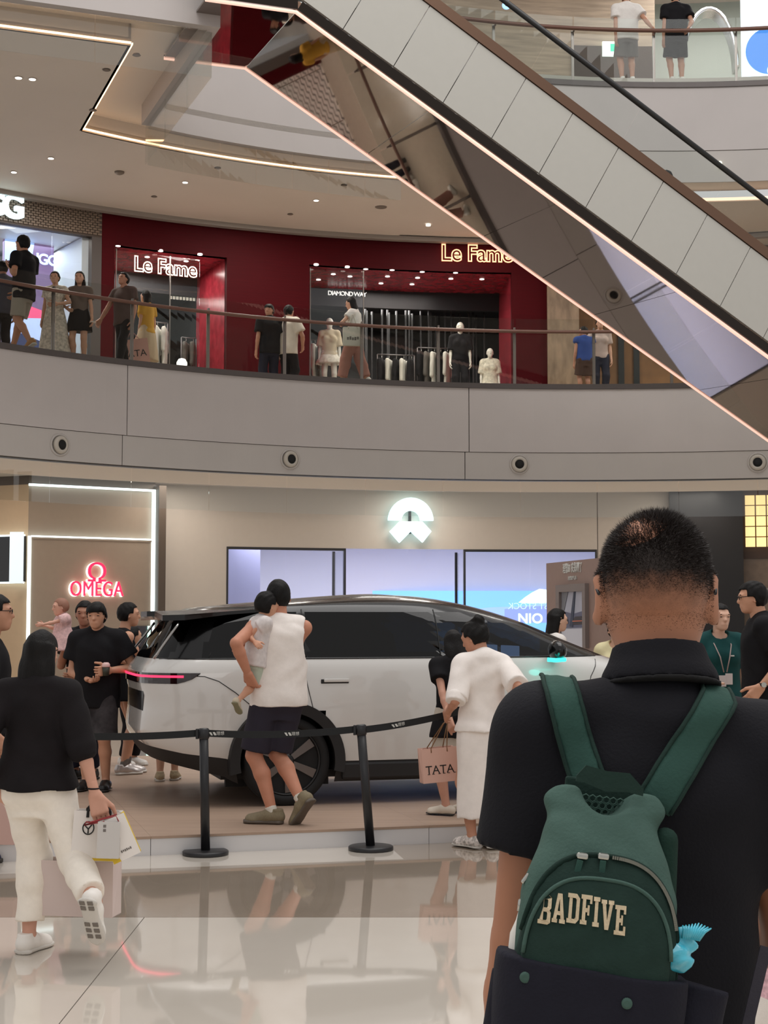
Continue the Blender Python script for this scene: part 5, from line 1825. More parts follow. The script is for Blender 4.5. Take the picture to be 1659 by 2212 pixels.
    def shoes(s, m_, m_sole, style='sneaker', which='LR', sock=None, tread=None):
        H = s.H
        L = .155 * H
        for K in which:
            fo, sd_, u = s.fd[K]
            o = s.ank[K] - u * .048 * H
            P = lambda a, b, c: o + fo * a * L + sd_ * b * H + u * c * H
            R = np.stack([sd_, u, fo], 1)
            f = Fld(min(.008, s.res * .7))
            hgt = 1.0 if style == 'sneaker' else .8
            f.cap(P(-.18, 0, .030), P(.1, 0, .034), .0265 * H, .0275 * H, k=.01)
            f.cap(P(.1, 0, .030), P(.60, 0, .017), .0275 * H, .0225 * H, k=.015)
            f.ell(P(.5, 0, .016), V3(.031 * H, .02 * H, .2 * L), R, k=.015)
            if style == 'sneaker':
                f.cap(P(-.14, 0, .03), P(-.14, 0, .062), .0255 * H, .024 * H, k=.01, ends=True)
            f.plane(P(0, 0, .010), -u)
            sh = mesh_np('shoe', [f.net()], m_, s.root)
            f = Fld(min(.008, s.res * .7))
            th = .0085 * H if style == 'sneaker' else .005 * H
            f.loft(o + u * .0085 * H, R, np.array([-.31, -.27, -.1, .15, .45, .65, .76, .79]) * L, np.array([.010, .024, .027, .026, .033, .029, .016, .006]) * H, np.full(8, th), k=.005, n=3)
            mesh_np('sole', [f.net()], m_sole, sh)
            if tread is not None:
                tb_ = MB()
                Mr = Matrix([[R[i, j] for j in range(3)] for i in range(3)])
                for a_ in (-.22, -.1, .28, .42, .56):
                    for b_ in (-.013, .013):
                        tb_.box(tuple(P(a_, b_, .0)), (.017 * H, .006, .085 * L), Mr)
                tb_.build('tread', tread, sh)
            if sock is not None:
                c = s.ank[K] + (s.knee[K] - s.ank[K]) * (.22 if sock[1] > .1 else .1)
                f = Fld(min(.008, s.res * .7))
                f.cap(s.ank[K], c, .0225 * H, .0235 * H, ends=True)
                mesh_np('sock', [f.net()], sock[0], s.root)
        return s
def cloth(name, r, g, b, rough=.85, vary=.03, vs=30, bump=.15):
    return mat('cloth_' + name, rgb(r, g, b), rough, spec=.2, vary=vary, vscale=vs, bump=bump, bscale=220)
c_black = cloth('black', 24, 23, 26)
c_white = cloth('white', 228, 222, 216)
c_grey = cloth('grey', 118, 112, 108)
c_navy = cloth('navy', 32, 34, 48)
m_sole_w = mat('white_rubber', rgb(205, 200, 192), .6)
m_sole_d = mat('dark_rubber', rgb(52, 48, 46), .7)
m_shoe_w = mat('white_leather', rgb(232, 227, 220), .5, vary=.04)
m_shoe_b = mat('black_leather', rgb(22, 21, 22), .5)
# ------------------------------------------------------------------ foreground man with the small backpack
def to_local(root_loc, rz, p):
    c, s_ = math.cos(math.radians(-rz)), math.sin(math.radians(-rz))
    x, y, z = p[0] - root_loc[0], p[1] - root_loc[1], p[2] - root_loc[2]
    return V3(c * x - s_ * y, s_ * x + c * y, z)
p1 = W(1352, 2100, 2.36)
m_polo = cloth('black_polo', 25, 25, 30, vary=.1, vs=8)
sk1 = skin(176, 122, 94)
M1 = Human('man in a black polo shirt wearing a small green backpack, seen from behind', (p1.x, p1.y, 0), 0, H=1.765, w=.92, res=.010, sk=sk1, hs=1.06,
           hands={'L': (V3(-.19, .03, .84), V3(-.3, -1, 0)), 'R': (V3(.20, .30, 1.16), V3(.3, -1, -.5))}, head=(-7, 3), face=True, shw=.965, shz=.012, lean_side=5.5)
M1.body()
shirt1 = M1.top(m_polo, hem=.45, sleeve=.56, loose=.014, res=.0095, wr=.0035)
M1.res = .014
M1.legs(c_navy, length=1.95, loose=.02, name='trousers')
M1.shoes(m_shoe_b, m_sole_d)
def collar(f):
    f.loft(V3(*(M1.neck + V3(.004, .008, .07))), rotm(0, .20), [-.022, -.01, .012, .03, .036], [.090, .088, .077, .071, .069], [.088, .086, .076, .071, .069], k=.01)
blob('collar', m_polo, M1.root, .004, collar)
def collar_stand(f):
    f.loft(V3(*(M1.neck + V3(.004, .008, .07))), rotm(0, .20), [-.028, -.021], [.0925, .092], [.0905, .090], k=.002)
blob('collar_seam', mat('seam_black', rgb(10, 10, 12), .9), M1.root, .004, collar_stand)

# hair: a thin dark cap on the crown with short strands standing over it, thinning to the nape
m_cap = mat('cropped_hair', rgb(40, 31, 27), .5, spec=.35, bump=.12, bscale=400)
nt = m_cap.node_tree
tc = nt.nodes.new('ShaderNodeTexCoord'); sx_ = nt.nodes.new('ShaderNodeSeparateXYZ')
nt.links.new(tc.outputs['Object'], sx_.inputs[0])
nz = nt.nodes.new('ShaderNodeTexNoise'); nz.inputs['Scale'].default_value = 55; nz.inputs['Detail'].default_value = 5
nt.links.new(tc.outputs['Object'], nz.inputs['Vector'])
ad = nt.nodes.new('ShaderNodeMath'); ad.operation = 'MULTIPLY_ADD'; ad.inputs[1].default_value = .05
nt.links.new(nz.outputs[0], ad.inputs[0]); nt.links.new(sx_.outputs[2], ad.inputs[2])
mr_ = nt.nodes.new('ShaderNodeMapRange')
mr_.inputs['From Min'].default_value = M1.hc[2] - .11 * M1.hh + .025
mr_.inputs['From Max'].default_value = M1.hc[2] + .16 * M1.hh + .025
nt.links.new(ad.outputs[0], mr_.inputs['Value'])
mx_ = nt.nodes.new('ShaderNodeMix'); mx_.data_type = 'RGBA'
mx_.inputs[6].default_value = (*rgb(176, 122, 94), 1); mx_.inputs[7].default_value = (*rgb(44, 34, 29), 1)
nt.links.new(mr_.outputs[0], mx_.inputs[0]); nt.links.new(mx_.outputs[2], nt.nodes['Principled BSDF'].inputs['Base Color'])
def cap_(f):
    q = M1.hh
    M1.skull(f, .0010)
    f.ell(M1.hp_(0, .10, -.14), V3(.265, .29, .33) * q + .0006, M1.Rh, k=.05 * q * 4)
    f.plane(M1.hp_(0, -.4, -.34), M1.Rh @ V3(0, 0, -1))
    f.ell(M1.hp_(-.12, -.26, .42), V3(.13, .17, .13) * q, M1.Rh, k=.02, op='s')
    f.plane(M1.hp_(0, .0, .0), M1.Rh @ V3(0, 1, -.75))
blob('hair_base', m_cap, M1.root, .006, cap_)
rs = np.random.RandomState(3)
hv, hq = M1.head_vq
loc = (hv - M1.hc) @ M1.Rh / M1.hh
tri = np.concatenate([hq[:, [0, 1, 2]], hq[:, [0, 2, 3]]])
a_, b_, c_ = hv[tri[:, 0]], hv[tri[:, 1]], hv[tri[:, 2]]
nn_ = np.cross(b_ - a_, c_ - a_)
ar_ = np.linalg.norm(nn_, axis=1) + 1e-12
pick = rs.choice(len(tri), 190000, p=ar_ / ar_.sum())
u1, u2 = rs.rand(190000, 1), rs.rand(190000, 1)
fl_ = (u1 + u2) > 1
u1, u2 = np.where(fl_, 1 - u1, u1), np.where(fl_, 1 - u2, u2)
pt_ = a_[pick] * (1 - u1 - u2) + b_[pick] * u1 + c_[pick] * u2
nm_ = nn_[pick] / ar_[pick][:, None]
lp = (pt_ - M1.hc) @ M1.Rh / M1.hh
front = lp[:, 1] < .34 - .0 * lp[:, 2]
edge = .0 + .10 * np.clip(lp[:, 1] + .1, 0, .5)          # fade line height
dens = np.clip((lp[:, 2] - (edge - .24)) / .34, 0, 1) ** .9
bald = np.exp(-(((lp[:, 0] + .12) / .12) ** 2 + ((lp[:, 2] - .40) / .09) ** 2)) * .9 * (lp[:, 1] < 0)
bald += np.exp(-(((lp[:, 0] + .06) / .14) ** 2 + ((lp[:, 2] - .16) / .08) ** 2)) * .45 * (lp[:, 1] < 0)
ears = np.abs(lp[:, 0]) > .335
keep = front & (rs.rand(len(lp)) < dens * (1 - np.clip(bald, 0, .93))) & ~(ears & (lp[:, 2] < .12)) & ~((lp[:, 2] < .26) & (lp[:, 1] > .12))
pt_, nm_, lp = pt_[keep], nm_[keep], lp[keep]
ln_ = (.0025 + .0115 * np.clip((lp[:, 2] + .05) / .5, 0, 1)) * (.6 + .8 * rs.rand(len(lp)))
comb = M1.Rh @ V3(.25, .5, -.35)
dr = nm_ * .75 + comb * .45 + rs.randn(len(lp), 3) * .28
dr /= np.linalg.norm(dr, axis=1)[:, None]
sd_ = np.cross(dr, rs.randn(len(lp), 3)); sd_ /= np.linalg.norm(sd_, axis=1)[:, None]
ba = pt_ - nm_ * .001
vv = np.stack([ba - sd_ * .0005, ba + sd_ * .0005, ba + dr * ln_[:, None]], 1).reshape(-1, 3)
me = bpy.data.meshes.new('hair')
me.vertices.add(len(vv)); me.vertices.foreach_set('co', vv.astype(np.float32).ravel())
nt_ = len(pt_)
me.loops.add(nt_ * 3); me.loops.foreach_set('vertex_index', np.arange(nt_ * 3, dtype=np.int32))
me.polygons.add(nt_); me.polygons.foreach_set('loop_start', np.arange(nt_, dtype=np.int32) * 3)
me.update(calc_edges=True)
o = obj('hair', me, mat('short_hair_strand', rgb(38, 30, 27), .45, spec=.4), M1.root)
o['kind'] = 'stuff'
# spectacles: two temple arms hooked behind the ears
gl_ = MB()
for sg in (-1, 1):
    gl_.tube([tuple(M1.hp_(sg * .345, .25, .06)), tuple(M1.hp_(sg * .36, -.04, .05)), tuple(M1.hp_(sg * .345, -.16, .0))], .0026, 6)
gl_.tube([tuple(M1.hp_(x, .47 - abs(x) * .35, .03)) for x in (-.33, -.15, 0, .15, .33)], .002, 5)
gl_.build('spectacles', mat('black_plastic', (.01, .01, .012), .3), M1.root)

# ---- backpack
m_g1 = cloth('pine_green', 70, 95, 87, vary=.06, vs=40)
m_g2 = cloth('deep_green', 36, 56, 50, vary=.08, vs=40)
m_g3 = cloth('strap_green', 50, 80, 72, vary=.05, vs=60)
m_nv = cloth('bag_navy', 32, 32, 42, vary=.06, vs=30)
BY = 2.135
b0 = W(1290, 1960, BY)
TILT = D(7.5)
bag = empty('backpack', b0, 0, 'small green and navy backpack with cream lettering on the man in black', 'backpack')
bag.rotation_euler = (D(-4), TILT, 0)
bag.rotation_mode = 'XYZ'
def bagp(px, py):
    p = W(px, py, BY - .06) - b0
    c, s_ = math.cos(TILT), math.sin(TILT)
    return (c * p.x - s_ * p.z, s_ * p.x + c * p.z)
zs_ = [-.24, -.22, -.16, -.08, 0, .05, .09, .122, .142, .150]
hw_ = [.085, .100, .107, .109, .106, .096, .083, .072, .062, .040]
dp_ = [.050, .060, .064, .064, .060, .052, .042, .032, .022, .010]
cy_ = [.0, -.002, -.006, -.008, -.004, .006, .018, .030, .040, .046]
def bagbody(f, off=0, k=0):
    f.loft(V3(0, 0, 0), np.eye(3), zs_, np.array(hw_) + off, np.array(dp_) + off, 0, cy_, k=k, n=2.8)
    return f
f = Fld(.0045)
bagbody(f)
for sg in (-1, 1):
    f.ell(V3(sg * .052, .036, .138), V3(.030, .016, .020), k=.02)
f.ell(V3(.0, .028, .162), V3(.034, .05, .042), k=.012, op='s')
f.wrinkle(.0012, (60, 40, 30), 3)
mesh_np('body', [f.net()], m_g1, bag)
bag_f = f
def arch_region(f, cx, cz, a, b, ymax=.0, zmin=-.3):
    def fn(X, Y, Z):
        zz = np.maximum(Z - cz, 0)
        d = ((np.abs((X - cx) / a) ** 2.7 + (zz / b) ** 2.7) ** (1 / 2.7) - 1) * min(a, b)
        return np.maximum(np.maximum(d, Y - ymax), zmin - Z) + 0 * X * Y
    f._a(V3(0, 0, 0), V3(0, 0, 0), fn, 0, 'i')
f = Fld(.0045); bagbody(f, .007); arch_region(f, 0, -.10, .107, .172, .01, -.11)
mesh_np('front_panel', [f.net()], m_g2, bag)
f = Fld(.0045); bagbody(f, .014); arch_region(f, -.004, -.085, .098, .128, -.005, -.11)
f.wrinkle(.0008, (50, 40, 40), 5)
pocket_f = f
mesh_np('front_pocket', [f.net()], m_g2, bag)
f = Fld(.0045); bagbody(f, .020)
f.plane(V3(0, 0, -.073), V3(.03, 0, 1)); f.plane(V3(0, .02, 0), V3(0, 1, 0)); f.wrinkle(.001, (40, 30, 20), 4)
navy_f = f
mesh_np('lower_pocket', [f.net()], m_nv, bag)
f = Fld(.005)
f.cap(V3(.125, .0, -.26), V3(.150, .01, -.085), .050, .042, k=.02, flat=V3(0, 1, 0), f=.8, ends=True)
f.wrinkle(.0015, (40, 40, 20), 2)
mesh_np('side_pocket', [f.net()], m_nv, bag)
f = Fld(.005)
f.cap(V3(-.11, .0, -.26), V3(-.108, .01, -.10), .03, .024, k=.02, ends=True)
mesh_np('side_pocket', [f.net()], m_nv, bag)
f = Fld(.005)
f.cap(V3(.098, .03, -.22), V3(.090, .035, .10), .030, .018, k=.01)
mesh_np('side_gusset', [f.net()], cloth('gusset_green', 30, 54, 46), bag)
def front_y(fl, x, z, y0=-.2):
    ys = np.arange(y0, .12, .0015)
    for y in ys:
        if fl.sample(V3(x, y, z)) < 0:
            return y
    return 0.0
# piping and zip along the arches
def arch_pts(cx, cz, a, b, t0, t1, n=40):
    return [(cx + a * math.copysign(abs(math.cos(t)) ** (2 / 2.7), math.cos(t)), cz + b * math.copysign(abs(math.sin(t)) ** (2 / 2.7), math.sin(t))) for t in np.linspace(t0, t1, n)]
pts = arch_pts(0, -.10, .107, .172, D(165), D(-2), 60)
zpth = [(x, front_y(bag_f, x * .985, z) - .007, z) for x, z in pts]
MB().tube(zpth, .0042, 6).build('zip_tape', cloth('zip_tape', 26, 46, 40), bag)
k = 0
zt = MB()
for i in range(27, 50):
    a0_, a1_ = Vector(zpth[i]), Vector(zpth[i + 1])
    for j in range(3):
        p = a0_.lerp(a1_, j / 3)
        zt.box(p + Vector((0, -.005, 0)), (.0022, .003, .0045), Matrix.Rotation(-math.atan2(a1_.z - a0_.z, a1_.x - a0_.x), 3, 'Y'))
m_silver = mat('silver_zip', rgb(190, 190, 182), .25, metal=1)
o = zt.build('zip_teeth', mat('brass_zip', rgb(140, 140, 128), .35, metal=.9), bag)
o['kind'] = 'stuff'
for i in (22, 26):
    p = Vector(zpth[i])
    sl_ = MB().box(p + Vector((0, -.008, 0)), (.016, .008, .009), bevel=.003).build('zip_slider', m_silver, bag)
    q = MB()
    x2 = -.006 if i == 22 else .0
    q.box(p + Vector((x2, -.0105, -.031)), (.0085, .003, .052), Matrix.Rotation(D(8 if i == 22 else 0), 3, 'Y'), bevel=.001)
    q.build('pull_tab', m_g3, sl_)
pts = arch_pts(-.004, -.085, .098, .128, D(175), D(10), 40)
MB().tube([(x, front_y(navy_f if False else pocket_f, x * .97, z * .985) - .001, z) for x, z in pts], .003, 6).build('piping', m_g1, bag)
p = bagp(1143, 1912)
MB().box((p[0], front_y(bag_f, p[0], p[1]) - .012, p[1]), (.006, .006, .016), Matrix.Rotation(D(30), 3, 'Y'), bevel=.002).build('zip_slider', m_silver, bag)
for px, py in ((1130, 2112), (1343, 2163)):
    x, z = bagp(px, py)
    MB().lathe([(.0075, .0), (.007, .003), (.004, .004)], c=(x, front_y(navy_f, x, z), z), n=16, M=Matrix.Rotation(D(90), 3, 'X')).build('snap_button', m_g1, bag)
# lettering: slab capitals set on an arch
GL = {'B': [[(0, 0), (.62, 0), (.78, .08), (.78, .42), (.68, .5), (.78, .58), (.78, .92), (.62, 1), (0, 1), (0, .86), (.10, .86), (.10, .14), (0, .14)], [(.30, .14), (.30, .43), (.52, .43), (.56, .38), (.56, .18), (.52, .14)], [(.30, .57), (.30, .86), (.52, .86), (.56, .82), (.56, .62), (.52, .57)]],
      'A': [[(0, 0), (.34, 0), (.34, .13), (.27, .13), (.30, .27), (.52, .27), (.55, .13), (.48, .13), (.48, 0), (.84, 0), (.84, .13), (.77, .13), (.56, 1), (.28, 1), (.07, .13), (0, .13)], [(.33, .40), (.49, .40), (.42, .80), (.40, .80)]],
      'D': [[(0, 0), (.58, 0), (.78, .14), (.78, .86), (.58, 1), (0, 1), (0, .86), (.10, .86), (.10, .14), (0, .14)], [(.30, .14), (.30, .86), (.50, .86), (.57, .80), (.57, .20), (.50, .14)]],
      'F': [[(0, 0), (.42, 0), (.42, .14), (.31, .14), (.31, .42), (.44, .42), (.44, .32), (.56, .32), (.56, .66), (.44, .66), (.44, .56), (.31, .56), (.31, .86), (.58, .86), (.58, .72), (.72, .72), (.72, 1), (0, 1), (0, .86), (.10, .86), (.10, .14), (0, .14)]],
      'I': [[(0, 0), (.42, 0), (.42, .14), (.31, .14), (.31, .86), (.42, .86), (.42, 1), (0, 1), (0, .86), (.10, .86), (.10, .14), (0, .14)]],
      'V': [[(.30, 0), (.54, 0), (.77, .87), (.84, .87), (.84, 1), (.48, 1), (.48, .87), (.55, .87), (.44, .34), (.42, .34), (.29, .87), (.36, .87), (.36, 1), (0, 1), (0, .87), (.07, .87)]],
      'E': [[(0, 0), (.74, 0), (.74, .30), (.60, .30), (.60, .14), (.31, .14), (.31, .43), (.42, .43), (.42, .34), (.54, .34), (.54, .67), (.42, .67), (.42, .57), (.31, .57), (.31, .86), (.58, .86), (.58, .72), (.72, .72), (.72, 1), (0, 1), (0, .86), (.10, .86), (.10, .14), (0, .14)]]}
def glyph_mesh(loops, fn, name, m_, parent):
    """filled outline with holes, each vertex placed by fn(x,y) -> point; thin solid"""
    from mathutils.geometry import tessellate_polygon
    flat_ = [Vector((x, y, 0)) for l in loops for x, y in l]
    tris = tessellate_polygon([[Vector((x, y, 0)) for x, y in l] for l in loops])
    n = len(flat_)
    vs = [fn(p.x, p.y, 0) for p in flat_] + [fn(p.x, p.y, 1) for p in flat_]
    fs = [tuple(t) for t in tris] + [tuple(i + n for i in t)[::-1] for t in tris]
    k = 0
    for l in loops:
        for i in range(len(l)):
            a, b = k + i, k + (i + 1) % len(l)
            fs.append((a, b, b + n, a + n))
        k += len(l)
    return MB().add(vs, fs).build(name, m_, parent)
m_let = mat('cream_embroidery', rgb(206, 188, 156), .8, vary=.1, vscale=300)
tx, tz = bagp(1253, 1984)
wid = [max(x for l in GL[c] for x, y in l) for c in 'BADFIVE']
gap = .10
tot = sum(wid) + gap * 6
sc_ = .114 / tot
x = -.057
for c, w_2 in zip('BADFIVE', wid):
    xc = x + w_2 * sc_ / 2
    hgt = .037
    arch_z = .010 * (1 - (xc / .057) ** 2)
    rot_ = -xc * .35 * 6
    def place(gx, gy, back, x=x, arch_z=arch_z):
        lx = x + gx * sc_
        lz = (gy - .5) * hgt + arch_z + (-.35 * (lx / .057) * .0)
        X, Z = tx + lx, tz + lz
        y = -.0765 - .004 * (1 - (X / .09) ** 2)
        y = front_y(pocket_f, X, Z)
        return (X, y - .004 + back * .006, Z)
    glyph_mesh(GL[c], place, 'letter', m_let, bag)
    x += (w_2 + gap) * sc_
# blue packet tucked in the side pocket
px_b = empty('tissue_packet', b0, 0, 'crumpled blue plastic packet in the side pocket of the backpack', 'packet')
px_b.rotation_euler = bag.rotation_euler
m_cy = mat('cyan_plastic', rgb(74, 190, 214), .25, spec=.6, vary=.25, vscale=40, coat=.4)
cx_, cz_ = bagp(1452, 2078)
f = Fld(.003)
yy = -.045
f.ell(V3(cx_, yy, cz_), V3(.030, .016, .020), k=.008)
f.cap(V3(cx_ - .012, yy, cz_), V3(cx_ - .020, yy, cz_ + .036), .015, .009, k=.006, flat=V3(0, 1, 0), f=.6)
f.cap(V3(cx_ + .006, yy, cz_ + .005), V3(cx_ + .018, yy + .004, cz_ + .034), .012, .011, k=.005, flat=V3(0, 1, 0), f=.5)
f.cap(V3(cx_ + .012, yy, cz_ + .005), V3(cx_ + .030, yy + .008, cz_ + .018), .012, .006, k=.005, flat=V3(0, 1, 0), f=.5)
f.wrinkle(.0028, (190, 150, 110), 2)
mesh_np('wrapper', [f.net()], m_cy, px_b)
fr2 = MB()
for i in range(10):
    a = -.5 + i * .12
    fr2.tube([(cx_ + .012 + .0022 * i, yy - .008, cz_ + .028), (cx_ + .012 + .003 * i, yy - .010, cz_ + .040), (cx_ + .012 + .0038 * i + .004 * math.sin(a), yy - .006, cz_ + .050 - .0012 * abs(i - 5))], [.003, .0024, .001], 5)
fr2.build('fringe', m_cy, px_b)
# straps laid over the shirt
F1 = M1.shirt_f
def back_y(lx, lz):
    for y in np.arange(-.30, .15, .003):
        if F1.sample(V3(lx, y, lz)) < 0: return y
    return None
def top_z(lx, ly):
    for z in np.arange(1.75, 1.2, -.003):
        if F1.sample(V3(lx, ly, z)) < 0: return z
    return None
def strap(path, width, name, m_, over):
    rows_ = []
    base = V3(p1.x, p1.y, 0)
    for i, (px, py) in enumerate(path):
        a, b = path[max(i - 1, 0)], path[min(i + 1, len(path) - 1)]
        t = unit(V3(b[0] - a[0], b[1] - a[1], 0))
        nx, ny = -t[1], t[0]
        row_ = []
        for sgn in (-1, -.6, 0, .6, 1):
            q = W(px + nx * sgn * width / 2, py + ny * sgn * width / 2, p1.y - .13)
            lx, lz = q.x - p1.x, q.z
            y = back_y(lx, lz)
            if y is None: y = (row_[-1][1] + .008) if row_ else .0
            row_.append(V3(lx, min(y, .05) - (.0 if abs(sgn) == 1 else .004), lz))
        rows_.append(row_)
    last = rows_[-1]
    for k in range(1, over):
        row_ = []
        for q in last:
            y = q[1] + .022 * k
            z = top_z(q[0], y)
            row_.append(V3(q[0], y, min((z if z is not None else q[2]) + .006, q[2] + .012 * k)))
        rows_.append(row_)
    n = 5
    vs = []
    for r in rows_:
        vs += [tuple(q + V3(0, -.010, .003)) for q in r]
    m0 = len(vs)
    for r in rows_:
        vs += [tuple(q + V3(0, .004, -.003)) for q in r]
    fs = []
    R_ = len(rows_)
    for i in range(R_ - 1):
        for j in range(n - 1):
            q = (i * n + j, i * n + j + 1, (i + 1) * n + j + 1, (i + 1) * n + j)
            fs += [q, tuple(m0 + e for e in q[::-1])]
        fs += [(i * n, (i + 1) * n, m0 + (i + 1) * n, m0 + i * n), (i * n + n - 1, m0 + i * n + n - 1, m0 + (i + 1) * n + n - 1, (i + 1) * n + n - 1)]
    fs += [tuple(range(n)) + tuple(m0 + j for j in range(n))[::-1], tuple((R_ - 1) * n + j for j in range(n)) + tuple(m0 + (R_ - 1) * n + j for j in range(n))[::-1]]
    b = MB().add(vs, fs, True)
    inv = bag.matrix_basis.inverted() if False else (Matrix.Translation(b0) @ bag.rotation_euler.to_matrix().to_4x4()).inverted()
    b.v = [tuple(inv @ (Vector(v) + Vector((p1.x, p1.y, 0)))) for v in b.v]
    o = b.build(name, m_, bag)
    for j, nm_2 in ((0, 'strap_edge'), (n - 1, 'strap_edge')):
        MB().tube([b.v[i * n + j] for i in range(R_)], .0035, 6).build(nm_2, m_g2, o)
    return o
def lerp_path(pts, n):
    L = [0]
    for a, b in zip(pts, pts[1:]): L.append(L[-1] + math.dist(a, b))
    return [(float(np.interp(s_, L, [p[0] for p in pts])), float(np.interp(s_, L, [p[1] for p in pts]))) for s_ in np.linspace(0, L[-1], n)]
strap(lerp_path([(1280, 1712), (1264, 1660), (1244, 1590), (1229, 1525), (1222, 1480)], 16), 70, 'shoulder_strap', m_g3, 3)
strap(lerp_path([(1412, 1742), (1452, 1680), (1502, 1610), (1545, 1550), (1580, 1506)], 16), 78, 'shoulder_strap', m_g3, 6)
# haul loop and mesh back panel at the top
hl = [bagp(1262, 1690), bagp(1282, 1680), bagp(1330, 1697), bagp(1380, 1700), bagp(1412, 1722)]
b = MB()
for (x, z), (x2, z2) in zip(hl, hl[1:]):
    pass
vs = []
for i, (x, z) in enumerate(hl):
    e = (.004, .012, .014, .013, .005)[i]
    for dy, dz in ((-.012, e), (-.012, -e), (-.006, -e), (-.006, e)):
        vs.append((x, .02 + dy, z + dz - .002))
fs = []
for i in range(len(hl) - 1):
    for j in range(4):
        fs.append((i * 4 + j, i * 4 + (j + 1) % 4, i * 4 + 4 + (j + 1) % 4, i * 4 + 4 + j))
fs += [(0, 1, 2, 3), (19, 18, 17, 16)]
MB().add(vs, fs).build('haul_loop', m_g2, bag)
MB().box((.0, .062, .145), (.11, .008, .05), bevel=.003).build('back_panel', m_g2, bag)
mp = MB()
for r_ in range(4):
    for c_2 in range(9):
        x = -.040 + c_2 * .0098 + (.0049 if r_ % 2 else 0)
        z = .118 + r_ * .0085
        mp.tube([(x + .0048 * math.cos(D(60 * k + 30)), .048, z + .0048 * math.sin(D(60 * k + 30))) for k in range(6)], .0013, 4, closed=True)
o = mp.build('mesh_panel', m_g1, bag)
o['kind'] = 'stuff'
# loose webbing at the right
MB().box((.235, .09, -.20), (.016, .003, .34), Matrix.Rotation(D(8), 3, 'Y')).build('loose_webbing', cloth('grey_webbing', 62, 60, 68), bag)

bo = empty('water_bottle', b0, 0, 'white bottle tucked in the left side pocket of the backpack', 'bottle')
bo.rotation_euler = bag.rotation_euler
bx_, bz_ = bagp(1122, 2035)
MB().lathe([(.012, bz_ - .12), (.016, bz_ - .115), (.016, bz_ + .0), (.010, bz_ + .018), (.008, bz_ + .03)], c=(bx_ + .008, .0, 0), n=18).build('flask', mat('white_enamel', rgb(226, 222, 214), .3), bo)
MB().lathe([(.010, bz_ + .03), (.010, bz_ + .045), (.006, bz_ + .048)], c=(bx_ + .008, .0, 0), n=18).build('cap', m_silver, bo)
# ------------------------------------------------------------------ people on the ground floor
def at(px, Y, z=0):
    p = W(px, 1335, Y)
    return (p.x, Y, z)
def L(h, rz, px, py, Y):
    return to_local(h, rz, W(px, py, Y))
ZP = .13
def bagshop(label, wdt, dep, hgt, p, rz, m_, handle=None, tilt=0, hm=None, top=None, side_m=None, yaw_tilt=0):
    """paper carrier bag: open-topped box of thin walls with folded gussets and cord handles; origin at the middle of its bottom"""
    o = empty('shopping_bag', p, rz, label, 'shopping bag')
    o.rotation_euler = (yaw_tilt, tilt, rz)
    w, d, h = wdt / 2, dep / 2, hgt
    for sg in (-1, 1):
        MB().box((0, sg * d, h / 2), (wdt, .003, h)).build('wall', m_, o)
        MB().add([(sg * w, -d, 0), (sg * w, d, 0), (sg * w, d, h), (sg * (w - d * .5), 0, h), (sg * w, -d, h), (sg * (w - .003), -d, 0), (sg * (w - .003), d, 0), (sg * (w - .003), d, h), (sg * (w - d * .5 - .003), 0, h), (sg * (w - .003), -d, h)],
                 [(0, 1, 2, 3), (0, 3, 4), (8, 7, 6, 5), (9, 8, 5), (2, 7, 8, 3), (3, 8, 9, 4)]).build('gusset', side_m or m_, o)
    MB().box((0, 0, .0015), (wdt, dep, .003)).build('bottom', m_, o)
    if handle is not None:
        for sg in (-1, 1):
            hp = top if top is not None else (0, 0, h + .16)
            MB().tube([(-w * .45, sg * (d + .002), h - .03), (-w * .45, sg * d, h), (hp[0] - .015, hp[1] + sg * .006, hp[2] - .01), (hp[0], hp[1] + sg * .006, hp[2]), (hp[0] + .015, hp[1] + sg * .006, hp[2] - .01), (w * .45, sg * d, h), (w * .45, sg * (d + .002), h - .03)], hm or .004, 5).build('handle', handle, o)
    return o
# --- woman in black blouse and white trousers, walking away with bags
q = (-1.69, 7.55, 0)
rz = -6
M2 = Human('woman in a black blouse and white trousers walking with shopping bags', q, rz, H=1.55, fem=True, w=1.06, res=.010,
           hands={'R': (L(q, rz, 207, 1722, 7.42), V3(.5, -1, 0)), 'L': (L(q, rz, -8, 1690, 7.5), V3(-.6, -1, 0))}, sk=skin(200, 150, 128),
           feet={'L': (L(q, rz, 62, 2050, 7.6) * V3(1, 1, 0), -14, 0), 'R': (L(q, rz, 205, 1975, 7.2) - V3(0, 0, .02), -10, 62)}, head=(-6, 4), palm={'R': (-.3, 1, 0)}, curl={'R': .8}, face=False)
M2.body(); M2.hair('long', extra=1.08)
c_sheer = cloth('sheer_black', 26, 22, 24, vary=.15, vs=10)
M2.legs(cloth('white_cotton', 240, 232, 220), length=1.80, loose=.020, name='trousers', wr=.004)
M2.top(c_sheer, hem=.512, sleeve=1.22, loose=.018, flare=.035, name='blouse', wr=.005, cuff=.062)
M2.shoes(m_shoe_w, m_sole_w, tread=mat('grey_tread', rgb(120, 112, 104), .8))
MB().tube([tuple(M2.hand['R'] - M2.hdir['R'] * .035 + V3(.026 * math.cos(a), .026 * math.sin(a), 0)) for a in np.linspace(0, 2 * math.pi, 15)[:-1]], .004, 5, closed=True).build('wristband', c_black, M2.root)
m_bagw = mat('white_paper', rgb(232, 226, 220), .55)
m_cord_b = mat('black_ribbon', rgb(18, 18, 18), .6)
m_cord_r = mat('red_cord', rgb(150, 40, 44), .6)
m_yel = mat('yellow_paper', rgb(214, 180, 40), .55)
hw = W(207, 1728, 7.42)
def bag_at(px, py, Y): return W(px, py, Y)
bp = bag_at(172, 1975, 7.62)
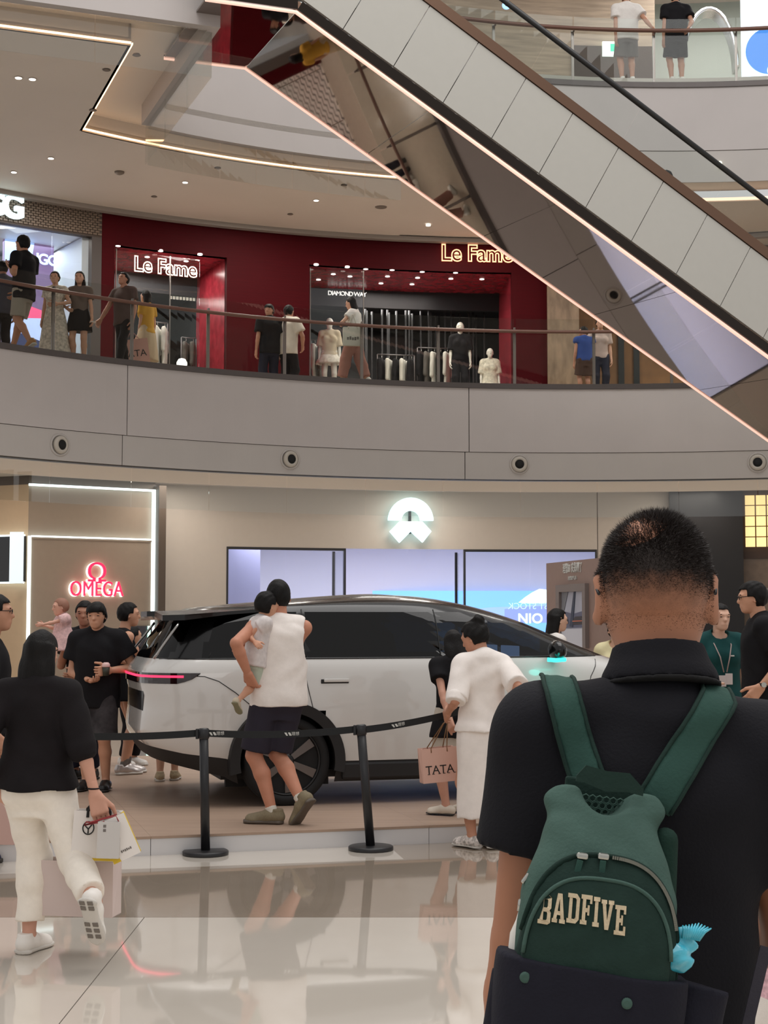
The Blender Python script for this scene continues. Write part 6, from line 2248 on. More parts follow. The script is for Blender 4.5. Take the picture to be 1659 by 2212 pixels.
bagshop('big plain pale bag hanging behind the leg of the woman in white trousers', .38, .12, .265, bp, D(-10), mat('blush_paper', rgb(208, 190, 184), .55), None)
bp = bag_at(205, 1857, 7.5)
b1 = bagshop('white bag with black ribbon handles and a round emblem, held by the walking woman', .235, .09, .235, bp, D(12), m_bagw, m_cord_b, D(4), .008, (.0, -.02, .30))
MB().tube([(-.045 + .026 * math.cos(a), -.049, .155 + .03 * math.sin(a)) for a in np.linspace(0, 2 * math.pi, 21)[:-1]], .003, 5, closed=True).build('emblem_ring', m_cord_b, b1)
MB().tube([(-.06, -.049, .165), (-.045, -.049, .15), (-.045, -.049, .13)], .003, 5).tube([(-.045, -.049, .15), (-.03, -.049, .172)], .003, 5).build('emblem_mark', m_cord_b, b1)
MB().box((.02, -.047, .008), (.18, .002, .012)).build('base_stripe', m_yel, b1)
bp = bag_at(234, 1852, 7.36)
b2 = bagshop('small white box bag with two dark marks, between two larger bags', .105, .07, .17, bp, D(4), mat('grey_white_paper', rgb(198, 194, 190), .55), None, D(2))
for z in (.15, .13):
    MB().box((-.02, -.037, z), (.013, .002, .013)).build('mark', c_grey, b2)
bp = bag_at(276, 1852, 7.40)
b3 = bagshop('white paper bag with a yellow side swinging out to the right of the woman', .135, .06, .205, bp, D(8), m_bagw, m_cord_r, D(-24), .003, (-.11, .0, .235), side_m=m_yel)
MB().add([(-.068, -.0335, 0), (-.03, -.0335, 0), (-.068, -.0335, .14)], [(0, 1, 2)]).build('yellow_corner', m_yel, b3)
mk_ = MB()
for k in range(6):
    mk_.box((-.012 + k * .009, -.0325, .04 + .001 * (k % 2)), (.0065, .001, .011 - .003 * (k % 3 == 1)))
mk_.build('printed_mark', c_grey, b3)

# --- man at the left edge
q = (-2.665, 10.42, 0); rz = -78
h = Human('man with glasses in dark clothes cut by the left edge', q, rz, H=1.77, res=.014, sk=skin(190, 140, 114), feet={'L': ((-.09, .16, 0), 4, 0), 'R': ((.09, -.1, 0), -4, 0)})
h.body(); h.hair('short'); h.top(c_black, hem=.47, sleeve=.6, loose=.02); h.legs(cloth('charcoal', 38, 38, 44), length=1.92, loose=.015, name='trousers')
h.shoes(mat('navy_shoe', rgb(34, 36, 66), .6), m_sole_d)
g_ = MB()
for sg in (-1, 1):
    g_.tube([tuple(h.hp_(sg * .15 + .085 * math.cos(a), .43, .02 + .06 * math.sin(a))) for a in np.linspace(0, 2 * math.pi, 13)[:-1]], .0025, 5, closed=True)
    g_.tube([tuple(h.hp_(sg * .24, .42, .04)), tuple(h.hp_(sg * .35, -.02, .05))], .0025, 5)
g_.build('spectacles', m_cord_b, h.root)
bagshop('pale pink bag at the left picture edge', .3, .1, .36, W(-14, 1822, 10.0), D(-5), mat('pale_pink_paper', rgb(206, 170, 160), .55), mat('pink_cord', rgb(170, 120, 110), .6))

# --- group behind the car tail
q = tuple(zp(222, 1707, ZP)); q = (q[0] - .06, q[1], ZP); rz = 172
h = Human('young man in a black T-shirt and camouflage shorts holding a drink', q, rz, H=1.62, w=1.05, res=.011, sk=skin(206, 154, 126),
          hands={'R': (L(q, rz, 190, 1466, 13.35), V3(.9, -.6, -.3)), 'L': (L(q, rz, 236, 1448, 13.32), V3(-.8, -.6, -.5))}, palm={'R': (0, .2, 1), 'L': (1, 0, 0)}, curl={'L': .75, 'R': .5}, head=(4, 6))
h.body(); h.hair('fringe'); h.top(c_black, hem=.44, sleeve=.62, loose=.028, name='t_shirt')
h.legs(mat('cloth_camouflage', rgb(52, 48, 50), .9, vary=.45, vscale=16), length=.98, loose=.03)
h.shoes(m_shoe_b, m_sole_d, style='clog')
cp = W(229, 1446, 13.27)
cup = empty('drink_cup', (cp.x, cp.y, cp.z - .055), 0, 'small cup with a pink top and dark label in the hand of the young man', 'cup')
MB().lathe([(.026, 0), (.033, .075)], n=18).build('cup_body', mat('dark_green_label', rgb(52, 56, 44), .5), cup)
MB().lathe([(.034, .075), (.036, .08), (.034, .1), (.02, .115)], n=18).build('lid', mat('pink_lid', rgb(226, 190, 184), .4), cup)

q = (at(186, 14.35)[0], 14.35, ZP); rz = 158
h = Human('man half hidden behind the young man, carrying the baby', q, rz, H=1.64, res=.014, sk=skin(178, 128, 104), hands={'R': (L(q, rz, 140, 1400, 14.15), V3(.6, -.5, -1)), 'L': (V3(-.15, .3, 1.0), V3(-1, -.3, -.4))}, head=(25, 5))
h.body(); h.hair('short'); h.top(cloth('dark_stripe', 34, 34, 38), hem=.47, sleeve=.6, loose=.02); h.legs(c_navy, length=1.9, loose=.02, name='trousers'); h.shoes(m_shoe_b, m_sole_d)
q = (at(136, 14.12)[0], 14.12, W(136, 1462, 14.12).z); rz = 118
h = Human('baby in a pink dress reaching out an arm, held up at left', q, rz, H=.66, hs=1.75, w=1.25, res=.009, sk=skin(222, 170, 148),
          hands={'L': (V3(-.05, .24, .47), V3(-.5, 0, -1)), 'R': (V3(.17, .13, .47), V3(.5, 0, -1))}, feet={'L': ((-.06, .16, .12), 0, 20), 'R': ((.06, .16, .12), 0, 20)}, head=(-6, 8))
h.body(); h.hair('short', m_=mat('fine_baby_hair', rgb(150, 104, 84), .6), thick=.012)
h.top(cloth('pink_dress', 222, 184, 182, vary=.2, vs=40), hem=.36, sleeve=.5, loose=.012, flare=.09, name='dress')

q = tuple(zp(288, 1672, ZP)); q = (q[0] - .10, q[1], ZP); rz = -62
h = Human('woman with bare shoulders in a black dress and silver sneakers by the car tail', q, rz, H=1.63, fem=True, res=.012, sk=skin(206, 156, 130),
          hands={'R': (L(q, rz, 283, 1432, 14.75), V3(.6, -.9, -.2)), 'L': (V3(-.12, .22, .98), V3(-1, -.4, 0))}, head=(-14, 2), feet={'L': ((-.07, .06, 0), -6, 0), 'R': ((.07, -.02, 0), 4, 0)})
h.body(); h.hair('up'); h.top(c_black, hem=.5, sleeve=0, tank=True, loose=.006, name='dress_top', straight=False); h.skirt(c_black, hem=.43, top=.66, flare=.03)
h.shoes(mat('silver_leather', rgb(196, 188, 184), .3, metal=.5), m_sole_w, sock=(c_grey, .2))
q = (at(281, 15.7)[0], 15.7, ZP); rz = -120
h = Human('short person in dark clothes mostly hidden behind the woman with bare shoulders', q, rz, H=1.40, res=.014, hands={'L': (V3(-.1, .26, .95), V3(-1, 0, -.5)), 'R': (V3(.05, .3, 1.0), V3(1, 0, -.5))}, head=(60, 4))
h.body(); h.hair('long'); h.top(c_black, hem=.46, sleeve=.9, loose=.02); h.legs(c_black, length=1.9, name='trousers'); h.shoes(m_shoe_w, m_sole_w)
q = (-1.99, 14.25, ZP); rz = 60
h = Human('person standing beyond the car, only the beige sneakers showing below the bumper', q, rz, H=1.48, fem=True, res=.014, feet={'L': ((-.07, .03, 0), -50, 0), 'R': ((.07, -.03, 0), -60, 0)})
h.body(); h.hair('short'); h.top(c_grey, hem=.48, sleeve=.6, loose=.015); h.legs(c_grey, length=.9, loose=.02); h.shoes(mat('beige_mesh', rgb(176, 158, 128), .8, vary=.15, vscale=60), m_sole_w)

# --- father carrying a toddler
q = tuple(zp(600, 1776, ZP)); q = (q[0] + .0, q[1], ZP); rz = 16
M9 = Human('man in a white tank top and black shorts carrying a toddler', q, rz, H=1.775, w=1.03, res=.010, sk=skin(194, 134, 108),
           hands={'L': (L(q, rz, 536, 1456, 11.16), V3(-.45, -.75, -1)), 'R': (L(q, rz, 545, 1400, 11.42), V3(1, .5, -.6))}, palm={'L': (.7, .6, .5), 'R': (-1, -.3, 0)}, curl={'L': .55, 'R': .5},
           feet={'L': (L(q, rz, 588, 1772, 11.28) * V3(1, 1, 0), 62, 0), 'R': (L(q, rz, 650, 1738, 11.22) * V3(1, 1, 0) + V3(0, 0, .09), 38, 50)}, head=(-14, 0), hipz=-.01, shw=.97, face=False)
M9.body(); M9.hair('crop', thick=.035)
M9.legs(cloth('dark_shorts', 48, 44, 54), length=.93, loose=.022)
M9.top(cloth('white_tank', 242, 234, 228), hem=.482, tank=True, loose=.025, sleeve=0, name='tank_top', wr=.004)
m_olive = mat('olive_mesh', rgb(128, 116, 92), .8, vary=.1, vscale=80)
M9.shoes(m_olive, mat('brown_sole', rgb(92, 82, 72), .7), sock=(mat('white_sock', rgb(214, 208, 196), .9), .05))
q = (at(553, 11.27)[0], 11.27, W(545, 1552, 11.27).z); rz = -66
h = Human('toddler with dark hair in a pale outfit resting on the shoulder of the man', q, rz, H=.86, hs=1.66, w=1.12, res=.008, sk=skin(206, 152, 124),
          hands={'R': (L(q, rz, 552, 1388, 11.1), V3(.1, -1, -1.2)), 'L': (V3(-.12, .22, .62), V3(-1, 0, -.5))}, feet={'L': ((-.15, .16, .12), 10, 30), 'R': (L(q, rz, 512, 1528, 11.15), 48, 40)}, head=(14, 14), lean=10)
h.body(); h.hair('short', thick=.055)
h.top(cloth('pale_romper', 216, 208, 206, vary=.1, vs=30), hem=.44, sleeve=.3, loose=.014, name='romper_top'); h.legs(cloth('pale_mint', 190, 200, 184), length=.98, loose=.016)
h.shoes(mat('beige_suede', rgb(196, 182, 160), .8), mat('olive_sole', rgb(134, 130, 104), .7), sock=(mat('white_sock', rgb(214, 208, 196), .9), .2))

# --- two women at the front door of the car
q = (at(1042, 10.98)[0], 10.98, 0); rz = 14
h = Human('woman with a bun in a loose white blouse and long white skirt', q, rz, H=1.60, fem=True, res=.010, sk=skin(196, 142, 116), head=(42, 22), twist=0,
          hands={'L': (L(q, rz, 992, 1560, 10.75) + V3(0, .28, .05), V3(-.25, -1, -.3)), 'R': (L(q, rz, 1092, 1530, 10.95), V3(.15, -1, -.2))}, feet={'L': ((-.075, .02, 0), 26, 0), 'R': ((.055, -.02, 0), -4, 0)})
h.body(); h.hair('bun', thick=.07)
c_lin = cloth('white_linen', 244, 236, 230, vary=.03, vs=20)
h.skirt(c_lin, hem=.135, top=.63, flare=.012, name='skirt', wr=.006)
h.top(c_lin, hem=.515, sleeve=.93, loose=.022, name='blouse', wr=.006, sl_loose=.026, flare=.02)
for K in 'L':
    e = h.sh[K] + (h.elb[K] - h.sh[K]) * .88
    e2 = h.sh[K] + (h.elb[K] - h.sh[K]) * 1.04
    blob('cuff', c_lin, h.root, .008, lambda f: f.cap(e, e2, .074, .070, ends=True))
h.shoes(mat('patterned_clog', rgb(206, 198, 192), .5, vary=.6, vscale=45), m_sole_w, style='clog')
q = tuple(zp(972, 1762, ZP)); q = (q[0] + .04, q[1] + .05, ZP); rz = -8
h = Human('woman in a black dress holding a pink carrier bag beside the woman in white', q, rz, H=1.40, fem=True, res=.011, sk=skin(200, 150, 126), head=(20, 24),
          hands={'L': (L(q, rz, 972, 1560, 11.55), V3(-.5, -1, 0)), 'R': (V3(.16, .12, .80), V3(.5, -1, 0))}, feet={'L': ((-.06, -.05, 0), 70, 0), 'R': ((.07, .06, 0), 40, 0)}, palm={'L': (.6, .6, 0)}, curl={'L': .8})
h.body(); h.hair('long', extra=1.0); h.skirt(cloth('cream_skirt', 196, 186, 172), hem=.30, top=.6, flare=.02, name='underskirt'); h.skirt(c_black, hem=.42, top=.66, flare=.035); h.top(c_black, hem=.5, sleeve=.5, loose=.014)
h.shoes(mat('cream_leather', rgb(214, 204, 188), .5), m_sole_d, style='clog')
bp = W(949, 1688, 11.2)
b1 = bagshop('pink carrier bag with black capital lettering in front of the car door', .265, .1, .245, bp, D(14), mat('salmon_paper', rgb(218, 176, 160), .5), mat('amber_cord', rgb(120, 80, 40), .6), D(-4), .004, (.075, 0, .42))
put_text('lettering', 'TATA', face_mat((-.004, -.0525, .09), (1, 0, 0)), .084, m_cord_b, b1, extrude=.0008)
tt = MB()
for k in range(4):   # serifs under and over the strokes of the letters
    x = -.088 + k * .0570
    for dx in ((0,) if k % 2 == 0 else (-.023, .023)):
        tt.box((x + dx, -.0535, .062), (.019, .001, .004))
tt.build('serifs', m_cord_b, b1)

# --- people beyond the car front and at the right
q = (at(1196, 16.4)[0], 16.4, 0); rz = -72
h = Human('woman with long black hair in profile beyond the windscreen', q, rz, H=1.71, fem=True, res=.014, sk=skin(218, 176, 152), head=(0, 4))
h.body(); h.hair('long', extra=1.3); h.top(c_white, hem=.5, sleeve=.4, loose=.012, neck_cut=.02); h.legs(c_navy, length=1.9, name='trousers'); h.shoes(m_shoe_w, m_sole_w)
q = (at(1330, 16.0)[0], 16.0, 0); rz = 172
h = Human('person in a cream T-shirt partly hidden by the head of the man in front', q, rz, H=1.60, fem=True, res=.014, sk=skin(214, 172, 148))
h.body(); h.hair('short'); h.top(cloth('cream_tee', 222, 212, 170), hem=.48, sleeve=.5, loose=.018, neck_cut=.015); h.legs(c_navy, length=1.9, name='trousers'); h.shoes(m_shoe_w, m_sole_w)
q = (at(1552, 13.0)[0], 13.0, ZP); rz = 186
h = Human('saleswoman in a dark green polo shirt with two badges on lanyards', q, rz, H=1.60, fem=True, w=1.12, res=.010, sk=skin(224, 180, 156), head=(8, 2),
          hands={'R': (V3(.16, .24, .93), V3(1, -.7, -.3)), 'L': (V3(-.2, .06, .78), None)})
h.body(); h.hair('up')
c_teal = cloth('teal_polo', 26, 70, 70)
h.top(c_teal, hem=.45, sleeve=.72, loose=.018, name='polo_shirt', neck_cut=.012); h.legs(c_black, length=1.92, name='trousers'); h.shoes(m_shoe_b, m_sole_d)
blob('sleeve_guard', c_white, h.root, .009, lambda f: f.cap(h.sh['R'] + (h.elb['R'] - h.sh['R']) * .7, h.elb['R'], .043, .038))
m_lan = mat('grey_pink_lanyard', rgb(176, 156, 152), .6)
H_ = h.H
for k, (sg, m_) in enumerate(((-1, m_lan), (1, m_lan))):
    pts = [h.T(sg * .045 * H_, .0, .300 * H_), h.T(sg * .045 * H_, .066 * H_, .262 * H_), h.T(sg * .026 * H_, .098 * H_, .20 * H_), h.T(.008 * H_ * sg, .098 * H_, .12 * H_)]
    MB().tube([tuple(p) for p in pts], .005, 5).build('lanyard', m_, h.root)
for k, (x, z) in enumerate(((.018, .075), (-.018, .085))):
    p = h.T(x * H_, .098 * H_ + .012 - .006 * k, z * H_)
    MB().box(tuple(p), (.062, .004, .092), bevel=.0015).build('badge', mat('white_card', rgb(214, 206, 204), .4), h.root)
p = h.T(-.042 * H_, .092 * H_, .205 * H_)
MB().box(tuple(p), (.03, .006, .012)).build('chest_emblem', m_print, h.root)
q = (at(1640, 12.3)[0], 12.3, ZP); rz = 84
h = Human('man with glasses in a black T-shirt and wristwatch at the right edge', q, rz, H=1.77, w=1.04, res=.012, sk=skin(206, 146, 122), head=(0, 6),
          hands={'L': (L(q, rz, 1643, 1485, 12.05), V3(-.2, -1, 0)), 'R': (V3(.25, .04, .86), None)})
h.body(); h.hair('short', thick=.06); h.top(c_black, hem=.45, sleeve=.62, loose=.02); h.legs(c_black, length=1.92, name='trousers', loose=.015); h.shoes(m_shoe_b, m_sole_d)
g_ = MB()
for sg in (-1, 1):
    g_.tube([tuple(h.hp_(sg * .15 + .085 * math.cos(a), .43, .02 + .06 * math.sin(a))) for a in np.linspace(0, 2 * math.pi, 13)[:-1]], .0025, 5, closed=True)
    g_.tube([tuple(h.hp_(sg * .24, .42, .04)), tuple(h.hp_(sg * .35, -.02, .05))], .0025, 5)
g_.build('spectacles', m_cord_b, h.root)
wv_ = h.hand['L'] - h.hdir['L'] * .03
MB().lathe([(.033, -.012), (.035, -.01), (.035, .01), (.033, .012)], c=tuple(wv_), n=16).build('watch_strap', m_cord_b, h.root)
MB().lathe([(.02, 0), (.02, .008)], c=tuple(wv_ + V3(-.038, 0, 0)), n=16, M=Matrix.Rotation(D(-90), 3, 'Y')).build('watch_case', m_silver, h.root)
# child at the right edge behind the man's side
q = (at(1698, 4.3)[0], 4.3, 0); rz = 40
h = Human('child in a pink striped top and white trousers with a watch at the right edge', q, rz, H=1.12, hs=1.2, res=.011, sk=skin(214, 160, 134), hands={'L': (L(q, rz, 1646, 1950, 4.22), V3(-.5, -1, -.2))})
h.body(); h.hair('bob'); h.top(cloth('pink_stripe', 214, 176, 186, vary=.25, vs=90), hem=.45, sleeve=1.6, loose=.016); h.legs(c_white, length=1.9, loose=.02, name='trousers'); h.shoes(m_shoe_w, m_sole_w)
wv_ = h.hand['L'] - h.hdir['L'] * .02
MB().lathe([(.024, -.01), (.026, 0), (.024, .01)], c=tuple(wv_), n=14).build('watch', mat('teal_watch', rgb(120, 190, 190), .4), h.root)
# rider on the escalator
p = ep(7.05, 1.22, EW * .62)
rzE = math.degrees(math.atan2(eh.y, eh.x)) + 90
h = Human('rider standing low on the escalator, only the top of the head showing', (p.x, p.y, p.z), rzE, H=1.5, fem=True, res=.016, face=False)
hd_target = W(1425, 338, p.y).z
h.root.location.z = hd_target - 1.5 - .24
h.body(); h.hair('short'); h.top(c_grey, hem=.47); h.legs(c_navy, length=1.9, name='trousers'); h.shoes(m_shoe_w, m_sole_w)
# ------------------------------------------------------------------ people, mannequins and clothes on the upper floors
def up(px, ytop, H, z=Z2):
    """ground position of an upright person whose head top is seen at (px,ytop)"""
    d = ray(px, ytop)
    t = (z + H - CAMZ) / d.z
    p = Vector((0, 0, CAMZ)) + d * t
    return (p.x, p.y, z)
RU = .018
GU = 'shoppers on the second floor'
def U(label, px, yt, H, rz, fem=False, z=Z2, **k):
    return Human(label, up(px, yt, H, z), rz, H=H, fem=fem, res=RU, group=None, **k)
q = at(40, 24.75)[:2] + (Z2,)
rz = 62
h = Human('tall man in a black T-shirt and grey shorts walking behind the railing at left', q, rz, H=1.93, res=.015, sk=skin(188, 134, 106), hands={'L': (L(q, rz, 22, 578, q[1] - .1), V3(-.6, -1, -.4)), 'R': (V3(.2, .3, 1.05), V3(.8, -.8, -.3))}, feet={'L': ((-.08, -.22, .06), 0, 25), 'R': ((.08, .30, 0), 0, 0)}, palm={'L': (.5, .3, .8)})
h.body(); h.hair('short', thick=.06); h.top(c_black, hem=.45, sleeve=.62, loose=.022); h.legs(cloth('pale_grey_short', 158, 148, 136), length=.88, loose=.026); h.shoes(mat('tan_shoe', rgb(170, 120, 70), .6), m_sole_w)
MB().box(tuple(h.T(-.02, .135, .35)), (.13, .006, .16), Matrix.Rotation(.1, 3, 'Z'), bevel=.002).build('chest_print', mat('gold_print', rgb(186, 140, 80), .7), h.root)
h = Human('person in dark clothes at the far left edge behind the tall man', at(-6, 25.4)[:2] + (Z2,), 40, H=1.66, res=RU, sk=skin(170, 120, 100)); h.body(); h.hair('short'); h.top(cloth('slate', 70, 72, 84), hem=.46); h.legs(c_black, length=1.9, name='trousers'); h.shoes(m_shoe_b, m_sole_d)
h = U('woman in a long pale floral dress behind the railing', 120, 588, 1.60, 175, True, hands={'L': (V3(-.1, .24, 1.0), V3(-1, -.4, -.3)), 'R': (V3(.22, .0, .76), None)}); h.body(); h.hair('up'); fd = cloth('floral', 206, 196, 182, vary=.35, vs=22); h.top(fd, hem=.56, sleeve=.45, loose=.012); h.skirt(fd, hem=.08, top=.64, flare=.07, name='dress'); h.shoes(m_shoe_w, m_sole_w)
h = U('woman in a grey top and black skirt holding a phone behind the railing', 173, 588, 1.62, 178, True, hands={'R': (V3(.2, .1, .98), V3(1, -.6, 0)), 'L': (V3(-.25, .12, .74), None)}); h.body(); h.hair('long', extra=1.2); h.top(cloth('warm_grey', 112, 98, 90), hem=.55, sleeve=.6, loose=.012); h.skirt(c_black, hem=.36, top=.64, flare=.035); h.shoes(m_shoe_b, m_sole_d)
p_ = h.hand['L']
MB().box((p_[0] - .03, p_[1] + .05, p_[2] - .07), (.08, .15, .01), bevel=.003).build('phone', c_white, h.root)
h = U('man in a brown T-shirt looking up behind the railing', 268, 590, 1.70, 150, sk=skin(178, 128, 104), hands={'R': (V3(.36, .2, .86), V3(.6, -1, 0))}, feet={'L': ((-.09, .2, 0), 0, 0), 'R': ((.09, -.2, 0), 0, 0)}, head=(0, -12)); h.body(); h.hair('short', thick=.06); h.top(cloth('brown_tee', 86, 70, 66), hem=.46, loose=.02); h.legs(c_black, length=1.9, name='trousers'); h.shoes(m_shoe_w, m_sole_w)
h = U('woman in a mustard top carrying a large pink bag on the second floor', 318, 628, 1.60, 60, True, hands={'L': (V3(-.12, .1, .72), None)}); h.body(); h.hair('long', extra=1.3); h.top(cloth('mustard', 196, 150, 60), hem=.5, sleeve=.5); h.skirt(cloth('beige_skirt', 188, 168, 140), hem=.2, flare=.05); h.shoes(m_shoe_w, m_sole_w)
q = h.root.location
bt = bagshop('large pink carrier bag with capital lettering on the second floor', .52, .14, .42, (q[0] - .12, q[1] - .45, Z2 + .2), D(8), mat('dusty_pink_paper', rgb(196, 150, 136), .55), mat('pink_cord', rgb(170, 120, 110), .6), D(-8))
put_text('lettering', 'TATA', face_mat((0, -.073, .16), (1, 0, 0)), .17, m_cord_b, bt, extrude=.001)
h = U('man in a black shirt, left of a pair walking past the red wall', 583, 658, 1.74, 20, sk=skin(180, 130, 106), head=(140, 0)); h.body(); h.hair('fringe'); h.top(c_black, hem=.45, sleeve=.7, loose=.026); h.legs(c_navy, length=1.9, name='trousers', loose=.02); h.shoes(m_shoe_b, m_sole_d)
h = U('man in a white T-shirt, right of a pair walking past the red wall', 622, 660, 1.74, -30, sk=skin(180, 130, 106), hands={'R': (V3(.2, .22, .95), V3(.8, -.6, 0))}); h.body(); h.hair('short', thick=.06); h.top(cloth('tee_cream', 206, 196, 184), hem=.45, sleeve=.7, loose=.03); h.legs(c_black, length=1.9, name='trousers', loose=.02); h.shoes(m_shoe_w, m_sole_w)
h = U('woman with a white tote bag walking in front of the red shop', 765, 642, 1.62, 70, True, hands={'L': (V3(-.1, .22, 1.12), V3(-1, -.6, 0))}, head=(0, 14), feet={'L': ((-.07, .22, 0), 0, 0), 'R': ((.07, -.22, 0), 0, 20)}); h.body(); h.hair('long', extra=1.0); h.top(c_white, hem=.54, sleeve=.5); h.legs(cloth('rose_trouser', 168, 120, 108), length=1.88, name='trousers', loose=.04); h.shoes(m_shoe_w, m_sole_w)
q = h.root.location
tb_ = bagshop('white tote bag with dark lettering on the arm of the woman at the red shop', .36, .08, .34, (q[0] - .02, q[1] - .28, Z2 + .66), D(6), mat('canvas_white', rgb(206, 200, 186), .8), mat('canvas_white', rgb(206, 200, 186), .8), 0, .008, (0, .02, .58))
mk_ = MB()
for k in range(5):
    mk_.box((-.09 + k * .045, -.043, .13 + .008 * math.sin(k * 2)), (.036, .002, .05 + .012 * (k % 2)), bevel=.0009)
mk_.build('printed_mark', c_grey, tb_)
h = U('child in a blue vest and brown shorts beside an adult at the pier', 1262, 706, 1.36, 10, sk=skin(178, 128, 104), head=(60, 0)); h.body(); h.hair('short'); h.top(cloth('royal_blue', 52, 76, 140), hem=.5, sleeve=.25, loose=.02); h.legs(cloth('brown_short', 78, 58, 50), length=.9, loose=.03); h.shoes(m_shoe_b, m_sole_d)
h = U('adult in a pale top and dark jeans leaning at the railing near the pier', 1296, 688, 1.62, 178, True, hands={'R': (V3(.3, .3, 1.0), V3(.5, -1, 0))}); h.body(); h.hair('up'); h.top(cloth('pale_pink_tee', 186, 166, 156), hem=.5, sleeve=.7); h.legs(cloth('dark_jeans', 40, 42, 56), length=1.92, name='jeans'); h.shoes(m_shoe_w, m_sole_w)
# third floor, backs to the railing
for lab, px, tee, sh_, dx in (('man in a white T-shirt and grey shorts with his back to the third floor railing', 1354, c_white, c_grey, .25), ('man in black with his back to the third floor railing', 1461, c_black, c_black, -.1)):
    t = ang(px, RR + .32, 90, C3)
    q = cpt(RR + .32, t, Z3 + .13, C3)
    h = Human(lab, tuple(q), 4, H=1.80, w=1.05, res=.016, sk=skin(190, 138, 112), face=False, hands={'R': (V3(.42 if px < 1400 else .16, -.30, .97), V3(.6, -.2, -1)), 'L': (V3(-.22, -.05, .80) if px < 1400 else V3(-.24, .02, .84), None)})
    h.body(); h.hair('short'); h.top(tee, hem=.46, sleeve=.62, loose=.028); h.legs(sh_, length=.92, loose=.035); h.shoes(m_shoe_w, m_sole_w)
# --- mannequins in the wide red shop
m_man = mat('mannequin_white', rgb(222, 218, 206), .35)
def manq(label, px, yt, H, R, top_m, bot_m, skirt=None):
    t = ang(px, R, 720)
    p = cpt(R, t, 0)
    zt = W(px, yt, p.y).z
    h = Human(label, (p.x, p.y, zt - H), 180, H=H, fem=True, res=.016, sk=m_man, name='mannequin', face=False)
    h.body()
    h.top(top_m, hem=.5, sleeve=.9, loose=.02)
    if skirt: h.skirt(bot_m, hem=skirt, top=.64, flare=.08)
    else: h.legs(bot_m, length=1.9, name='trousers', loose=.02)
    MB().lathe([(.16, 0), (.16, .015), (.02, .02), (.02, .1)], n=20).build('stand', m_silver, h.root)
    if zt - H > Z2 + .03:
        pl = MB().box((p.x, p.y, (Z2 + zt - H) / 2), (.8, .8, zt - H - Z2), bevel=.01).build('plinth', c_white)
        tag(pl, 'low plinth under the ' + label.split(' behind')[0].split(' inside')[0].split(' at the')[0], 'plinth')
    return h
manq('white mannequin in a cream blouse and ruffled skirt behind the glass', 712, 688, 1.72, RW2 + 1.1, cloth('cream_blouse', 206, 190, 162), cloth('ruffle', 222, 214, 198, vary=.2, vs=18), .42)
manq('white mannequin in a black coat inside the red shop', 994, 697, 1.72, RW2 + .9, c_black, c_black)
manq('white mannequin bust in a pale ruffled dress at the right of the red shop', 1058, 753, 1.55, RW2 + .5, cloth('pale_lace', 212, 206, 188, vary=.2, vs=25), cloth('pale_lace', 212, 206, 188, vary=.2, vs=25), .3)
# --- garment rails
def garment(px, R, zbar, m_, w, ln, label, rz):
    t = ang(px, R, 780)
    p = cpt(R, t, zbar)
    o = empty('hanging_garment', p, rz, label, 'garment')
    f = Fld(.018)
    f.loft(V3(0, 0, 0), np.eye(3), [-ln, -ln * .6, -.3, -.1, -.04], [w * 1.1, w, w * .95, w * .9, .05], [.05, .05, .05, .045, .025])
    for sg in (-1, 1):
        f.cap(V3(sg * w * .85, 0, -.09), V3(sg * w * 1.1, 0, -.09 - min(.5, ln * .5)), .05, .045, k=.03)
    f.wrinkle(.006, (30, 30, 5), px)
    mesh_np('cloth', [f.net()], m_, o)
    MB().tube([(0, 0, -.05), (0, 0, .0), (.02, 0, .03), (.0, 0, .05), (-.02, 0, .03)], .005, 5).build('hanger', m_silver, o)
    return o
def rail(px0, px1, py, R, label, items):
    z = zat((px0 + px1) / 2, py, R)
    a, b = cpt(R, ang(px0, R, py), z), cpt(R, ang(px1, R, py), z)
    e = empty('garment_rail', (0, 0, 0), 0, label, 'clothes rail')
    MB().tube([a, b], .014, 8).build('bar', m_darktrim, e)
    for p in (a, b):
        MB().tube([(p.x, p.y, Z2), p], .014, 8).build('upright', m_darktrim, e)
    tw = math.atan2(b.y - a.y, b.x - a.x)
    for i, (c, w, ln, nm) in enumerate(items):
        px = px0 + (px1 - px0) * (i + .6) / len(items)
        garment(px, R, z - .055, c, w, ln, nm, tw + 1.1)
cw, cb = cloth('shop_white', 206, 204, 192), cloth('shop_black', 26, 26, 28)
cg = cloth('shop_grey', 96, 92, 86)
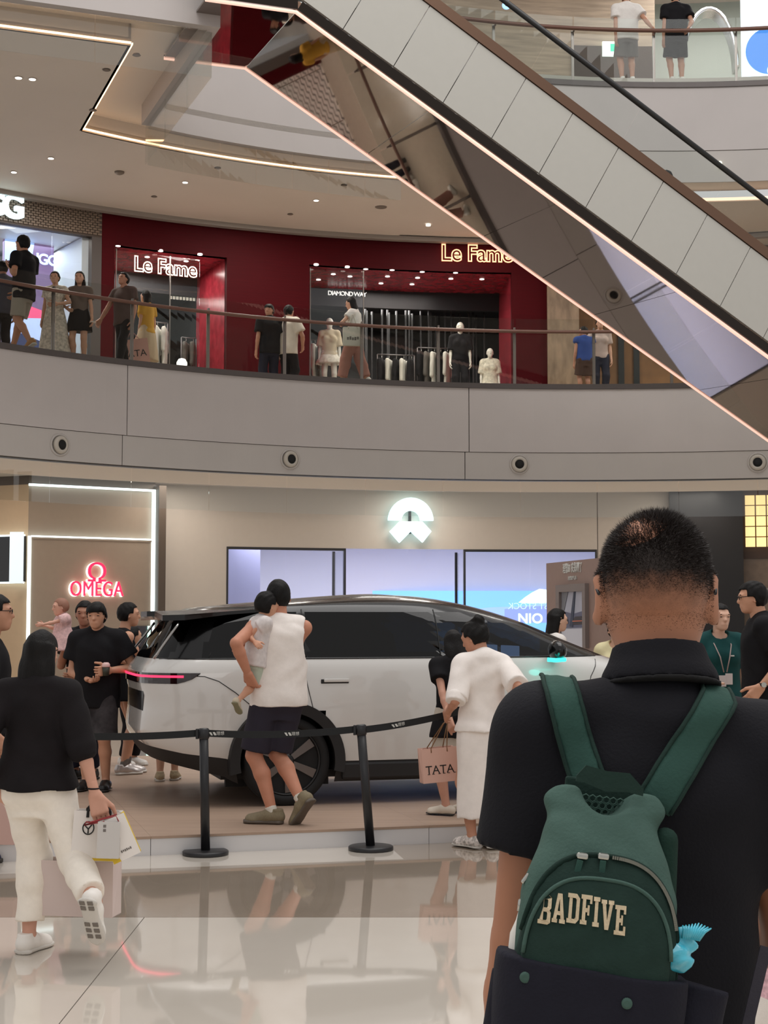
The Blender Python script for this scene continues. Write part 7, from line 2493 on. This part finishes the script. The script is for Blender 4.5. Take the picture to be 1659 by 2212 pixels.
rail(815, 895, 767, RW2 + 1.3, 'low clothes rail at the left of the red shop interior', [(cb, .2, .9, 'black garment, first on the low rail of the red shop'), (cw, .16, .8, 'narrow white garment, second on the low rail of the red shop'), (cb, .18, .9, 'black garment, third on the low rail of the red shop'), (cw, .22, .85, 'wide white garment, fourth on the low rail of the red shop'), (cb, .2, .9, 'black garment with pale buttons, last on the low rail of the red shop')])
rail(902, 972, 752, RW2 + 1.7, 'higher clothes rail in the middle of the red shop interior', [(cb, .2, .95, 'black garment, first on the higher rail of the red shop'), (cg, .2, .95, 'grey garment, second on the higher rail of the red shop'), (cw, .2, 1.0, 'long white garment, third on the higher rail of the red shop'), (cb, .2, .95, 'black garment, fourth on the higher rail of the red shop'), (cw, .2, .9, 'white garment, last on the higher rail of the red shop')])
rail(672, 700, 735, RW2 + 1.6, 'short clothes rail behind the mannequin in the red shop window', [(cw, .2, 1.0, 'white garment behind the mannequin in the window, left'), (cg, .2, 1.0, 'grey garment behind the mannequin in the window, right')])
rail(330, 362, 697, RW2 + 1.2, 'short clothes rail in the narrow red shop', [(cw, .22, .95, 'white garment in the narrow red shop, left'), (cw, .2, .9, 'white garment in the narrow red shop, right')])
rail(392, 424, 730, RW2 + 1.4, 'clothes rail at the right of the narrow red shop', [(cg, .2, .9, 'grey garment in the narrow red shop, left'), (cg, .2, .85, 'grey garment in the narrow red shop, right')])
t = ang(393, RW2 + .6, 778)
p = cpt(RW2 + .6, t, zat(393, 780, RW2 + .6) - .06)
gb = empty('globe_lamp', (p.x, p.y, Z2), 0, 'small white globe lamp on a low stand in the narrow red shop', 'lamp')
MB().lathe([(.01, p.z - Z2 - .12), (.07, p.z - Z2 - .10), (.11, p.z - Z2 - .02), (.11, p.z - Z2 + .03), (.07, p.z - Z2 + .10), (.01, p.z - Z2 + .12)], n=20).build('globe', emis('globe_glow', (1, .95, .85), 1.6), gb)
MB().lathe([(.12, 0), (.12, .02), (.02, .03), (.02, p.z - Z2 - .1)], n=16).build('stand', m_darktrim, gb)
